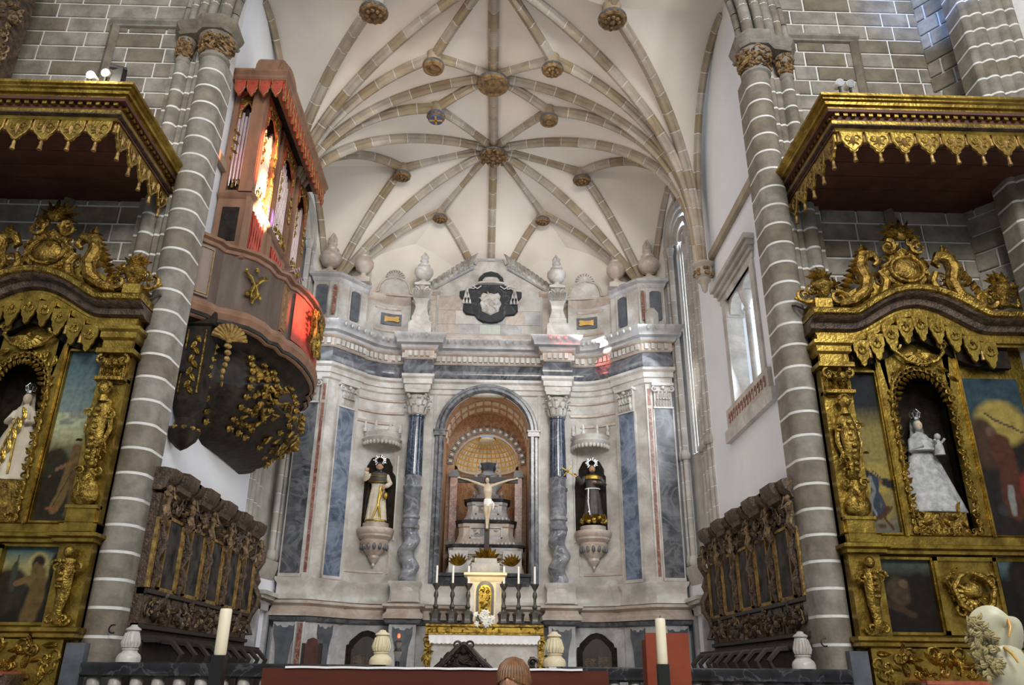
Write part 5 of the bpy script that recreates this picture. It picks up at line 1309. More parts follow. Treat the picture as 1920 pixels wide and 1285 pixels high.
# choir stalls ---------------------------------------------------------------
def herm(mb, y, z0, z1, x):
    "little carved standing figure in high relief facing +-x; built in mirrored stall space (front = -x side)"
    h = z1 - z0
    mb.blob((x-.1, y, z0+h*.86), (.05, .045, .065), 8, 6)
    mb.tube([(x-.05, y, z0+h*.8), (x-.1, y, z0+h*.66), (x-.08, y, z0+h*.45), (x-.12, y+.03, z0+h*.25), (x-.05, y, z0)], [.04, .08, .065, .06, .03], 7)
    for s in (-1, 1):
        mb.tube([(x-.09, y+s*.07, z0+h*.74), (x-.16, y+s*.16, z0+h*.62), (x-.12, y+s*.1, z0+h*(.95 if s > 0 else .5))], [.03, .026, .02], 5)
        mb.tube([(x-.08, y+s*.05, z0+h*.4), (x-.14, y+s*.1, z0+h*.2), (x-.06, y+s*.08, z0+.02)], [.045, .035, .02], 5)
for sx, side in ((-1, 'left'), (1, 'right')):
    y0, y1 = 13.25, 19.0; nb = 5; bw = (y1-y0)/nb
    st = thing('choir_stalls', 'dark carved and gilded choir stalls along the %s chancel wall' % side, 'choir stalls', (5.5*sx, (y0+y1)/2, FLC))
    X = 5.32
    m = MB(sx=sx); m.box(X, WX-.02, y0, y1+.1, 2.1, 4.35); m.build('back_wall', 'carved', st)
    m = MB(sx=sx); m.box(5.0, WX-.02, y0, y1+.25, 2.02, 2.12); m.box(5.2, WX-.02, y0, y1, FLC, 2.05); 
    m.build('seat_canopy', 'darkwood', st)
    for i in range(9):
        m = MB(sx=sx); yy = y0 + .3 + i*(y1-y0)/9
        m.box(4.72, 5.22, yy-.04, yy+.04, FLC, 1.75); m.tube([(4.75, yy, 1.7), (4.68, yy, 1.85), (4.85, yy, 2.02), (5.1, yy, 2.04)], .05, 6); m.build('seat_divider', 'darkwood', st)
    for i in range(nb+1):
        yy = y0 + i*bw
        m = MB(sx=sx); m.box(X-.05, X, yy-.03, yy+.03, 2.84, 3.95)
        for s2 in (-1, 1): m.box(X-.065, X, yy+s2*.026-.006, yy+s2*.026+.006, 2.84, 3.95)
        m.build('gilded_pilaster', 'oldgild', st)
        m = MB(sx=sx); herm(m, yy, 3.86, 4.5, X-.02); m.build('carved_putto', 'carvgild', st)
        m = MB(sx=sx); m.tube([(X-.02, yy+.18, 2.85), (X-.1, yy+.22, 3.1), (X-.04, yy+.14, 3.3), (X-.12, yy+.2, 3.55), (X-.05, yy+.12, 3.85)], [.05, .06, .045, .06, .03], 6)
        m.blob((X-.06, yy+.2, 3.05), (.06, .08, .1), 6, 5); m.blob((X-.06, yy+.18, 3.5), (.06, .07, .12), 6, 5); m.build('carved_side_scroll', 'carved', st)
    for i in range(nb):
        ya, yb = y0 + i*bw + .05, y0 + (i+1)*bw - .05
        # cornice segments stepping forward
        m = MB(sx=sx); ym = (ya+yb)/2
        for (a, b_, o) in ((ya-.1, ya+.35, 0), (ya+.25, yb-.25, .1), (yb-.35, yb+.1, 0)):
            m.sweep([(X, b_), (X, a)], [(0, 4.4), (.06+o, 4.44), (.08+o, 4.52), (.16+o, 4.58), (.2+o, 4.68), (.2+o, 4.74), (0, 4.78)], side=1, back=.35)
        m.build('cornice_segment', 'carved', st)
        m = MB(sx=sx); m.box(X-.03, X, ya+.42, yb-.02, 2.88, 3.98); pf = m.build('painted_panel', 'pdark', st)
        m = MB(sx=sx)
        for (a, b_, c, d) in ((ya+.38, ya+.42, 2.84, 4.02), (yb-.04, yb, 2.84, 4.02), (ya+.38, yb, 2.82, 2.88), (ya+.38, yb, 3.98, 4.03)): m.box(X-.05, X, a, b_, c, d)
        m.build('panel_frame', 'oldgild', pf)
        R_ = Matrix.Rotation(-pi/2, 4, 'Z'); 
        T = Matrix.Translation((X-.02, ym, 0)) @ R_
        m = MB(T=T, sx=sx); m.filigree(-bw/2+.1, bw/2-.1, 4.05, 4.4, 0, .2, 2.6, 20+i, .09); m.build('carved_frieze', 'carved', st)
        m = MB(T=T, sx=sx); m.filigree(-bw/2+.1, bw/2-.1, 4.1, 4.36, -.04, .14, .8, 30+i, .08); m.build('gilded_swag', 'carvgild', st)
        m = MB(T=T, sx=sx); m.box(-bw/2+.04, bw/2-.04, 0, .05, 2.3, 2.74); m.filigree(-bw/2+.1, bw/2-.1, 2.36, 2.7, 0, .17, 2.4, 40+i, .08); m.build('carved_lower_panel', 'carved', st)
        m = MB(T=T, sx=sx); m.filigree(-bw/2+.14, bw/2-.14, 2.4, 2.66, -.03, .12, .7, 50+i, .07); m.build('lower_gilding', 'carvgild', st)
    m = MB(sx=sx); m.sweep([(X, y1), (X, y0)], [(0, 2.74), (.06, 2.76), (.06, 2.82), (0, 2.84)]); m.sweep([(X, y1), (X, y0)], [(0, 2.2), (.1, 2.22), (.1, 2.28), (0, 2.3)]); m.build('ledge', 'darkwood', st)
    m = MB(sx=sx)   # end profile
    m.tube([(X+.05, y1+.08, z) for z in (2.1, 2.4)] + [(X-.1+.1*sin(i*1.3), y1+.12, 2.4+i*.2) for i in range(10)], .07, 7); m.build('carved_end', 'carved', st)

# presider's chair back and the leather chair ---------------------------------
q = A(870, 1205, y=11.2); pc_ = thing('carved_chair', 'black chair with a high carved pierced crest between altar table and gate', 'chair', (q.x, 11.4, .3))
zt = q.z; x = q.x
m = MB(); m.box(x-.42, x+.42, 11.15, 11.23, 1.0, zt-.52)
m.box(x-.45, x-.38, 11.1, 11.25, .23, zt-.5); m.box(x+.38, x+.45, 11.1, 11.25, .23, zt-.5); m.build('backrest', 'darkwood', pc_)
m = MB(); m.box(x-.42, x+.42, 11.2, 11.75, .7, .8); m.build('seat', 'darkwood', pc_)
for s in (-1, 1): m = MB(); m.box(x+s*.4-.035, x+s*.4+.035, 11.68, 11.75, .23, .72); m.build('leg', 'darkwood', pc_)
m = MB()
ol = [(x-.5, zt-.5), (x-.44, zt-.4), (x-.3, zt-.36), (x-.18, zt-.2), (x-.1, zt-.12), (x, zt-.06)]
m.prism(ol + [(2*x-a, z) for a, z in reversed(ol[:-1])], 11.16, 11.22)
for s in (-1, 1):
    m.tube([(x+s*.5, 11.15, zt-.5), (x+s*.36, 11.12, zt-.34), (x+s*.2, 11.12, zt-.2), (x+s*.06, 11.12, zt-.04)], [.03, .045, .045, .03], 6)
    m.scroll(x+s*.09, zt-.04, 11.14, .06, 1.2, -pi/2, -s, .02); m.scroll(x+s*.3, zt-.3, 11.14, .08, 1.2, pi/2, s, .02); m.tube([(x+s*.5, 11.15, zt-.5), (x+s*.52, 11.14, zt-.38), (x+s*.47, 11.14, zt-.3)], .02, 5)
m.filigree(x-.3, x+.3, zt-.45, zt-.2, 11.14, .11, 1.2, 14, .03, inside=lambda a, z: abs(a-x) < (zt-z)*1.0); m.blob((x, 11.14, zt-.07), (.07, .05, .08), 8, 6)
for s in (-1, 1):
    for k in range(8): t_ = k/7; m.leaf(x+s*lerp(.5, .06, t_), lerp(zt-.46, zt-.1, t_**1.2), 11.12, .12, .035, pi/2+s*.5, .05, .4*s); m.blob((x+s*lerp(.42, .1, t_), 11.13, lerp(zt-.46, zt-.16, t_)), (.04, .035, .035), 6, 4)
m.build('carved_crest', 'darkwood', pc_)
q = A(998, 1232, y=11.0); m = MB(); m.lathe([(.05, .3), (.05, 1.5), (.03, 1.6), (.055, 1.66), (.03, 1.72), (.05, q.z-.06), (.03, q.z)], q.x, 11.0, 10); m.scroll(q.x, q.z-.08, 10.96, .06, 1.2, 0, 1, .02); o = m.build('carved_post', 'darkwood', None, origin=(q.x, 11, .3)); tag(o, 'small black carved post right of the carved chair, left of the cream finial', 'post')
q = A(587, 1200, y=16.0); lc = thing('leather_chair', 'brown leather high-backed chair with carved top at the left of the retable', 'chair', (q.x, 16.0, FLC))
w = (A(605, 1215, y=16).x - A(567, 1215, y=16).x)/2; x = q.x; zt = A(587, 1196, y=16).z
m = MB(); m.prism([(x-w, 1.5), (x+w, 1.5), (x+w, zt-.12), (x+w*.6, zt-.1), (x+w*.5, zt-.03), (x, zt), (x-w*.5, zt-.03), (x-w*.6, zt-.1), (x-w, zt-.12)], 15.96, 16.04, .015); m.build('backrest', 'leather', lc)
m = MB(); m.box(x-w, x+w, 15.45, 16.0, 1.32, 1.42); m.build('seat', 'leather', lc)
for s in (-1, 1):
    for yy in (15.48, 15.98): m = MB(); m.box(x+s*(w-.03)-.03, x+s*(w-.03)+.03, yy-.03, yy+.03, FLC, 1.34 if yy < 15.6 else zt-.1); m.build('leg', 'darkwood', lc)
m = MB()
for s in (-1, 1): m.tube([(x+s*w, 16, 1.7), (x+s*w, 15.7, 1.72), (x+s*(w+.02), 15.45, 1.66), (x+s*w, 15.45, 1.4)], .03, 6)
m.build('arm_rest', 'darkwood', lc)
# ================================================================ SIDE ALTARS
def mix3(a, b, t): t = max(0, min(1, t)); return tuple(a[i]*(1-t) + b[i]*t for i in range(3))
CANVAS = bpy.data.materials.new('oil_painting'); CANVAS.use_nodes = True
_n = CANVAS.node_tree.nodes; _at = _n.new('ShaderNodeAttribute'); _at.attribute_name = 'Col'
CANVAS.node_tree.links.new(_at.outputs['Color'], _n['Principled BSDF'].inputs['Base Color']); _n['Principled BSDF'].inputs['Roughness'].default_value = .6
_n['Principled BSDF'].inputs['Specular IOR Level'].default_value = .15
def ell(cx, cy, rx, ry, col, rot=0, soft=.25):
    def f(x, y, c):
        dx, dy = x-cx, (y-cy); X = dx*cos(rot) + dy*sin(rot); Y = -dx*sin(rot) + dy*cos(rot)
        d = sqrt((X/rx)**2 + (Y/ry)**2); return mix3(col, c, (d - 1 + soft)/soft)
    return f
def limb(pts, w, col, soft=.3):
    def f(x, y, c):
        best = 9
        for (x0, y0), (x1, y1) in zip(pts, pts[1:]):
            L = (x1-x0)**2 + (y1-y0)**2; t = max(0, min(1, ((x-x0)*(x1-x0)+(y-y0)*(y1-y0))/L)); best = min(best, sqrt((x-x0-t*(x1-x0))**2 + (y-y0-t*(y1-y0))**2))
        return mix3(col, c, (best/w - 1 + soft)/soft)
    return f
def painting(name, parent, u0, u1, z0, z1, y, bgf, shapes, sx, nx=46, ny=84, asp=None, label=None):
    m = MB(sx=sx); m.grid(lambda u, v: (lerp(u0, u1, u), y, lerp(z0, z1, v)), nx, ny)
    o = m.build(name, CANVAS, parent, smooth=False); me = o.data
    at = me.color_attributes.new('Col', 'FLOAT_COLOR', 'POINT'); rg = random.Random(3); a = (z1-z0)/(u1-u0)
    for j in range(ny+1):
        for i in range(nx+1):
            x, v = i/nx, j/ny
            if sx > 0: X = x
            else: X = 1 - x                    # pictures are described as seen, left to right
            w = .05*noise.noise(Vector((X*6, v*6*a, 1.7))); c = bgf(X, v)
            for s in shapes: c = s(X + w*.5, (v*a) + w*.5, c)
            k = 1 + .35*noise.noise(Vector((X*9, v*9*a, 5.1))) + .2*noise.noise(Vector((X*30, v*30*a, 2.1)))
            at.data[j*(nx+1)+i].color = (max(0, c[0]*k*1.35), max(0, c[1]*k*1.35), max(0, c[2]*k*1.35), 1)
    if label: o['label'] = label
    return o
def sweepxz(m, path, prof, yb):
    "moulding in a vertical plane: prof (out, up) about a path of (x, z)"
    P = [Vector(p) for p in path]; K = len(P); vs = []; fs = []; pr = [(yb, prof[0][1], 1)] + [(o, u, 0) for o, u in prof] + [(yb, prof[-1][1], 1)]; n = len(pr)
    for i in range(K):
        d = (P[min(i+1, K-1)] - P[max(i-1, 0)]).normalized(); nn = Vector((-d.y, d.x))
        if abs(nn.y) > .2: nn = nn/max(.7, nn.y)
        for o, u, b in pr: vs.append((P[i].x + nn.x*u*.6, o if b else AYF - o, P[i].y + nn.y*u))
    for i in range(K-1):
        for k in range(n):
            l = (k+1) % n; fs.append((i*n+k, (i+1)*n+k, (i+1)*n+l, i*n+l))
    fs.append([k for k in range(n-1, -1, -1)]); fs.append([(K-1)*n+k for k in range(n)])
    m.add(vs, fs)
AYF = 12.62
def tab(mb, x, z, y, w, h, n=1, tilt=0):
    "scalloped lambrequin tongue"
    o = [(-.5, 0), (-.5, -.42), (-.4, -.5), (-.36, -.66), (-.22, -.76), (-.16, -.92), (0, -1.0)]; o = o + [(-a, b) for a, b in reversed(o[:-1])]
    mb.prism([(x + a*w, z + b*h + tilt*a*w) for a, b in o], y-.02, y+.02, .008)
def arcz(u, U, lo=7.12, hi=7.62):
    d = abs(u-U)
    if d > 1.2: return lo
    return lo + (hi-lo)*(.5+.5*cos(pi*d/1.2))**.85
def side_altar(sx, U, side):
    lab = 'gilded baroque side altarpiece with %s, built against the wall %s of the chancel arch' % (('a landscape painting and a haloed friar panel', 'left') if sx < 0 else ('a dark archangel painting and a carved lower cartouche', 'right'))
    T = thing('side_altarpiece', lab[:0] + ('gilded side altarpiece with a landscape painting, left of the chancel arch' if sx < 0 else 'gilded side altarpiece with dark archangel painting, right of the chancel arch'), 'altarpiece', (U*sx, 12.8, 0))
    F = AYF; d = U - 7.62
    def B(name, mt, fn, parent=None, **k):
        m = MB(sx=sx); fn(m); return m.build(name, mt, parent or T, **k)
    L, R = 5.78+d, 9.5+d
    # back board with the niche opening cut between boxes
    nl, nr_ = (U-.62, U+.52) if sx < 0 else (U-.74, U+.48)
    B('back_board', 'goldp', lambda m: (m.box(L, nl, F+.12, 13.0, 0, 7.3), m.box(nr_, R, F+.12, 13.0, 0, 7.3), m.box(nl, nr_, F+.12, 13.0, 0, 3.7), m.box(nl, nr_, F+.12, 13.0, 6.72, 7.3)))
    # niche interior (box set back into the wall, its shade put into the dark colour)
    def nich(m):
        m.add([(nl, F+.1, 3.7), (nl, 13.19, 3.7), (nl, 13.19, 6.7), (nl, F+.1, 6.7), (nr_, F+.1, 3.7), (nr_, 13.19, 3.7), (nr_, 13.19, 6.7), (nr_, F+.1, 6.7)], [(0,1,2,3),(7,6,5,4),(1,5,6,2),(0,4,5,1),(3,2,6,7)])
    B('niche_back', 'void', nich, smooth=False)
    # arched niche frame
    Un = (nl+nr_)/2; w = (nr_-nl)/2
    def nframe(m):
        zs = 5.95; r1 = w + .02; r0 = w - .1; n = 18
        ou = [(Un - r1*cos(pi*i/n), zs + r1*1.3*sin(pi*i/n)) for i in range(n+1)]; inn = [(Un - r0*cos(pi*i/n), zs + r0*1.22*sin(pi*i/n)) for i in range(n+1)]
        for i in range(n):
            a, b, c, e = ou[i], ou[i+1], inn[i+1], inn[i]
            m.add([(a[0], F+.0, 6.85), (b[0], F+.0, 6.85), (c[0], F+.0, c[1]), (e[0], F+.0, e[1])], [(3, 2, 1, 0)])
            m.add([(c[0], F, c[1]), (e[0], F, e[1]), (e[0], F+.15, e[1]), (c[0], F+.15, c[1])], [(0, 1, 2, 3)])
        m.box(nl-.1, nl+.1, F, F+.14, 3.7, 6.85); m.box(nr_-.1, nr_+.1, F, F+.14, 3.7, 6.85)
        m.tube([(Un - (r0+.02)*cos(t), F-.02, 3.75 if k in (0, 24) else zs + (r0+.02)*1.22*sin(t)) for k, t in enumerate([0] + [pi*i/22 for i in range(23)] + [pi])], .03, 6)
    fr = B('niche_frame', 'goldp', nframe)
    def scal(m):
        rg = random.Random(6); zs = 5.95
        for s in (-1, 1):
            for k in range(17):
                z = 3.8 + k*.13; m.scroll(Un + s*(w-.1), z, F-.02, .055, 1.1, rg.uniform(0, 6), s, .022, 4, 9); m.leaf(Un+s*(w-.08), z, F-.02, .13, .035, pi/2 if k % 2 else pi/2+s*1.2, .05, .2)
        for k in range(15):
            a = pi*(k+.5)/15; m.scroll(Un + (w-.1)*cos(a), zs+(w-.1)*1.22*sin(a), F-.02, .06, 1.1, a, 1, .024, 4, 9); m.leaf(Un + (w-.16)*cos(a), zs+(w-.16)*1.22*sin(a), F-.02, .12, .035, a+pi, .05, .3)
        for k in range(11): m.scroll(nl+.1+k*.09, 3.78, F-.02, .05, 1.1, k, 1, .022, 4, 9)
    B('scrolled_border', 'gold', scal, fr)
    # cartouche above the niche
    def cart(m, Un=U-.05):
        m.shell(Un, 6.86, F-.04, .26, 9, pi+.2, 2*pi-.2, .045)
        for s in (-1, 1):
            m.tube([(Un+s*.02, F-.1, 6.62), (Un+s*.25, F-.1, 6.68), (Un+s*.42, F-.09, 6.85), (Un+s*.4, F-.08, 7.02)], [.02, .035, .035, .02], 6)
            m.scroll(Un+s*.42, 6.98, F-.08, .1, 1.3, 0, s, .03); m.leaf(Un+s*.3, 6.62, F-.05, .2, .05, -pi/2+s*.6, .05, .4)
            m.leaf(Un+s*.48, 6.5, F, .22, .05, -pi/2+s*.3, .05, .5)
    B('shell_cartouche', 'gold', cart)
    # divider fillets
    for uu in (nl-.07, nr_+.12):
        B('gilded_fillet', 'goldp', lambda m: (m.box(uu-.03, uu+.03, F-.03, F+.12, 3.7, 6.9), m.box(uu-.012, uu+.012, F-.05, F, 3.7, 6.9)))
    # shelf cornice between the storeys and base mouldings
    B('middle_cornice', 'goldp', lambda m: m.sweep([(L, 13.0), (L, F-.12), (L+.55, F-.12), (L+.55, F), (R, F)] if True else 0, [(0, 3.4), (.04, 3.42), (.04, 3.47), (.1, 3.5), (.1, 3.55), (0, 3.58), (0, 3.7), (.03, 3.72)], back=.1, side=1 ))
    B('base_cornice', 'goldp', lambda m: m.sweep([(L, 13.0), (L, F-.1), (L+.5, F-.1), (L+.5, F), (R, F)], [(0, 2.02), (.05, 2.05), (.05, 2.1), (.09, 2.13), (.09, 2.18), (0, 2.2)], back=.1))
    for z0, z1 in ((3.2, 3.42),): pass
    # pilaster with herm, volutes and bulb; lower herm
    hx = L + .26
    def pil(m): m.box(L, L+.5, F-.06, 13.0, 2.2, 6.9); m.box(L+.03, L+.47, F-.14, F, 3.58, 3.95); m.box(L, L+.5, F-.17, F, 3.93, 3.98)
    P = B('corner_pilaster', 'goldp', pil)
    def bulb(m):
        m.lathe([(.1, 3.98), (.19, 4.05), (.21, 4.16), (.17, 4.3), (.09, 4.44), (.06, 4.56), (.12, 4.6)], hx, F-.12, 18, sq=.7)
        for s in (-1, 1): m.leaf(hx+s*.05, 4.1, F-.24, .36, .05, pi/2+s*.35, .05, -s*.6); m.scroll(hx+s*.14, 4.52, F-.14, .07, 1.2, 0, s, .028)
    B('gilded_bulb', 'gold', bulb, P)
    def herm_(m):
        m.tube([(hx, F-.1, 4.55), (hx, F-.16, 4.8), (hx+.02, F-.2, 5.15), (hx, F-.16, 5.5), (hx, F-.12, 5.7)], [.07, .11, .15, .15, .1], 12, flat=.7)
        for s in (-1, 1):
            m.tube([(hx+s*.12, F-.16, 4.95), (hx+s*.19, F-.16, 5.2), (hx+s*.15, F-.16, 5.5), (hx+s*.05, F-.14, 5.68)], [.03, .04, .04, .03], 6)
            m.scroll(hx+s*.17, 5.45, F-.18, .08, 1.2, 0, s, .03)
        for k in range(9): m.blob((hx+.02*sin(k*2), F-.3+.02*cos(k), 4.7+k*.1), (.05, .04, .045), 7, 5)
        m.filigree(hx-.18, hx+.18, 4.65, 5.15, F-.2, .12, 1.5, 7, .06)
    B('scrolled_herm', 'gold', herm_, P)
    def face(m):
        m.blob((hx, F-.24, 5.86), (.085, .095, .115), 14, 12); m.blob((hx, F-.335, 5.85), (.016, .02, .026), 6, 5); m.blob((hx, F-.31, 5.79), (.03, .015, .01), 6, 4)
        for s in (-1, 1): m.blob((hx+s*.034, F-.32, 5.88), (.014, .01, .008), 6, 4); m.blob((hx+s*.088, F-.23, 5.86), (.012, .025, .03), 6, 5)
        for k in range(12): a = .1+k*.26; m.blob((hx+.09*cos(a), F-.22, 5.9+.085*sin(a)), (.035, .05, .032), 6, 5)
        m.tube([(hx, F-.2, 5.66), (hx, F-.22, 5.8)], [.09, .045], 8)
    B('herm_head', 'gold', face, P)
    def capi(m):
        m.box(L+.05, L+.45, F-.1, F+.05, 6.0, 6.45); m.box(L, L+.5, F-.2, F+.05, 6.04, 6.1)
        for k in range(4):
            m.leaf(L+.08+k*.11, 6.1, F-.1, .22, .06, pi/2, .08, .0); m.blob((L+.08+k*.11, F-.2, 6.32), (.045, .04, .035), 6, 4)
        for s in (-1, 1): m.scroll(hx+s*.18, 6.4, F-.16, .08, 1.2, pi/2, -s, .03)
        m.filigree(L+.05, L+.45, 6.15, 6.45, F-.14, .1, 1.5, 12, .06)
    B('leafy_capital', 'gold', capi, P)
    B('impost_block', 'goldp', lambda m: m.sweep([(L, 13.0), (L, F-.14), (L+.5, F-.14), (L+.5, F)], [(0, 6.5), (.06, 6.52), (.06, 6.6), (0, 6.63), (0, 6.76), (.05, 6.8), (.05, 6.9), (.1, 6.94), (.1, 7.0), (0, 7.02)], back=.3), P)
    def lowherm(m):
        m.tube([(hx, F-.1, 2.25), (hx, F-.18, 2.4), (hx, F-.12, 2.65), (hx, F-.2, 2.95), (hx, F-.16, 3.15)], [.08, .07, .1, .14, .1], 10, flat=.7)
        m.blob((hx, F-.2, 3.26), (.08, .08, .09), 10, 8)
        for s in (-1, 1): m.scroll(hx+s*.14, 3.05, F-.16, .09, 1.3, 0, s, .035); m.scroll(hx+s*.1, 2.3, F-.12, .08, 1.3, pi, -s, .03)
        for k in range(5): m.blob((hx, F-.3, 2.75+k*.09), (.06-.006*k, .05, .04), 7, 5)
    B('lower_herm', 'gold', lowherm, P)
    # arched entablature
    N = 30; path = [(L-.1, arcz(L, U))] + [(lerp(L+.5, R, i/N), arcz(lerp(L+.5, R, i/N), U)) for i in range(N+1)]
    B('arched_frieze', 'goldp', lambda m: sweepxz(m, [(L, arcz(L, U))] + path[1:], [(.12, -.16), (.12, -.12), (.16, -.1), (.16, .0), (.12, .02), (.12, .1)], 13.0))
    B('arched_cornice', 'carved', lambda m: sweepxz(m, path, [(.12, .06), (.2, .1), (.22, .2), (.34, .24), (.38, .3)], 13.0))
    B('cornice_gilding', 'gold', lambda m: sweepxz(m, path, [(.36, .28), (.42, .31), (.44, .38), (.4, .42), (.3, .44)], 13.0))
    B('cresting_board', 'goldp', lambda m: sweepxz(m, [(lerp(L+.35, R-.5, i/N), arcz(lerp(L+.5, R, i/N), U)) for i in range(N+1)], [(.06, .42), (.06, .62), (.02, .62)], 12.95))
    B('end_block', 'goldp', lambda m: m.box(L, L+.3, F-.3, 12.9, 7.54, 7.76))
    # inner valance tongues
    B('painted_valance_shade', 'void', lambda m: sweepxz(m, path[3:-3], [(.03, -.52), (.03, -.14)], 12.7))  # dark strip added for the shade in the gaps between tongues
    for k in range(9):
        u = lerp(L+.72, U*2-L-.72, k/8); z = arcz(u, U)-.12
        m = MB(sx=sx); tab(m, u, z, F-.2, .28, .5); t_ = m.build('valance_tongue', 'goldp', T)
        m = MB(sx=sx); m.tube([(u+.07*cos(a), F-.23, z-.2+.07*sin(a)) for a in [i*pi/5 for i in range(11)]], .012, 4); m.leaf(u, z-.08, F-.23, .12, .03, -pi/2, .03, 0); m.build('tongue_relief', 'gold', t_)
    for k in range(8):
        u = lerp(L+.72, U*2-L-.72, (k+.5)/8)
        if k in (0, 7) or sx < 0 and k == 1: m = MB(sx=sx); z = arcz(u, U)-.4; m.tube([(u, F-.2, z+.28), (u, F-.2, z)], .01, 4); m.lathe([(.03, .0), (.02, .06), (.035, -.1), (0, -.11)], u, F-.2, 8, cz=z); m.build('hanging_tassel', 'oldgild', T)
    # crest
    def crest(m):
        zc = 8.45; Uc = U
        q = [(-.1, -.36), (-.3, -.3), (-.46, -.1), (-.42, .12), (-.28, .2), (-.26, .38), (-.1, .42), (0, .5)]; q = [(Uc+a, zc+b) for a, b in q] + [(Uc-a, zc+b) for a, b in reversed(q[:-1])]
        m.prism(q, F-.12, F, .04)
        m.blob((Uc, F-.14, zc), (.26, .08, .22), 16, 8)
        m.tube([(Uc+.3*cos(a), F-.16, zc+.25*sin(a)) for a in [i*pi/10 for i in range(21)]], .035, 6)
        for s in (-1, 1):
            # great S scrolls
            m.tube([(Uc+s*1.35, F-.14, 7.72), (Uc+s*1.1, F-.16, 7.78), (Uc+s*.86, F-.16, 7.95), (Uc+s*.78, F-.16, 8.2), (Uc+s*.86, F-.16, 8.45), (Uc+s*.8, F-.16, 8.68), (Uc+s*.6, F-.16, 8.72), (Uc+s*.52, F-.16, 8.58), (Uc+s*.6, F-.16, 8.5)], [.06, .09, .12, .13, .14, .13, .1, .07, .04], 8)
            m.tube([(Uc+s*.7, F-.13, 7.82), (Uc+s*.5, F-.14, 7.95), (Uc+s*.42, F-.14, 8.2), (Uc+s*.52, F-.14, 8.4)], [.07, .09, .08, .05], 7)
            m.scroll(Uc+s*.28, 8.9, F-.14, .14, 1.4, pi/2, s, .045); m.scroll(Uc+s*1.35, 7.82, F-.16, .14, 1.4, 0, -s, .045); m.scroll(Uc+s*.3, 7.9, F-.14, .12, 1.3, 0, s, .04)
            for k in range(10):
                t = k/9; x = Uc+s*lerp(1.2, .7, t); z = lerp(7.85, 8.75, t); m.leaf(x, z, F-.14, .22, .06, pi/2 - s*.9, .08, .5)
            for k in range(6): m.leaf(Uc+s*(.9-.05*k), 8.15+.12*k, F-.12, .2, .05, pi/2-s*(1.2-.1*k), .07, -.4)
            m.lathe([(.03, .0), (.06, .06), (.03, .14), (0, .2)], Uc+s*.75, F-.12, 8, cz=8.8)
            m.filigree(Uc+min(s*.15, s*1.0), Uc+max(s*.15, s*1.0), 7.75, 8.1, F-.08, .16, 1.1, 60+s, .07)
        m.filigree(Uc-.4, Uc+.4, 8.1, 8.85, F-.1, .14, 1.1, 66, .06)
        m.filigree(Uc-.85, Uc+.85, 7.75, 8.75, F-.06, .17, 1.2, 67, .08, inside=lambda x, z: z < 8.8 - .55*abs(x-Uc)); m.prism([(Uc-1.15, 7.66), (Uc+1.15, 7.66), (Uc+.85, 8.0), (Uc+.45, 8.3), (Uc+.35, 8.6), (Uc-.35, 8.6), (Uc-.45, 8.3), (Uc-.85, 8.0)], F-.05, F+.02)
    C = B('scrolled_crest', 'goldd', crest)
    def sunb(m):
        for k in range(17): a = lerp(-.35, pi+.35, k/16); m.leaf(U, 9.15, F-.1, .42 if k % 2 else .3, .05, a, .08, .15)
        for k in range(9): a = lerp(0, pi, k/8); m.leaf(U, 9.12, F-.18, .24, .04, a, .06, 0)
        m.blob((U, F-.16, 9.14), (.14, .08, .1), 10, 6)
        for s in (-1, 1): m.scroll(U+s*.2, 9.0, F-.12, .12, 1.4, 0, s, .04)
    B('shell_sunburst', 'goldd', sunb, C)
    for uu in (L+.22, 2*U-L-.22):
        def urn_(m):
            m.lathe([(.1, 7.72), (.13, 7.76), (.08, 7.84), (.14, 7.94), (.2, 8.04), (.18, 8.1), (.15, 8.14), (.17, 8.16), (.1, 8.2)], uu, F-.14, 16)
            for s in (-1, 1): m.scroll(uu+s*.2, 8.0, F-.14, .1, 1.4, 0, s, .035); m.scroll(uu+s*.34, 7.86, F-.14, .12, 1.4, pi/2, -s, .035); m.tube([(uu+s*.08, F-.14, 7.78), (uu+s*.3, F-.14, 7.74), (uu+s*.5, F-.12, 7.84)], [.05, .05, .03], 6)
            for k in range(9): a = lerp(.5, pi-.5, k/8); m.leaf(uu, 8.16, F-.16, .3-.05*(k % 2), .045, a, .07, .2)
            m.filigree(uu-.22, uu+.22, 7.78, 8.12, F-.24, .1, 1.2, 70, .05)
        B('flaming_urn', 'goldd', urn_)
    # paintings --------------------------------------------------------
    a, b = L+.52, nl-.12
    fr2 = lambda u0, u1, z0, z1: (lambda m: (m.box(u0-.03, u0, F+.02, F+.12, z0-.03, z1+.03), m.box(u1, u1+.03, F+.02, F+.12, z0-.03, z1+.03), m.box(u0, u1, F+.02, F+.12, z0-.04, z0), m.box(u0, u1, F+.02, F+.12, z1, z1+.04)))
    Y = F+.1
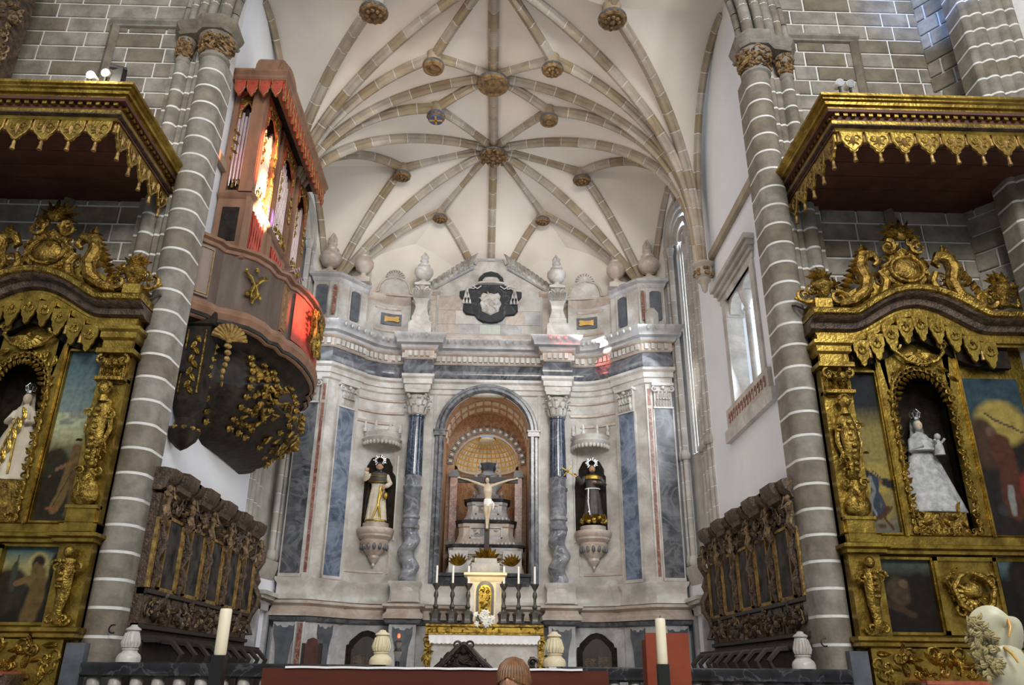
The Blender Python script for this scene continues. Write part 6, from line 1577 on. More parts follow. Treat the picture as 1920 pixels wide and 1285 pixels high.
    if sx < 0:
        sky = lambda x, v: mix3(mix3((.02, .018, .012), (.16, .15, .08), (v-.3)*5), mix3((.30, .32, .20), (.045, .085, .10), (v-.5)*2.2), (v-.42)*8) if v < .62 else mix3((.13, .17, .16), (.05, .085, .10), (v-.6)*3)
        p = painting('landscape_painting', T, a, b, 3.76, 6.62, Y, sky, [
            ell(.25, 1.75, .35, .32, (.018, .016, .010)), ell(.8, 1.35, .5, .5, (.02, .016, .01)), ell(.3, .7, .5, .7, (.016, .012, .008)), ell(.75, 2.05, .14, .13, (.10, .04, .02)),
            limb([(.8, 1.95), (.7, 1.4), (.62, .7), (.5, .35)], .17, (.10, .065, .025)), limb([(.66, 1.6), (.35, 1.45)], .06, (.13, .07, .035)), limb([(.8, 1.5), (.95, .6), (.9, .2)], .14, (.07, .045, .02)),
            limb([(.78, 1.4), (.45, .4)], .012, (.02, .015, .01)), ell(.45, .34, .2, .05, (.16, .06, .025)), ell(.2, 1.25, .04, .04, (.12, .05, .03)), ell(.6, 3.0, .3, .12, (.16, .17, .14)), ell(.3, 2.8, .25, .1, (.14, .15, .12))], sx)
        B('picture_frame', 'goldp', fr2(a, b, 3.76, 6.62), p)
        a2, b2 = L+.5, L+1.42
        p = painting('friar_painting', T, a2, b2, 2.26, 3.36, Y, lambda x, v: mix3((.012, .010, .008), mix3((.22, .20, .08), (.05, .085, .085), (v-.7)*4), (v-.45)*6), [
            ell(.22, .5, .35, .42, (.02, .018, .012)), limb([(.28, .5), (.27, .92)], .05, (.03, .03, .02)), limb([(.27, .9), (.27, 1.05)], .012, (.03, .03, .02)), ell(.62, .96, .17, .18, (.26, .22, .08)), ell(.62, .96, .135, .145, (.17, .16, .07)),
            ell(.63, .93, .115, .16, (.016, .012, .010)), ell(.6, .9, .045, .07, (.10, .05, .03)), limb([(.66, .78), (.72, .5), (.66, .1)], .16, (.085, .055, .02)), limb([(.6, .7), (.36, .62)], .06, (.10, .065, .025)), ell(.35, .63, .04, .035, (.14, .07, .04)), ell(.92, .9, .12, .25, (.012, .014, .008)), limb([(.92, .2), (.92, .9)], .1, (.014, .012, .008))], sx)
        B('picture_frame', 'goldp', fr2(a2, b2, 2.26, 3.36), p)
    else:
        p = painting('archangel_painting', T, a, b, 3.76, 6.5, Y, lambda x, v: mix3(mix3((.07, .075, .06), (.15, .12, .04), v*4), (.010, .012, .014), (v-.62)*6), [
            ell(.5, 1.95, .75, .62, (.20, .155, .04), 0, .2), ell(.55, .9, .42, .55, (.15, .115, .035)), ell(.2, 2.1, .35, .16, (.014, .015, .02), -.6), ell(.9, 1.75, .35, .2, (.012, .012, .016), -.4),
            limb([(.45, 1.9), (.35, 1.5), (.35, 1.0), (.25, .6)], .17, (.022, .03, .045)), ell(.62, 1.87, .09, .1, (.10, .055, .03)), limb([(.25, 2.0), (.35, 1.5), (.15, 1.1)], .07, (.10, .115, .12)), limb([(.45, 1.4), (.6, 1.0), (.4, .6)], .08, (.028, .03, .045)), limb([(.15, 1.0), (.3, .6), (.3, .45)], .045, (.11, .125, .13)),
            ell(.7, .85, .12, .14, (.045, .022, .012)), limb([(.7, .85), (.5, .6), (.2, .5)], .11, (.04, .02, .012)), limb([(.7, .7), (.85, .9)], .05, (.05, .028, .015)), limb([(.55, .5), (.8, .15)], .05, (.045, .018, .012)), ell(.4, .25, .2, .08, (.05, .025, .015)), limb([(.35, 2.25), (.8, 1.8)], .02, (.02, .02, .02))], sx)
        B('picture_frame', 'goldp', fr2(a, b, 3.76, 6.5), p)
        a2, b2 = L+.5, U-.5
        p = painting('dark_friar_painting', T, a2, b2, 2.26, 3.34, Y, lambda x, v: mix3((.008, .006, .005), (.05, .065, .06), (v-.75)*4), [ell(.35, .72, .28, .3, (.035, .025, .014)), ell(.45, .85, .1, .1, (.07, .045, .025)), ell(.75, .7, .25, .4, (.008, .006, .005)), limb([(.1, .5), (.55, .3)], .07, (.03, .018, .01))], sx)
        B('picture_frame', 'goldp', fr2(a2, b2, 2.26, 3.34), p)
    a3, b3 = nr_+.18, R-.2
    p = painting('warrior_painting' if sx > 0 else 'outer_painting', T, a3, b3, 3.76, 6.45, Y, lambda x, v: mix3((.012, .010, .010), (.018, .035, .045), (v-.6)*5), [
        ell(.55, 1.85, .5, .45, (.20, .155, .04), 0, .25), ell(.2, 1.5, .3, .5, (.035, .02, .012)), ell(.35, 1.7, .1, .11, (.07, .04, .025)), limb([(.45, 1.5), (.5, 1.0), (.45, .4)], .2, (.05, .018, .012)), limb([(.45, .75), (.42, .35)], .06, (.13, .13, .12)), limb([(.3, 2.0), (.95, 1.65)], .02, (.02, .02, .02)),
        ell(.8, .75, .22, .32, (.12, .02, .012)), ell(.82, .78, .12, .2, (.16, .13, .11)), ell(.25, .4, .1, .12, (.02, .02, .02))], sx)
    a4, b4 = U+.62, R-.2
    p = painting('outer_lower_painting', T, a4, b4, 2.26, 3.34, Y, lambda x, v: mix3((.008, .007, .006), (.05, .075, .08), (v-.7)*4), [ell(.35, .8, .25, .35, (.010, .008, .007)), ell(.6, .6, .3, .5, (.008, .006, .005))], sx)
    def cpanel(m):
        c = U+.02; m.box(c-.5, c+.5, F, F+.12, 2.22, 3.38)
        for q0, q1, q2, q3 in ((-.5, -.44, 2.22, 3.38), (.44, .5, 2.22, 3.38), (-.5, .5, 2.22, 2.28), (-.5, .5, 3.32, 3.38)): m.box(c+q0, c+q1, F-.04, F, q2, q3)
    cp = B('carved_lower_panel', 'goldp', cpanel)
    def rel(m):
        c = U+.02; zc = 2.82
        m.shell(c-.05, zc-.02, F-.04, .24, 9, pi*.7, pi*1.9, .045); m.blob((c, F-.08, zc+.05), (.17, .1, .14), 12, 8)
        for s in (-1, 1):
            m.tube([(c+s*.05, F-.1, zc-.3), (c+s*.25, F-.12, zc-.15), (c+s*.32, F-.12, zc+.08), (c+s*.2, F-.12, zc+.25), (c+s*.05, F-.1, zc+.32)], [.03, .05, .055, .05, .03], 7)
            m.scroll(c+s*.3, zc+.2, F-.08, .1, 1.3, 0, s, .035); m.scroll(c+s*.22, zc-.25, F-.06, .1, 1.3, 0, -s, .03)
        m.filigree(c-.38, c+.38, zc-.42, zc+.42, F, .14, 1.3, 77, .06, inside=lambda x, z: ((x-c)/.4)**2 + ((z-zc)/.42)**2 < 1)
    B('cartouche_relief', 'gold', rel, cp)
    # altar table front with carved border and red cloth
    B('altar_table', 'carved', lambda m: m.box(L+.55, R, F-.55, F+.1, 0, 1.55))
    B('frontal_frame', 'goldp', lambda m: (m.box(L+.12, R, F-.08, F+.1, 1.55, 2.02), m.box(L+.12, L+.6, F-.08, F+.1, 0, 1.55)))
    B('frontal_scrollwork', 'gold', lambda m: (m.filigree(L+.2, R-.2, 1.62, 1.95, F-.08, .17, 2.2, 80, .06), m.filigree(L+.2, L+.55, .9, 1.6, F-.08, .17, 1.8, 81, .06)))
    B('red_altar_cloth', 'bossr', lambda m: m.box(L+.62, R, F-.6, F, 1.53, 1.58))
    B('grey_stone_base', 'slate', lambda m: m.box(L-.2, L+.08, F-.06, 13.0, 0, 1.98))
    return T
side_altar(-1, 7.78, 'left'); side_altar(1, 7.62, 'right')
# Madonnas in the niches
def madonna(name, label, x, z0, h, body, trim, child):
    loc = (x, 12.93, z0); T = Matrix.Translation(loc) @ Matrix.Scale(h/1.75, 4); m = MB(T=T)
    f = lambda a, z: (.05*sin(10*a) + .03*sin(19*a))*max(0, 1 - z/1.2)
    m.lathe([(0, 0), (.6, 0), (.59, .04), (.45, .45), (.29, .9), (.17, 1.15), (.2, 1.32), (.14, 1.42), (.05, 1.46), (.05, 1.52), (0, 1.54)], 0, 0, 56, sq=.4, fold=f)
    m.blob((0, -.02, 1.58), (.08, .09, .11), 12, 10)
    for s, ha in ((-1, (-.06, -.2, 1.18)), (1, (.16, -.2, 1.1))):
        m.tube([(s*.16, 0, 1.32), (s*.24, -.08, 1.1), ha], [.065, .06, .04], 9)
    b = m.build(name, body, None, smooth=True, origin=loc); tag(b, label, 'statue'); md = b.modifiers.new('one_surface', 'REMESH'); md.mode = 'VOXEL'; md.voxel_size = .018; md.use_smooth_shade = True
    k = MB(T=T); k.blob((0, -.035, 1.58), (.07, .085, .1), 12, 10); k.blob((0, -.122, 1.575), (.012, .014, .022), 6, 4)
    for s in (-1, 1): k.blob((.026*s, -.115, 1.6), (.011, .008, .006), 6, 4)
    k.build('face', 'skinp', b)
    k = MB(T=T); k.lathe([(.1, 1.28), (.13, 1.45), (.115, 1.6), (.09, 1.7), (0, 1.73)], 0, .02, 18, 0.1, pi-.1) ; k.lathe([(.36, .35), (.27, .9), (.2, 1.25), (.12, 1.5)], 0, .03, 24, -.3, pi+.3, sq=.5); k.build('veil', trim, b)
    k = MB(T=T)
    k.lathe([(.07, 1.69), (.075, 1.74)], 0, 0, 14)
    for i in range(8): a = i*pi/4; k.tube([(.075*cos(a), .075*sin(a), 1.73), (.1*cos(a), .1*sin(a), 1.82), (.03*cos(a), .03*sin(a), 1.9)], .012, 4)
    k.build('silver_crown', 'silver', b)
    if child:
        k = MB(T=T); k.tube([(.2, -.2, 1.0), (.2, -.22, 1.15), (.2, -.22, 1.26)], [.09, .07, .035], 10); k.blob((.2, -.23, 1.32), (.055, .06, .065), 10, 8); k.tube([(.16, -.24, 1.2), (.1, -.3, 1.25)], .022, 6); k.tube([(.24, -.24, 1.2), (.3, -.28, 1.28)], .022, 6); k.build('child_figure', 'robes', b)
        k = MB(T=T); k.lathe([(.2, 1.08), (.27, 1.1), (.24, 1.2), (.12, 1.4)], 0, -.01, 20, pi, 2*pi, sq=.7); k.build('lace_collar', trim, b)
    return b, T
q0 = A(1752, 965, y=12.98); q1 = A(1735, 785, y=12.98)
b, T = madonna('madonna_statue', 'crowned madonna statue in a wide silvery white gown, in the right side altar niche', q0.x-.03, q0.z, (q1.z-q0.z), 'robes', 'robes', True)
m = MB(); m.box(q0.x-.42, q0.x+.4, 12.75, 13.18, 3.74, q0.z); m.filigree(q0.x-.38, q0.x+.36, 3.8, q0.z-.03, 12.75, .14, 1.6, 3, .05); o = m.build('statue_base', 'goldd', None, origin=(q0.x, 13, 3.7)); tag(o, 'gilded carved base under the white gowned madonna in the right niche', 'pedestal')
q0 = A(28, 905, y=12.98); q1 = A(52, 735, y=12.98)
b, T = madonna('madonna_statue', 'crowned madonna statue in a cream and gold gown, in the left side altar niche', q0.x-.1, q0.z, (q1.z-q0.z), 'robew', 'robew', False)
k = MB(T=T)
for i in range(12): k.leaf(-.1+.02*i, .1+.1*i, -.24+.006*i, .2, .05, 1.2+.5*(i % 2), .02, .3)
k.tube([(.1, -.22, .1), (.06, -.2, .7), (.02, -.16, 1.15)], .022, 5); k.tube([(-.2, -.2, .1), (-.1, -.2, .7), (-.04, -.16, 1.15)], .022, 5); k.build('gold_embroidery', 'goldp', b)
m = MB(); m.box(q0.x-.5, q0.x+.35, 12.75, 13.18, 3.74, q0.z); o = m.build('statue_base', 'goldd', None, origin=(q0.x, 13, 3.7)); tag(o, 'gilded base under the cream gowned madonna in the left niche', 'pedestal')

# canopies ------------------------------------------------------------------
for sx, side, xin in ((-1, 'left', 5.88), (1, 'right', 5.62)):
    t = thing('altar_canopy', 'gilded wooden canopy with scalloped valance over the %s side altar' % side, 'canopy', (7.8*sx, 11.8, 9.9))
    ztop = 10.55 if sx < 0 else 10.72; dz = ztop - 10.6; xo = 10.6; yf = 10.5
    pth = [(xin+.0, 13.0), (xin, yf), (xo, yf)]
    H = [(-.12, 9.95), (-.12, 10.02), (-.06, 10.05), (-.06, 10.13), (-.02, 10.16), (-.02, 10.2)]
    def sw(name, prof, mt, back=.1):
        m = MB(sx=sx); m.sweep(pth, [(o, z+dz) for o, z in prof], back=back); return m.build(name, mt, t)
    sw('lower_moulding', [(-.3, 9.98), (-.24, 10.0), (-.22, 10.06), (-.16, 10.1), (-.16, 10.16), (-.2, 10.18)], 'goldp', .4)
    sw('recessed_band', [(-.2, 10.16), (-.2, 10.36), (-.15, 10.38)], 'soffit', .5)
    sw('top_cornice', [(-.2, 10.34), (-.1, 10.36), (-.1, 10.4), (-.05, 10.41), (-.04, 10.46), (.0, 10.48), (.0, 10.51), (.04, 10.53), (.04, 10.58), (-.02, 10.6)], 'goldp', .6)
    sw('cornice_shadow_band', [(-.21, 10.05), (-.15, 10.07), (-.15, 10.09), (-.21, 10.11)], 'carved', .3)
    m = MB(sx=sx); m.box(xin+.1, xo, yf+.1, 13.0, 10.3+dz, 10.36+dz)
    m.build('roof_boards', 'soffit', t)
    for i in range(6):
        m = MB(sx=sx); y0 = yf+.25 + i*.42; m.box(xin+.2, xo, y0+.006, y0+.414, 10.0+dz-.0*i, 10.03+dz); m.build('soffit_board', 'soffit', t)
    dm = MB(); dm.box(-.035, .035, -.05, .02, -.03, .035); me = dm.mesh('dentil'); me.materials.append(MT['goldp'])
    k = int((xo-xin)/.145)
    for i in range(k):
        o = bpy.data.objects.new('dentil', me); COL.objects.link(o); o.parent = t; o.location = Vector(((xin+.26+i*.145)*sx, yf+.18, 10.27+dz)) - WL[t.name]
    for i in range(17):
        o = bpy.data.objects.new('dentil', me); COL.objects.link(o); o.parent = t; o.location = Vector(((xin+.18)*sx, yf+.28+i*.145, 10.27+dz)) - WL[t.name]; o.rotation_euler = (0, 0, pi/2)
    tm = MB(); tab(tm, 0, 0, 0, .4, .42); me1 = tm.mesh('valance_tongue'); me1.materials.append(MT['goldp'])
    rm = MB(); rm.leaf(0, -.1, -.02, .2, .04, -pi/2, .03, 0)
    for s in (-1, 1): rm.scroll(s*.08, -.14, -.02, .06, 1.2, 0, s, .012, 4, 8); rm.leaf(0, -.2, -.02, .12, .025, -pi/2+s*1.0, .02, 0); rm.tube([(s*.19, -.02, -.03), (s*.185, -.02, -.17), (s*.14, -.02, -.26), (s*.06, -.02, -.34), (0, -.02, -.4)], .012, 4)
    me2 = rm.mesh('tongue_relief'); me2.materials.append(MT['oldgild'])
    tz = MB(); tz.lathe([(.018, .08), (.03, .04), (.025, 0), (.04, -.09), (0, -.1)], 0, 0, 8); tz.tube([(0, 0, .07), (0, 0, .12)], .008, 4); me3 = tz.mesh('tassel'); me3.materials.append(MT['oldgild'])
    spots_ = [((xin+.3+.2+i*.435)*sx, yf+.26, 0) for i in range(11)] + [((xin+.24)*sx, yf+.5+i*.435, pi/2*(-1 if sx > 0 else 1)) for i in range(6)]
    for (x, y, a) in spots_:
        o = bpy.data.objects.new('valance_tongue', me1); COL.objects.link(o); o.parent = t; o.location = Vector((x, y, 10.0+dz)) - WL[t.name]; o.rotation_euler = (0, 0, a)
        o2 = bpy.data.objects.new('tongue_relief', me2); COL.objects.link(o2); o2.parent = o
        o3 = bpy.data.objects.new('tassel', me3); COL.objects.link(o3); o3.parent = o; o3.location = (0, 0, -.5)
        o4 = bpy.data.objects.new('tassel', me3); COL.objects.link(o4); o4.parent = o; o4.location = (-.215, .02, -.12)

# ================================================================ ORGAN
og = thing('pipe_organ', 'painted red and brown pipe organ on a curved balcony high on the left chancel wall', 'organ', (-5.7, 16.3, 5.3))
half = [(5.7, 13.45), (5.32, 13.85), (5.25, 14.05), (4.95, 14.2), (4.7, 14.4), (4.52, 14.75), (4.47, 15.1), (4.32, 15.25), (4.3, 15.62), (4.2, 15.75), (4.1, 16.1), (4.04, 16.5), (4.02, 17.0)]
plan = half + [(x, 34.0-y) for x, y in reversed(half[:-1])]
plan = [(-x, y) for x, y in plan]          # left wall, way from near to far; front = +x
def osw(name, prof, mt, parent=None, back=.1, pl=None):
    m = MB(); m.sweep(pl or plan, prof, side=1, back=back); return m.build(name, mt, parent or og)
ZR, ZO = 9.5, 8.1
osw('balcony_wall', [(-.06, ZO), (-.06, ZR)], 'organgrey', back=.06)
osw('balcony_rail', [(-.06, ZR-.14), (-.02, ZR-.12), (.0, ZR-.06), (.08, ZR-.03), (.1, ZR+.02), (.02, ZR+.05)], 'organ')
osw('balcony_base', [(-.08, ZO-.3), (-.04, ZO-.28), (.02, ZO-.14), (.06, ZO-.08), (.02, ZO-.02), (.04, ZO+.05), (-.04, ZO+.1)], 'organ')
m = MB(); m.hprism([(x if x > -5.6 else x, y) for x, y in plan], ZO-.26, ZO-.1); m.build('balcony_floor', 'consol', og)
# panels and posts on the balcony front
def seg_panel(p0, p1, name, mt, z0=ZO+.14, z1=ZR-.18, proud=.02, frame=True):
    P0, P1 = Vector(p0), Vector(p1); d = (P1-P0); L = d.length; d.normalize(); ang_ = atan2(d.y, d.x)
    T = Matrix.Translation((p0[0], p0[1], 0)) @ Matrix.Rotation(ang_, 4, 'Z')
    m = MB(T=T); m.box(.05, L-.05, .0-proud+.04, .06, z0, z1); o = m.build(name, mt, og)
    if frame:
        m = MB(T=T)
        for a, b, c, e in ((.07, .085, z0+.05, z1-.05), (L-.085, L-.07, z0+.05, z1-.05), (.07, L-.07, z0+.05, z0+.065), (.07, L-.07, z1-.065, z1-.05)): m.box(a, b, .02-proud, .05, c, e)
        m.build('gilded_beading', 'oldgild', o)
    return T, L
pl = plan
seg_panel(pl[0], pl[1], 'end_panel', 'organgrey'); seg_panel(pl[7], pl[8], 'balcony_post', 'organ'); n_ = len(pl)
seg_panel(pl[n_-9], pl[n_-8], 'balcony_post', 'organ')
T_ = Matrix.Translation((-4.72, 14.42, 0)) @ Matrix.Rotation(atan2(14.7-14.2, -4.52+4.95), 4, 'Z')
m = MB(T=T_); zc = (ZR+ZO)/2
for s in (-1, 1):
    m.tube([(0, -.02, zc-.34), (s*.08, -.05, zc-.2), (s*.02, -.05, zc), (s*.12, -.05, zc+.15), (s*.26, -.04, zc+.22)], [.02, .035, .035, .035, .02], 6)
    m.leaf(s*.05, zc+.12, -.02, .2, .05, pi/2 - s*.9, .05, .3); m.leaf(s*.04, zc-.1, -.02, .2, .05, -pi/2+s*.7, .05, .3); m.blob((s*.24, -.04, zc+.28), (.045, .03, .04), 6, 5); m.blob((s*.16, -.04, zc-.22), (.04, .03, .05), 6, 5)
m.blob((0, -.05, zc+.35), (.05, .04, .06), 8, 6); m.leaf(0, zc-.4, -.02, .3, .05, pi/2, .06, 0); m.build('gilded_ornament', 'gold', og)
# red bulging front
rp_ = [p for p in pl if 15.7 < p[1] < 18.3]
osw('red_front_panel', [(-.03, ZO+.12), (-.03, ZR-.16)], 'organred', pl=rp_, back=.02)
T_ = Matrix.Translation((-4.01, 16.95, 0)) @ Matrix.Rotation(pi/2, 4, 'Z'); m = MB(T=T_)
for s in (-1, 1):
    m.tube([(0, -.03, zc-.5), (s*.2, -.05, zc-.42), (s*.3, -.05, zc-.15), (s*.22, -.05, zc+.1), (s*.36, -.05, zc+.35), (s*.5, -.03, zc+.3)], [.03, .05, .055, .05, .05, .03], 7)
    m.scroll(s*.42, zc+.4, -.04, .12, 1.4, 0, s, .04); m.scroll(s*.36, zc-.3, -.04, .12, 1.4, 0, -s, .04); m.scroll(s*.14, zc+.5, -.04, .11, 1.3, 0, s, .035)
    for k in range(7): m.leaf(s*(.3+.03*k), zc-.4+.12*k, -.02, .2, .05, pi/2-s*1.0, .06, .4)
m.filigree(-.3, .3, zc-.4, zc+.5, -.01, .15, 1.4, 91, .06); m.build('gilded_cartouche', 'gold', og)
# case
xf = -5.0; yn, ye = 14.25, 18.5; zb, zm, zt = 9.0, 10.9, 13.62
m = MB(); m.box(-5.68, xf, yn, ye, zb, zm-.05); m.build('lower_case', 'organ', og)
m = MB(); m.box(-5.66, xf-.25, yn+.1, ye-.1, zm-.05, zt); m.build('inner_case', 'consol', og)
casep = [(-5.7, yn), (xf, yn), (xf, ye), (-5.7, ye)]
m = MB(); m.sweep([(-5.68, yn), (xf, yn), (xf, ye)], [(0, zm-.14), (.05, zm-.1), (.09, zm-.03), (.04, zm), (.02, zm+.06), (0, zm+.08)], side=1); m.build('case_cornice', 'organ', og)
m = MB(); m.sweep([(-5.68, yn), (xf, yn), (xf, ye)], [(0, zb+.3), (.05, zb+.34), (.05, zb+.42), (0, zb+.46)], side=1); m.build('case_plinth_moulding', 'organ', og)
m = MB(); m.box(-5.55, -5.2, yn-.02, yn+.02, 9.75, 10.55); m.build('open_panel', 'consol', og)
posts = [14.25, 15.35, 15.75, 17.0, 17.4, 18.5]
for y in posts:
    m = MB(); m.box(xf-.26, xf+.02, y-.1, y+.1, zm, zt); 
    m.box(xf+.02, xf+.035, y-.07, y-.05, zm+.1, zt-.2); m.box(xf+.02, xf+.035, y+.05, y+.07, zm+.1, zt-.2)
    m.build('case_post', 'organ', og)
    m = MB(); m.box(xf-.05, xf+.03, y-.12, y+.12, zb+.45, zm-.14); m.build('lower_post', 'organ', og)
m = MB(); m.box(-5.2, xf+.03, yn-.03, yn+.1, zm, zt); m.box(-5.68, -5.55, yn-.03, yn+.1, zm, zt); m.build('side_post', 'organ', og)
m = MB()
for y0, y1 in ((14.45, 15.2), (15.95, 16.8), (17.6, 18.3)):
    m.box(xf, xf+.02, y0, y1, zb+.6, zm-.3)
    for k in range(5): m.tube([(xf+.04, lerp(y0, y1, k/5), zb+.62), (xf+.04, lerp(y0, y1, (k+1)/5), zm-.32)], .02, 4); m.tube([(xf+.04, lerp(y0, y1, (k+1)/5), zb+.62), (xf+.04, lerp(y0, y1, k/5), zm-.32)], .02, 4)
m.build('lattice_panel', 'organred', og)
def pipe_(x, y, z0, z1, r, par):
    m = MB(); m.lathe([(r*.25, z0-.2), (r, z0), (r, z1), (r*.92, z1)], x, y, 12); m.box(x-.01, x+.01, y-.01, y+.01, z0, z0+.01); return m.build('organ_pipe', 'pipe', par)
for i in range(5): pipe_(-5.52+.075*i+.0, yn-.0, zm+.38, zt-.75+.1*abs(i-2)-.0, .036, og)
for (y0, y1, n_, arch_) in ((14.42, 15.22, 8, 1), (15.88, 16.88, 9, 0), (17.52, 18.36, 7, 1)):
    for i in range(n_):
        t = (i+.5)/n_; pipe_(xf-.08, lerp(y0, y1, t), zm+.35, zt-.95+.5*(abs(t-.5)*2 if arch_ else (1-abs(t-.5)*2)), .044, og)
def archtop(T0, w, nm):
    m = MB(T=T0)
    o = [(-w/2, zt-.05), (-w/2, zt-1.0), (-w/2+.05, zt-.85)] + [((w/2-.05)*cos(pi-pi*i/10), zt-.75+.3*sin(pi*i/10)+.05*cos(pi*i/2.5)) for i in range(1, 10)] + [(w/2-.05, zt-.85), (w/2, zt-1.0), (w/2, zt-.05)]
    m.prism(o, -.03, .0); a = m.build(nm, 'organred', og)
    m = MB(T=T0)
    m.tube([(x, -.04, z+.04) for x, z in o[2:-2]], .025, 5)
    for s in (-1, 1):
        for k in range(7): m.leaf(s*(w/2-.03), zt-1.05-.12*k, -.03, .14, .04, -pi/2+s*.5*(-1)**k, .04, .3)
        m.scroll(s*w*.25, zt-.35, -.04, .08, 1.3, 0, s, .02)
    for k in range(9): m.leaf(-w/2+.06+k*(w-.12)/8, zt-.4+.1*sin(pi*k/8), -.03, .16, .04, pi/2, .05, .1)
    m.build('gilded_cresting', 'gold', a)
    m = MB(T=T0); m.filigree(-w/2+.04, w/2-.04, zm+.08, zm+.3, -.02, .12, 1.6, 95, .04); m.build('pipe_foot_carving', 'gold', og)
archtop(Matrix.Translation((-5.37, yn, 0)), .38, 'arched_pipe_shade')
for y, w in ((14.8, .85), (16.38, 1.05), (17.94, .9)): archtop(Matrix.Translation((xf+.01, y, 0)) @ Matrix.Rotation(pi/2, 4, 'Z'), w, 'arched_pipe_shade')
# canopy with scalloped red valance
cpl = [(-5.7, 13.92), (-4.55, 13.92), (-4.55, 18.4)]
m = MB(); m.sweep(cpl, [(0, zt+.02), (.04, zt+.06), (.04, zt+.12), (.1, zt+.18), (.1, zt+.24), (0, zt+.27)], side=1, back=.3); m.build('canopy_cornice', 'organ', og)
m = MB(); m.box(-5.7, -4.6, 13.97, 18.4, zt+.08, zt+.22); m.build('canopy_roof', 'consol', og)
def tongue_row(p0, p1, n, ang_, depth=.42):
    tm = MB(); tab(tm, 0, 0, 0, .235, depth); tm.box(-.13, .13, -.02, .02, -.02, .12); me = tm.mesh('red_tongue'); me.materials.append(MT['organred'])
    ts = MB(); ts.lathe([(.012, .06), (.025, .02), (.015, 0), (.035, -.07), (0, -.08)], 0, 0, 7); ts.tube([(-.115, -.03, .1), (-.115, -.03, -.18), (-.08, -.03, -.3), (0, -.03, -.41), (.08, -.03, -.3), (.115, -.03, -.18)], .012, 4); me2 = ts.mesh('gilt_edge'); me2.materials.append(MT['oldgild'])
    for i in range(n):
        t = (i+.5)/n; o = bpy.data.objects.new('red_tongue', me); COL.objects.link(o); o.parent = og; o.location = Vector((lerp(p0[0], p1[0], t), lerp(p0[1], p1[1], t), zt+.0)) - WL[og.name]; o.rotation_euler = (0, 0, ang_)
        o2 = bpy.data.objects.new('gilt_edge', me2); COL.objects.link(o2); o2.parent = o
tongue_row((-5.65, 13.95), (-4.58, 13.95), 4, 0); tongue_row((-4.57, 13.95), (-4.57, 18.4), 17, pi/2)
# top pediment and small box
def ped(y0, y1):
    m = MB(); K = 8
    T0 = Matrix.Translation((-4.8, (y0+y1)/2, zt+.25)) @ Matrix.Rotation(pi/2, 4, 'Z'); m = MB(T=T0); w = (y1-y0)/2
    for k, (dw, dy) in enumerate(((0, 0), (-.06, -.05), (-.12, -.1))):
        pts = [(-(w+dw), 0)] + [((w+dw)*cos(pi-pi*i/12), .15+(.75+dw)*sin(pi*i/12)) for i in range(13)] + [((w+dw), 0)]; m.prism(pts, dy, .1+dy if k else .5)
    return m.build('curved_pediment', 'organ', og)
ped(14.05, 15.7); ped(16.8, 18.3)
m = MB(); m.box(-5.3, -5.0, 14.3, 14.6, zt+.25, zt+.6); m.box(-5.34, -4.96, 14.26, 14.64, zt+.6, zt+.66); m.build('corner_block', 'organ', og)
# horizontal trumpets
for i in range(6):
    m = MB(); y = 16.0 + .16*i; z = 9.95 + .12*(i % 3); m.tube([(xf, y, z), (xf+.5, y, z+.02), (xf+.62, y, z+.03)], [.012, .02, .05], 8); m.build('trumpet_pipe', 'pipe', og)
# carved corbel below the balcony
def bel(k, z, o=0): return [(lerp(-5.72, x, k)+o, lerp(17.0, y, .35+.65*k), z) for x, y in plan]
lv = [(1.0, ZO-.26), (.96, 7.85), (.8, 7.72), (.72, 7.6), (.78, 7.4), (.86, 7.1), (.84, 6.75), (.66, 6.45), (.5, 6.3), (.42, 6.1), (.2, 5.95), (.02, 5.85)]
vs = []; fs = []; K = len(plan)
for k, z in lv: vs += bel(k, z)
for j in range(len(lv)-1):
    for i in range(K-1): fs.append((j*K+i+1, j*K+i, (j+1)*K+i, (j+1)*K+i+1))
m = MB(); m.add(vs, fs); cb_ = m.build('carved_corbel', 'consol', og)
def on_bel(i, zf):
    for j in range(len(lv)-1):
        if lv[j][1] >= zf >= lv[j+1][1]:
            t = (lv[j][1]-zf)/(lv[j][1]-lv[j+1][1]); k = lerp(lv[j][0], lv[j+1][0], t); p = bel(k, zf)[i]; return Vector(p)
    return Vector(bel(.5, zf)[i])
rg = random.Random(19)
m = MB()
for i in (2, 5, 7, 9, 12, 16, 20):
    for k in range(9):
        p = on_bel(min(K-1, i), 7.5 - k*.17); m.blob(p + Vector((.03, -.03, 0)), (.08-.004*k, .08, .07), 7, 5)
        for s in (-1, 1): m.tube([p + Vector((.03, 0, 0)), p + Vector((.08, s*.07, .03)), p + Vector((.06, s*.13, -.03))], [.03, .025, .01], 5)
for q in range(80):
    i = rg.randrange(6, K-3); z = rg.uniform(6.2, 7.4); p = on_bel(i, z); m.tube([p, p + Vector((.09, rg.uniform(-.1, .1), rg.uniform(-.1, .1))), p + Vector((.03, rg.uniform(-.2, .2), rg.uniform(-.18, .18)))], [.06, .05, .02], 6); m.blob(p, .06, 6, 4)
m.build('gilded_foliage', 'goldd', cb_)
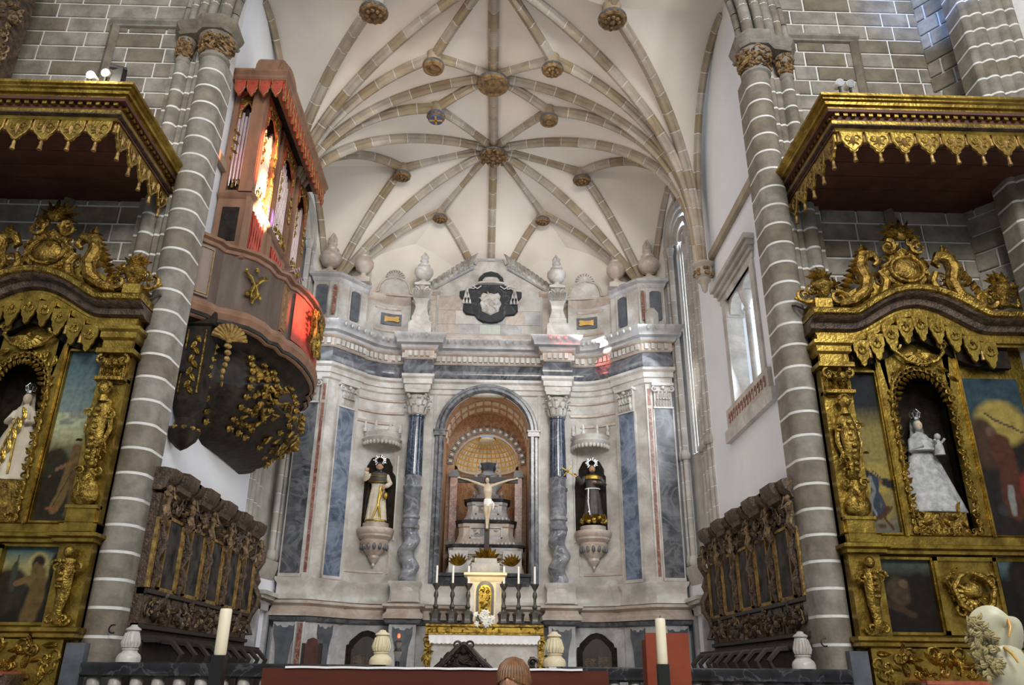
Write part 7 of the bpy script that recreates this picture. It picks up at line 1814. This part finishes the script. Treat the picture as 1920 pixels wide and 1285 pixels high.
# near bracket with leaf drop and shell
q = A(352, 600, y=13.95)
m = MB(); bx, by = -5.5, 13.95
m.box(-5.72, -5.25, by, by+.4, 6.2, 7.75); m.sweep([(-5.72, by), (-5.25, by), (-5.25, by+.4)], [(0, 7.7), (.06, 7.74), (.06, 7.84), (0, 7.9)], side=1); m.box(-5.72, -5.2, by+.0, by+.45, 7.85, 8.0)
m.lathe([(.0, 5.3), (.1, 5.36), (.24, 5.5), (.3, 5.66), (.2, 5.76), (.16, 5.9), (.26, 6.06), (.3, 6.2)], -5.5, by+.2, 12); br = m.build('end_bracket', 'consol', og)
m = MB()
for k in range(9): m.leaf(-5.48, 7.5-k*.13, by-.01, .18, .06, -pi/2+.5*(-1)**k, .05, .1)
for s in (-1, 1): m.box(-5.48+s*.17-.012, -5.48+s*.17+.012, by-.03, by, 6.35, 7.62)
for k in range(10): a = k*.63; m.blob((-5.5+.25*cos(a), by+.2+.25*sin(a), 5.68), (.06, .06, .05), 6, 4)
m.build('gilded_leaf_drop', 'gold', br)
m = MB(T=Matrix.Translation((-4.98, 14.22, 7.6)) @ Matrix.Rotation(.6, 4, 'Z')); m.shell(0, -.1, 0, .34, 11, .1, pi-.1, .05)
for k in range(7): m.blob((.02*sin(k), -.02, -.2-k*.13), (.08-.008*k, .05, .06), 7, 5)
m.build('gilded_shell', 'oldgild', og)
# ================================================================ EDGES OF THE PICTURE AND FOREGROUND
# right-hand transept pier
q = A(1852, 100, y=12.0)
cluster('transept_pier', 'slim clustered granite shafts at the right edge beside the canopy', 'pillar', q.x, 12.0, [(-.28, .0, .1), (-.1, -.06, .13), (.12, -.1, .1), (.3, -.16, .13), (.5, -.22, .1)], 0, 18, h=.40, back=.4)
q = A(14, 70, y=12.2)
t = thing('carved_gilded_column', 'dark carved gilded pilaster at the top left edge above the canopy', 'pilaster', (q.x-.1, 12.3, 0))
m = MB(); m.box(q.x-.6, q.x+.02, 12.2, 12.6, 0, 18); m.build('shaft', 'carved', t)
m = MB(); m.filigree(q.x-.35, q.x+.02, 10.8, 16, 12.2, .17, 2.6, 5, .08); tag(m.build('foliage_carving', 'carvgild', t), kind='stuff')
m = MB(); z = A(28, 42, y=12.2).z; m.blob((q.x+.08, 12.15, z), (.13, .12, .1), 8, 6); m.scroll(q.x+.1, z, 12.1, .12, 1.3, 0, 1, .04); m.build('projecting_knob', 'carvgild', t)
# dais
MB().box(-3.2, 3.4, 6.6, 10.9, 0, .6).build('altar_dais', 'tilef', fl)
# celebration table
q0, q1 = A(493, 1250, y=7.9), A(1141, 1262, y=7.9); zt = q0.z
t = thing('altar_table', 'long red-brown wooden altar table with a thin white cloth, bottom centre foreground', 'table', ((q0.x+q1.x)/2, 8.3, .6))
m = MB(); m.box(q0.x, q1.x, 7.9, 8.8, zt-.32, zt-.012); m.build('table_slab', 'table', t)
for x in (q0.x+.5, q1.x-.5): m = MB(); m.box(x-.25, x+.25, 8.05, 8.65, .6, zt-.31); m.build('leg', 'table', t)
c0, c1 = A(560, 1253, y=7.9), A(1092, 1262, y=7.9)
m = MB(); m.grid(lambda u, v: (lerp(c0.x-.12, c1.x, u), lerp(7.885, 8.75, v), zt + .004 + .004*abs(sin(u*23)) + (.006*sin(u*7) if v < .1 else 0)), 80, 6)
m.grid(lambda u, v: (lerp(c0.x-.12, c1.x, u), 7.884, zt + .004 + .004*abs(sin(u*23)) - v*.018), 80, 1); cl = m.build('table_cloth', 'cloth', None, origin=((c0.x+c1.x)/2, 8.3, zt)); tag(cl, 'thin white cloth lying on the red-brown altar table', 'tablecloth')
# ambo
a0, a1 = A(1208, 1187, y=8.5), A(1283, 1187, y=8.5)
t = thing('reading_desk', 'terracotta red panelled reading desk behind the right tall candle', 'lectern', ((a0.x+a1.x)/2, 8.6, .6))
m = MB(); m.box(a0.x+.01, a1.x+.04, 8.5, 8.54, .6, a0.z); m.build('front_panel', 'ambo', t)
m = MB(); m.box(a0.x+.03, a1.x+.02, 8.54, 8.85, .6, a0.z-.06); m.build('body', 'ambo', t)
# tall candles on black stands
for px0, py0, px1, py1, Y, wd, lab in ((428, 1142, 409, 1229, 7.0, 22, 'tall cream candle on a black stand left of the altar table'), (1237, 1160, 1243, 1246, 7.3, 19, 'tall cream candle on a black stand before the red reading desk')):
    p0, p1 = A(px0, py0, y=Y), A(px1, py1, y=Y); r = (A(px0+wd/2, py0, y=Y).x - A(px0-wd/2, py0, y=Y).x)/2; x = (p0.x+p1.x)/2
    t = thing('tall_candle', lab, 'candle', (x, Y, .6), 'tall candles beside the altar table')
    m = MB(); m.lathe([(r*.92, p1.z), (r, p1.z+.01), (r, p0.z-.012), (r*.86, p0.z), (r*.2, p0.z-.004), (0, p0.z-.004)], x, Y, 20); c = m.build('candle', 'ivory', t)
    m = MB(); m.tube([(x, Y, p0.z-.01), (x+.003, Y, p0.z+.02)], .003, 5); m.build('wick', 'iron', c)
    m = MB(); m.box(x-r*1.05, x+r*1.05, Y-r*1.05, Y+r*1.05, .68, p1.z); m.build('stand', 'iron', t)
    m = MB(); m.box(x-.16, x+.16, Y-.16, Y+.16, .6, .68); m.build('foot', 'iron', t)
# painted statue seen from behind the lower frame: only the head shows
Y = 5.2; ht = A(963, 1234, y=Y); hw = (A(988, 1265, y=Y).x - A(939, 1265, y=Y).x)/2
H = 1.05*ht.z; loc = (ht.x, Y, 0)
b, T = robe_fig('painted_statue', 'painted wooden statue with bowl-cut brown hair before the altar table, only its head in view', 'statue', loc, ht.z/1.77*1.75, dict(body='robew', skin='skin'), None, -.35, vox=.014,
    arms=(((-.3, -.06, 1.12), (-.1, -.24, 1.15)), ((.3, -.06, 1.12), (.1, -.24, 1.15))))
m = MB(T=T)
def hairf(u, v):
    a = 2*pi*u; ph = lerp(-.55 if sin(a) > -.35 else .12 - .35*abs(cos(a)), pi/2, v); r = 1 + .025*sin(a*30)*(1-v)
    return (.105*r*cos(a)*cos(ph), .005 + .122*r*sin(a)*cos(ph), 1.64 + .135*sin(ph))
m.grid(hairf, 72, 14)
for i in range(34):
    a = 2*pi*i/34; 
    if sin(a) < -.75: pass
    pts = [hairf((i+.5*j*0)/34, t) for j, t in enumerate((0, .25, .5, .75, .95))]
    m.tube([tuple(Vector(p)*1.0) for p in pts], [.009, .011, .01, .007, .003], 5)
m.build('carved_hair', 'hair', b)
k = MB(T=T)
for s in (-1, 1):
    k.blob((.031*s, -.103, 1.655), (.013, .008, .006), 8, 5); k.tube([(.014*s, -.108, 1.672), (.031*s, -.108, 1.678), (.048*s, -.098, 1.67)], .003, 5)
k.build('painted_eyes', 'robek', b)
# anthuriums and dried flowers
Y = 3.6; base = A(1885, 1260, y=Y)
t = thing('flower_arrangement', 'white anthuriums with dried beige blossoms at the bottom right corner', 'flowers', (base.x+.12, Y+.05, 0))
m = MB(); m.lathe([(.16, 0), (.17, .05), (.1, .12), (.09, .9), (.15, 1.0), (.16, 1.05)], base.x+.12, Y+.05, 20); m.build('pedestal', 'robew', t)
m = MB(); m.lathe([(.07, 1.05), (.1, 1.15), (.09, 1.3), (.06, 1.36), (.075, 1.4)], base.x+.12, Y+.05, 20); m.build('vase', 'robes', t)
def anth(px, py, w, rot, tilt, nm='anthurium'):
    c = A(px, py, y=Y-.03); T = Matrix.Translation(c) @ Matrix.Rotation(rot, 4, 'Y') @ Matrix.Rotation(tilt, 4, 'X'); m = MB(T=T)
    def f(u, v):
        a = pi*2*u; r = w*v*(1 - .28*sin(a) + .1*sin(a)**2 + (.16*(-1 if False else 1))*abs(cos(a))**.7) * (.62 if False else .75)
        r *= 1 - .32*max(0, cos(a - pi/2))**6
        return (r*cos(a), -.012*sin(pi*v) + .02*cos(a)**2*v*v + .03*v*v*abs(cos(a)), -r*sin(a)*-1 if False else r*sin(a)*1.0)
    m.grid(f, 36, 7); m.grid(lambda u, v: Vector(f(u, v)) + Vector((0, .004, 0)), 36, 7); o = m.build(nm, 'petal', t, smooth=True)
    m = MB(T=T); m.tube([(0, -.01, w*.3), (.004, -.04, w*.05), (.006, -.05, -w*.25)], [.006, .007, .004], 8); m.build('spadix', 'ochre', o)
    m = MB(); m.tube([c + Vector((0, .01, 0)), c.lerp(Vector((base.x+.12, Y+.05, 1.4)), .5) + Vector((-.02, .03, 0)), (base.x+.12, Y+.05, 1.36)], .004, 6); m.build('stem', 'leafg', o)
anth(1882, 1178, .135, .5, .15); anth(1888, 1232, .125, -.2, -.1)
m = MB(); rg = random.Random(8); c = A(1838, 1215, y=Y)
for i in range(150):
    a = rg.uniform(0, 6.28); r = rg.uniform(0, 1)**.5; x = c.x + .055*r*cos(a); z = c.z + .12*r*sin(a); m.leaf(x, z, Y-rg.uniform(0, .05), rg.uniform(.022, .04), .012, rg.uniform(0, 6.28), .012, .3)
m.tube([(c.x, Y, c.z), (base.x, Y+.04, 1.45), (base.x+.12, Y+.05, 1.38)], .004, 5); tag(m.build('dried_blossom', 'dried', t), kind='stuff')
# spotlights on the canopies
for sx, pts, lit in ((-1, ((172, 143), (200, 139)), True), (1, ((1573, 157), (1593, 159)), False)):
    for i, (px, py) in enumerate(pts):
        yy = 10.75; c = A(px, py, y=yy); zc = 10.6 if sx < 0 else 10.72
        lab = (('lit spotlight on the left canopy, the outer of the pair', 'lit spotlight on the left canopy, the one nearer the corner') if lit else ('unlit white spotlight on the right canopy, the one nearer the corner', 'unlit white spotlight on the right canopy, the outer of the pair'))[i]
        t = thing('spotlight', lab, 'spotlight', (c.x, yy, zc), 'canopy spotlights')
        zz = max(c.z, zc+.1)
        T = Matrix.Translation((c.x, yy, zz)) @ Matrix.Rotation(-pi/2 - .25, 4, 'X'); T = Matrix.Translation((c.x, yy, zz)) @ Matrix.Rotation(pi/2 + .2, 4, 'X')
        m = MB(T=T); m.lathe([(.03, -.14), (.06, -.12), (.068, -.02), (.075, .04), (.07, .05)], 0, 0, 16); m.build('housing', 'waxw', t)
        m = MB(T=T); m.lathe([(.0, .056), (.062, .056), (.066, .05)], 0, 0, 16); m.build('lens', 'lampon' if lit else 'lensb', t)
        m = MB(); m.box(c.x-.015, c.x+.015, yy-.02, yy+.02, zc, zz-.05); m.box(c.x-.07, c.x+.07, yy-.06, yy+.06, zc-.005, zc+.015); m.build('bracket', 'iron', t)
        if lit:
            l = bpy.data.lights.new('spotlight_beam', 'POINT'); l.energy = 28; l.color = (1, .92, .75); l.shadow_soft_size = .05; o = bpy.data.objects.new('spotlight_beam', l); COL.objects.link(o); o.location = (c.x, yy-.45, zz+.05)
c = A(223, 134, y=10.8); m = MB(); m.box(c.x-.09, c.x+.09, 10.75, 10.9, 10.55, c.z+.05); m.tube([(c.x-.12, 10.7, c.z+.02), (c.x+.1, 10.85, c.z+.08)], .04, 8); o = m.build('lamp_ballast', 'iron', None, origin=(c.x, 10.8, 10.55)); tag(o, 'small dark lamp box beside the lit spotlights on the left canopy', 'lamp')
c = A(1832, 176, y=10.8); m = MB(); m.lathe([(.03, 10.72), (.03, 10.78), (.05, 10.8), (.05, 10.88), (0, 10.9)], c.x, 10.8, 10); o = m.build('small_sensor', 'iron', None, origin=(c.x, 10.8, 10.72)); tag(o, 'tiny black device on top of the right canopy near the picture edge', 'device')
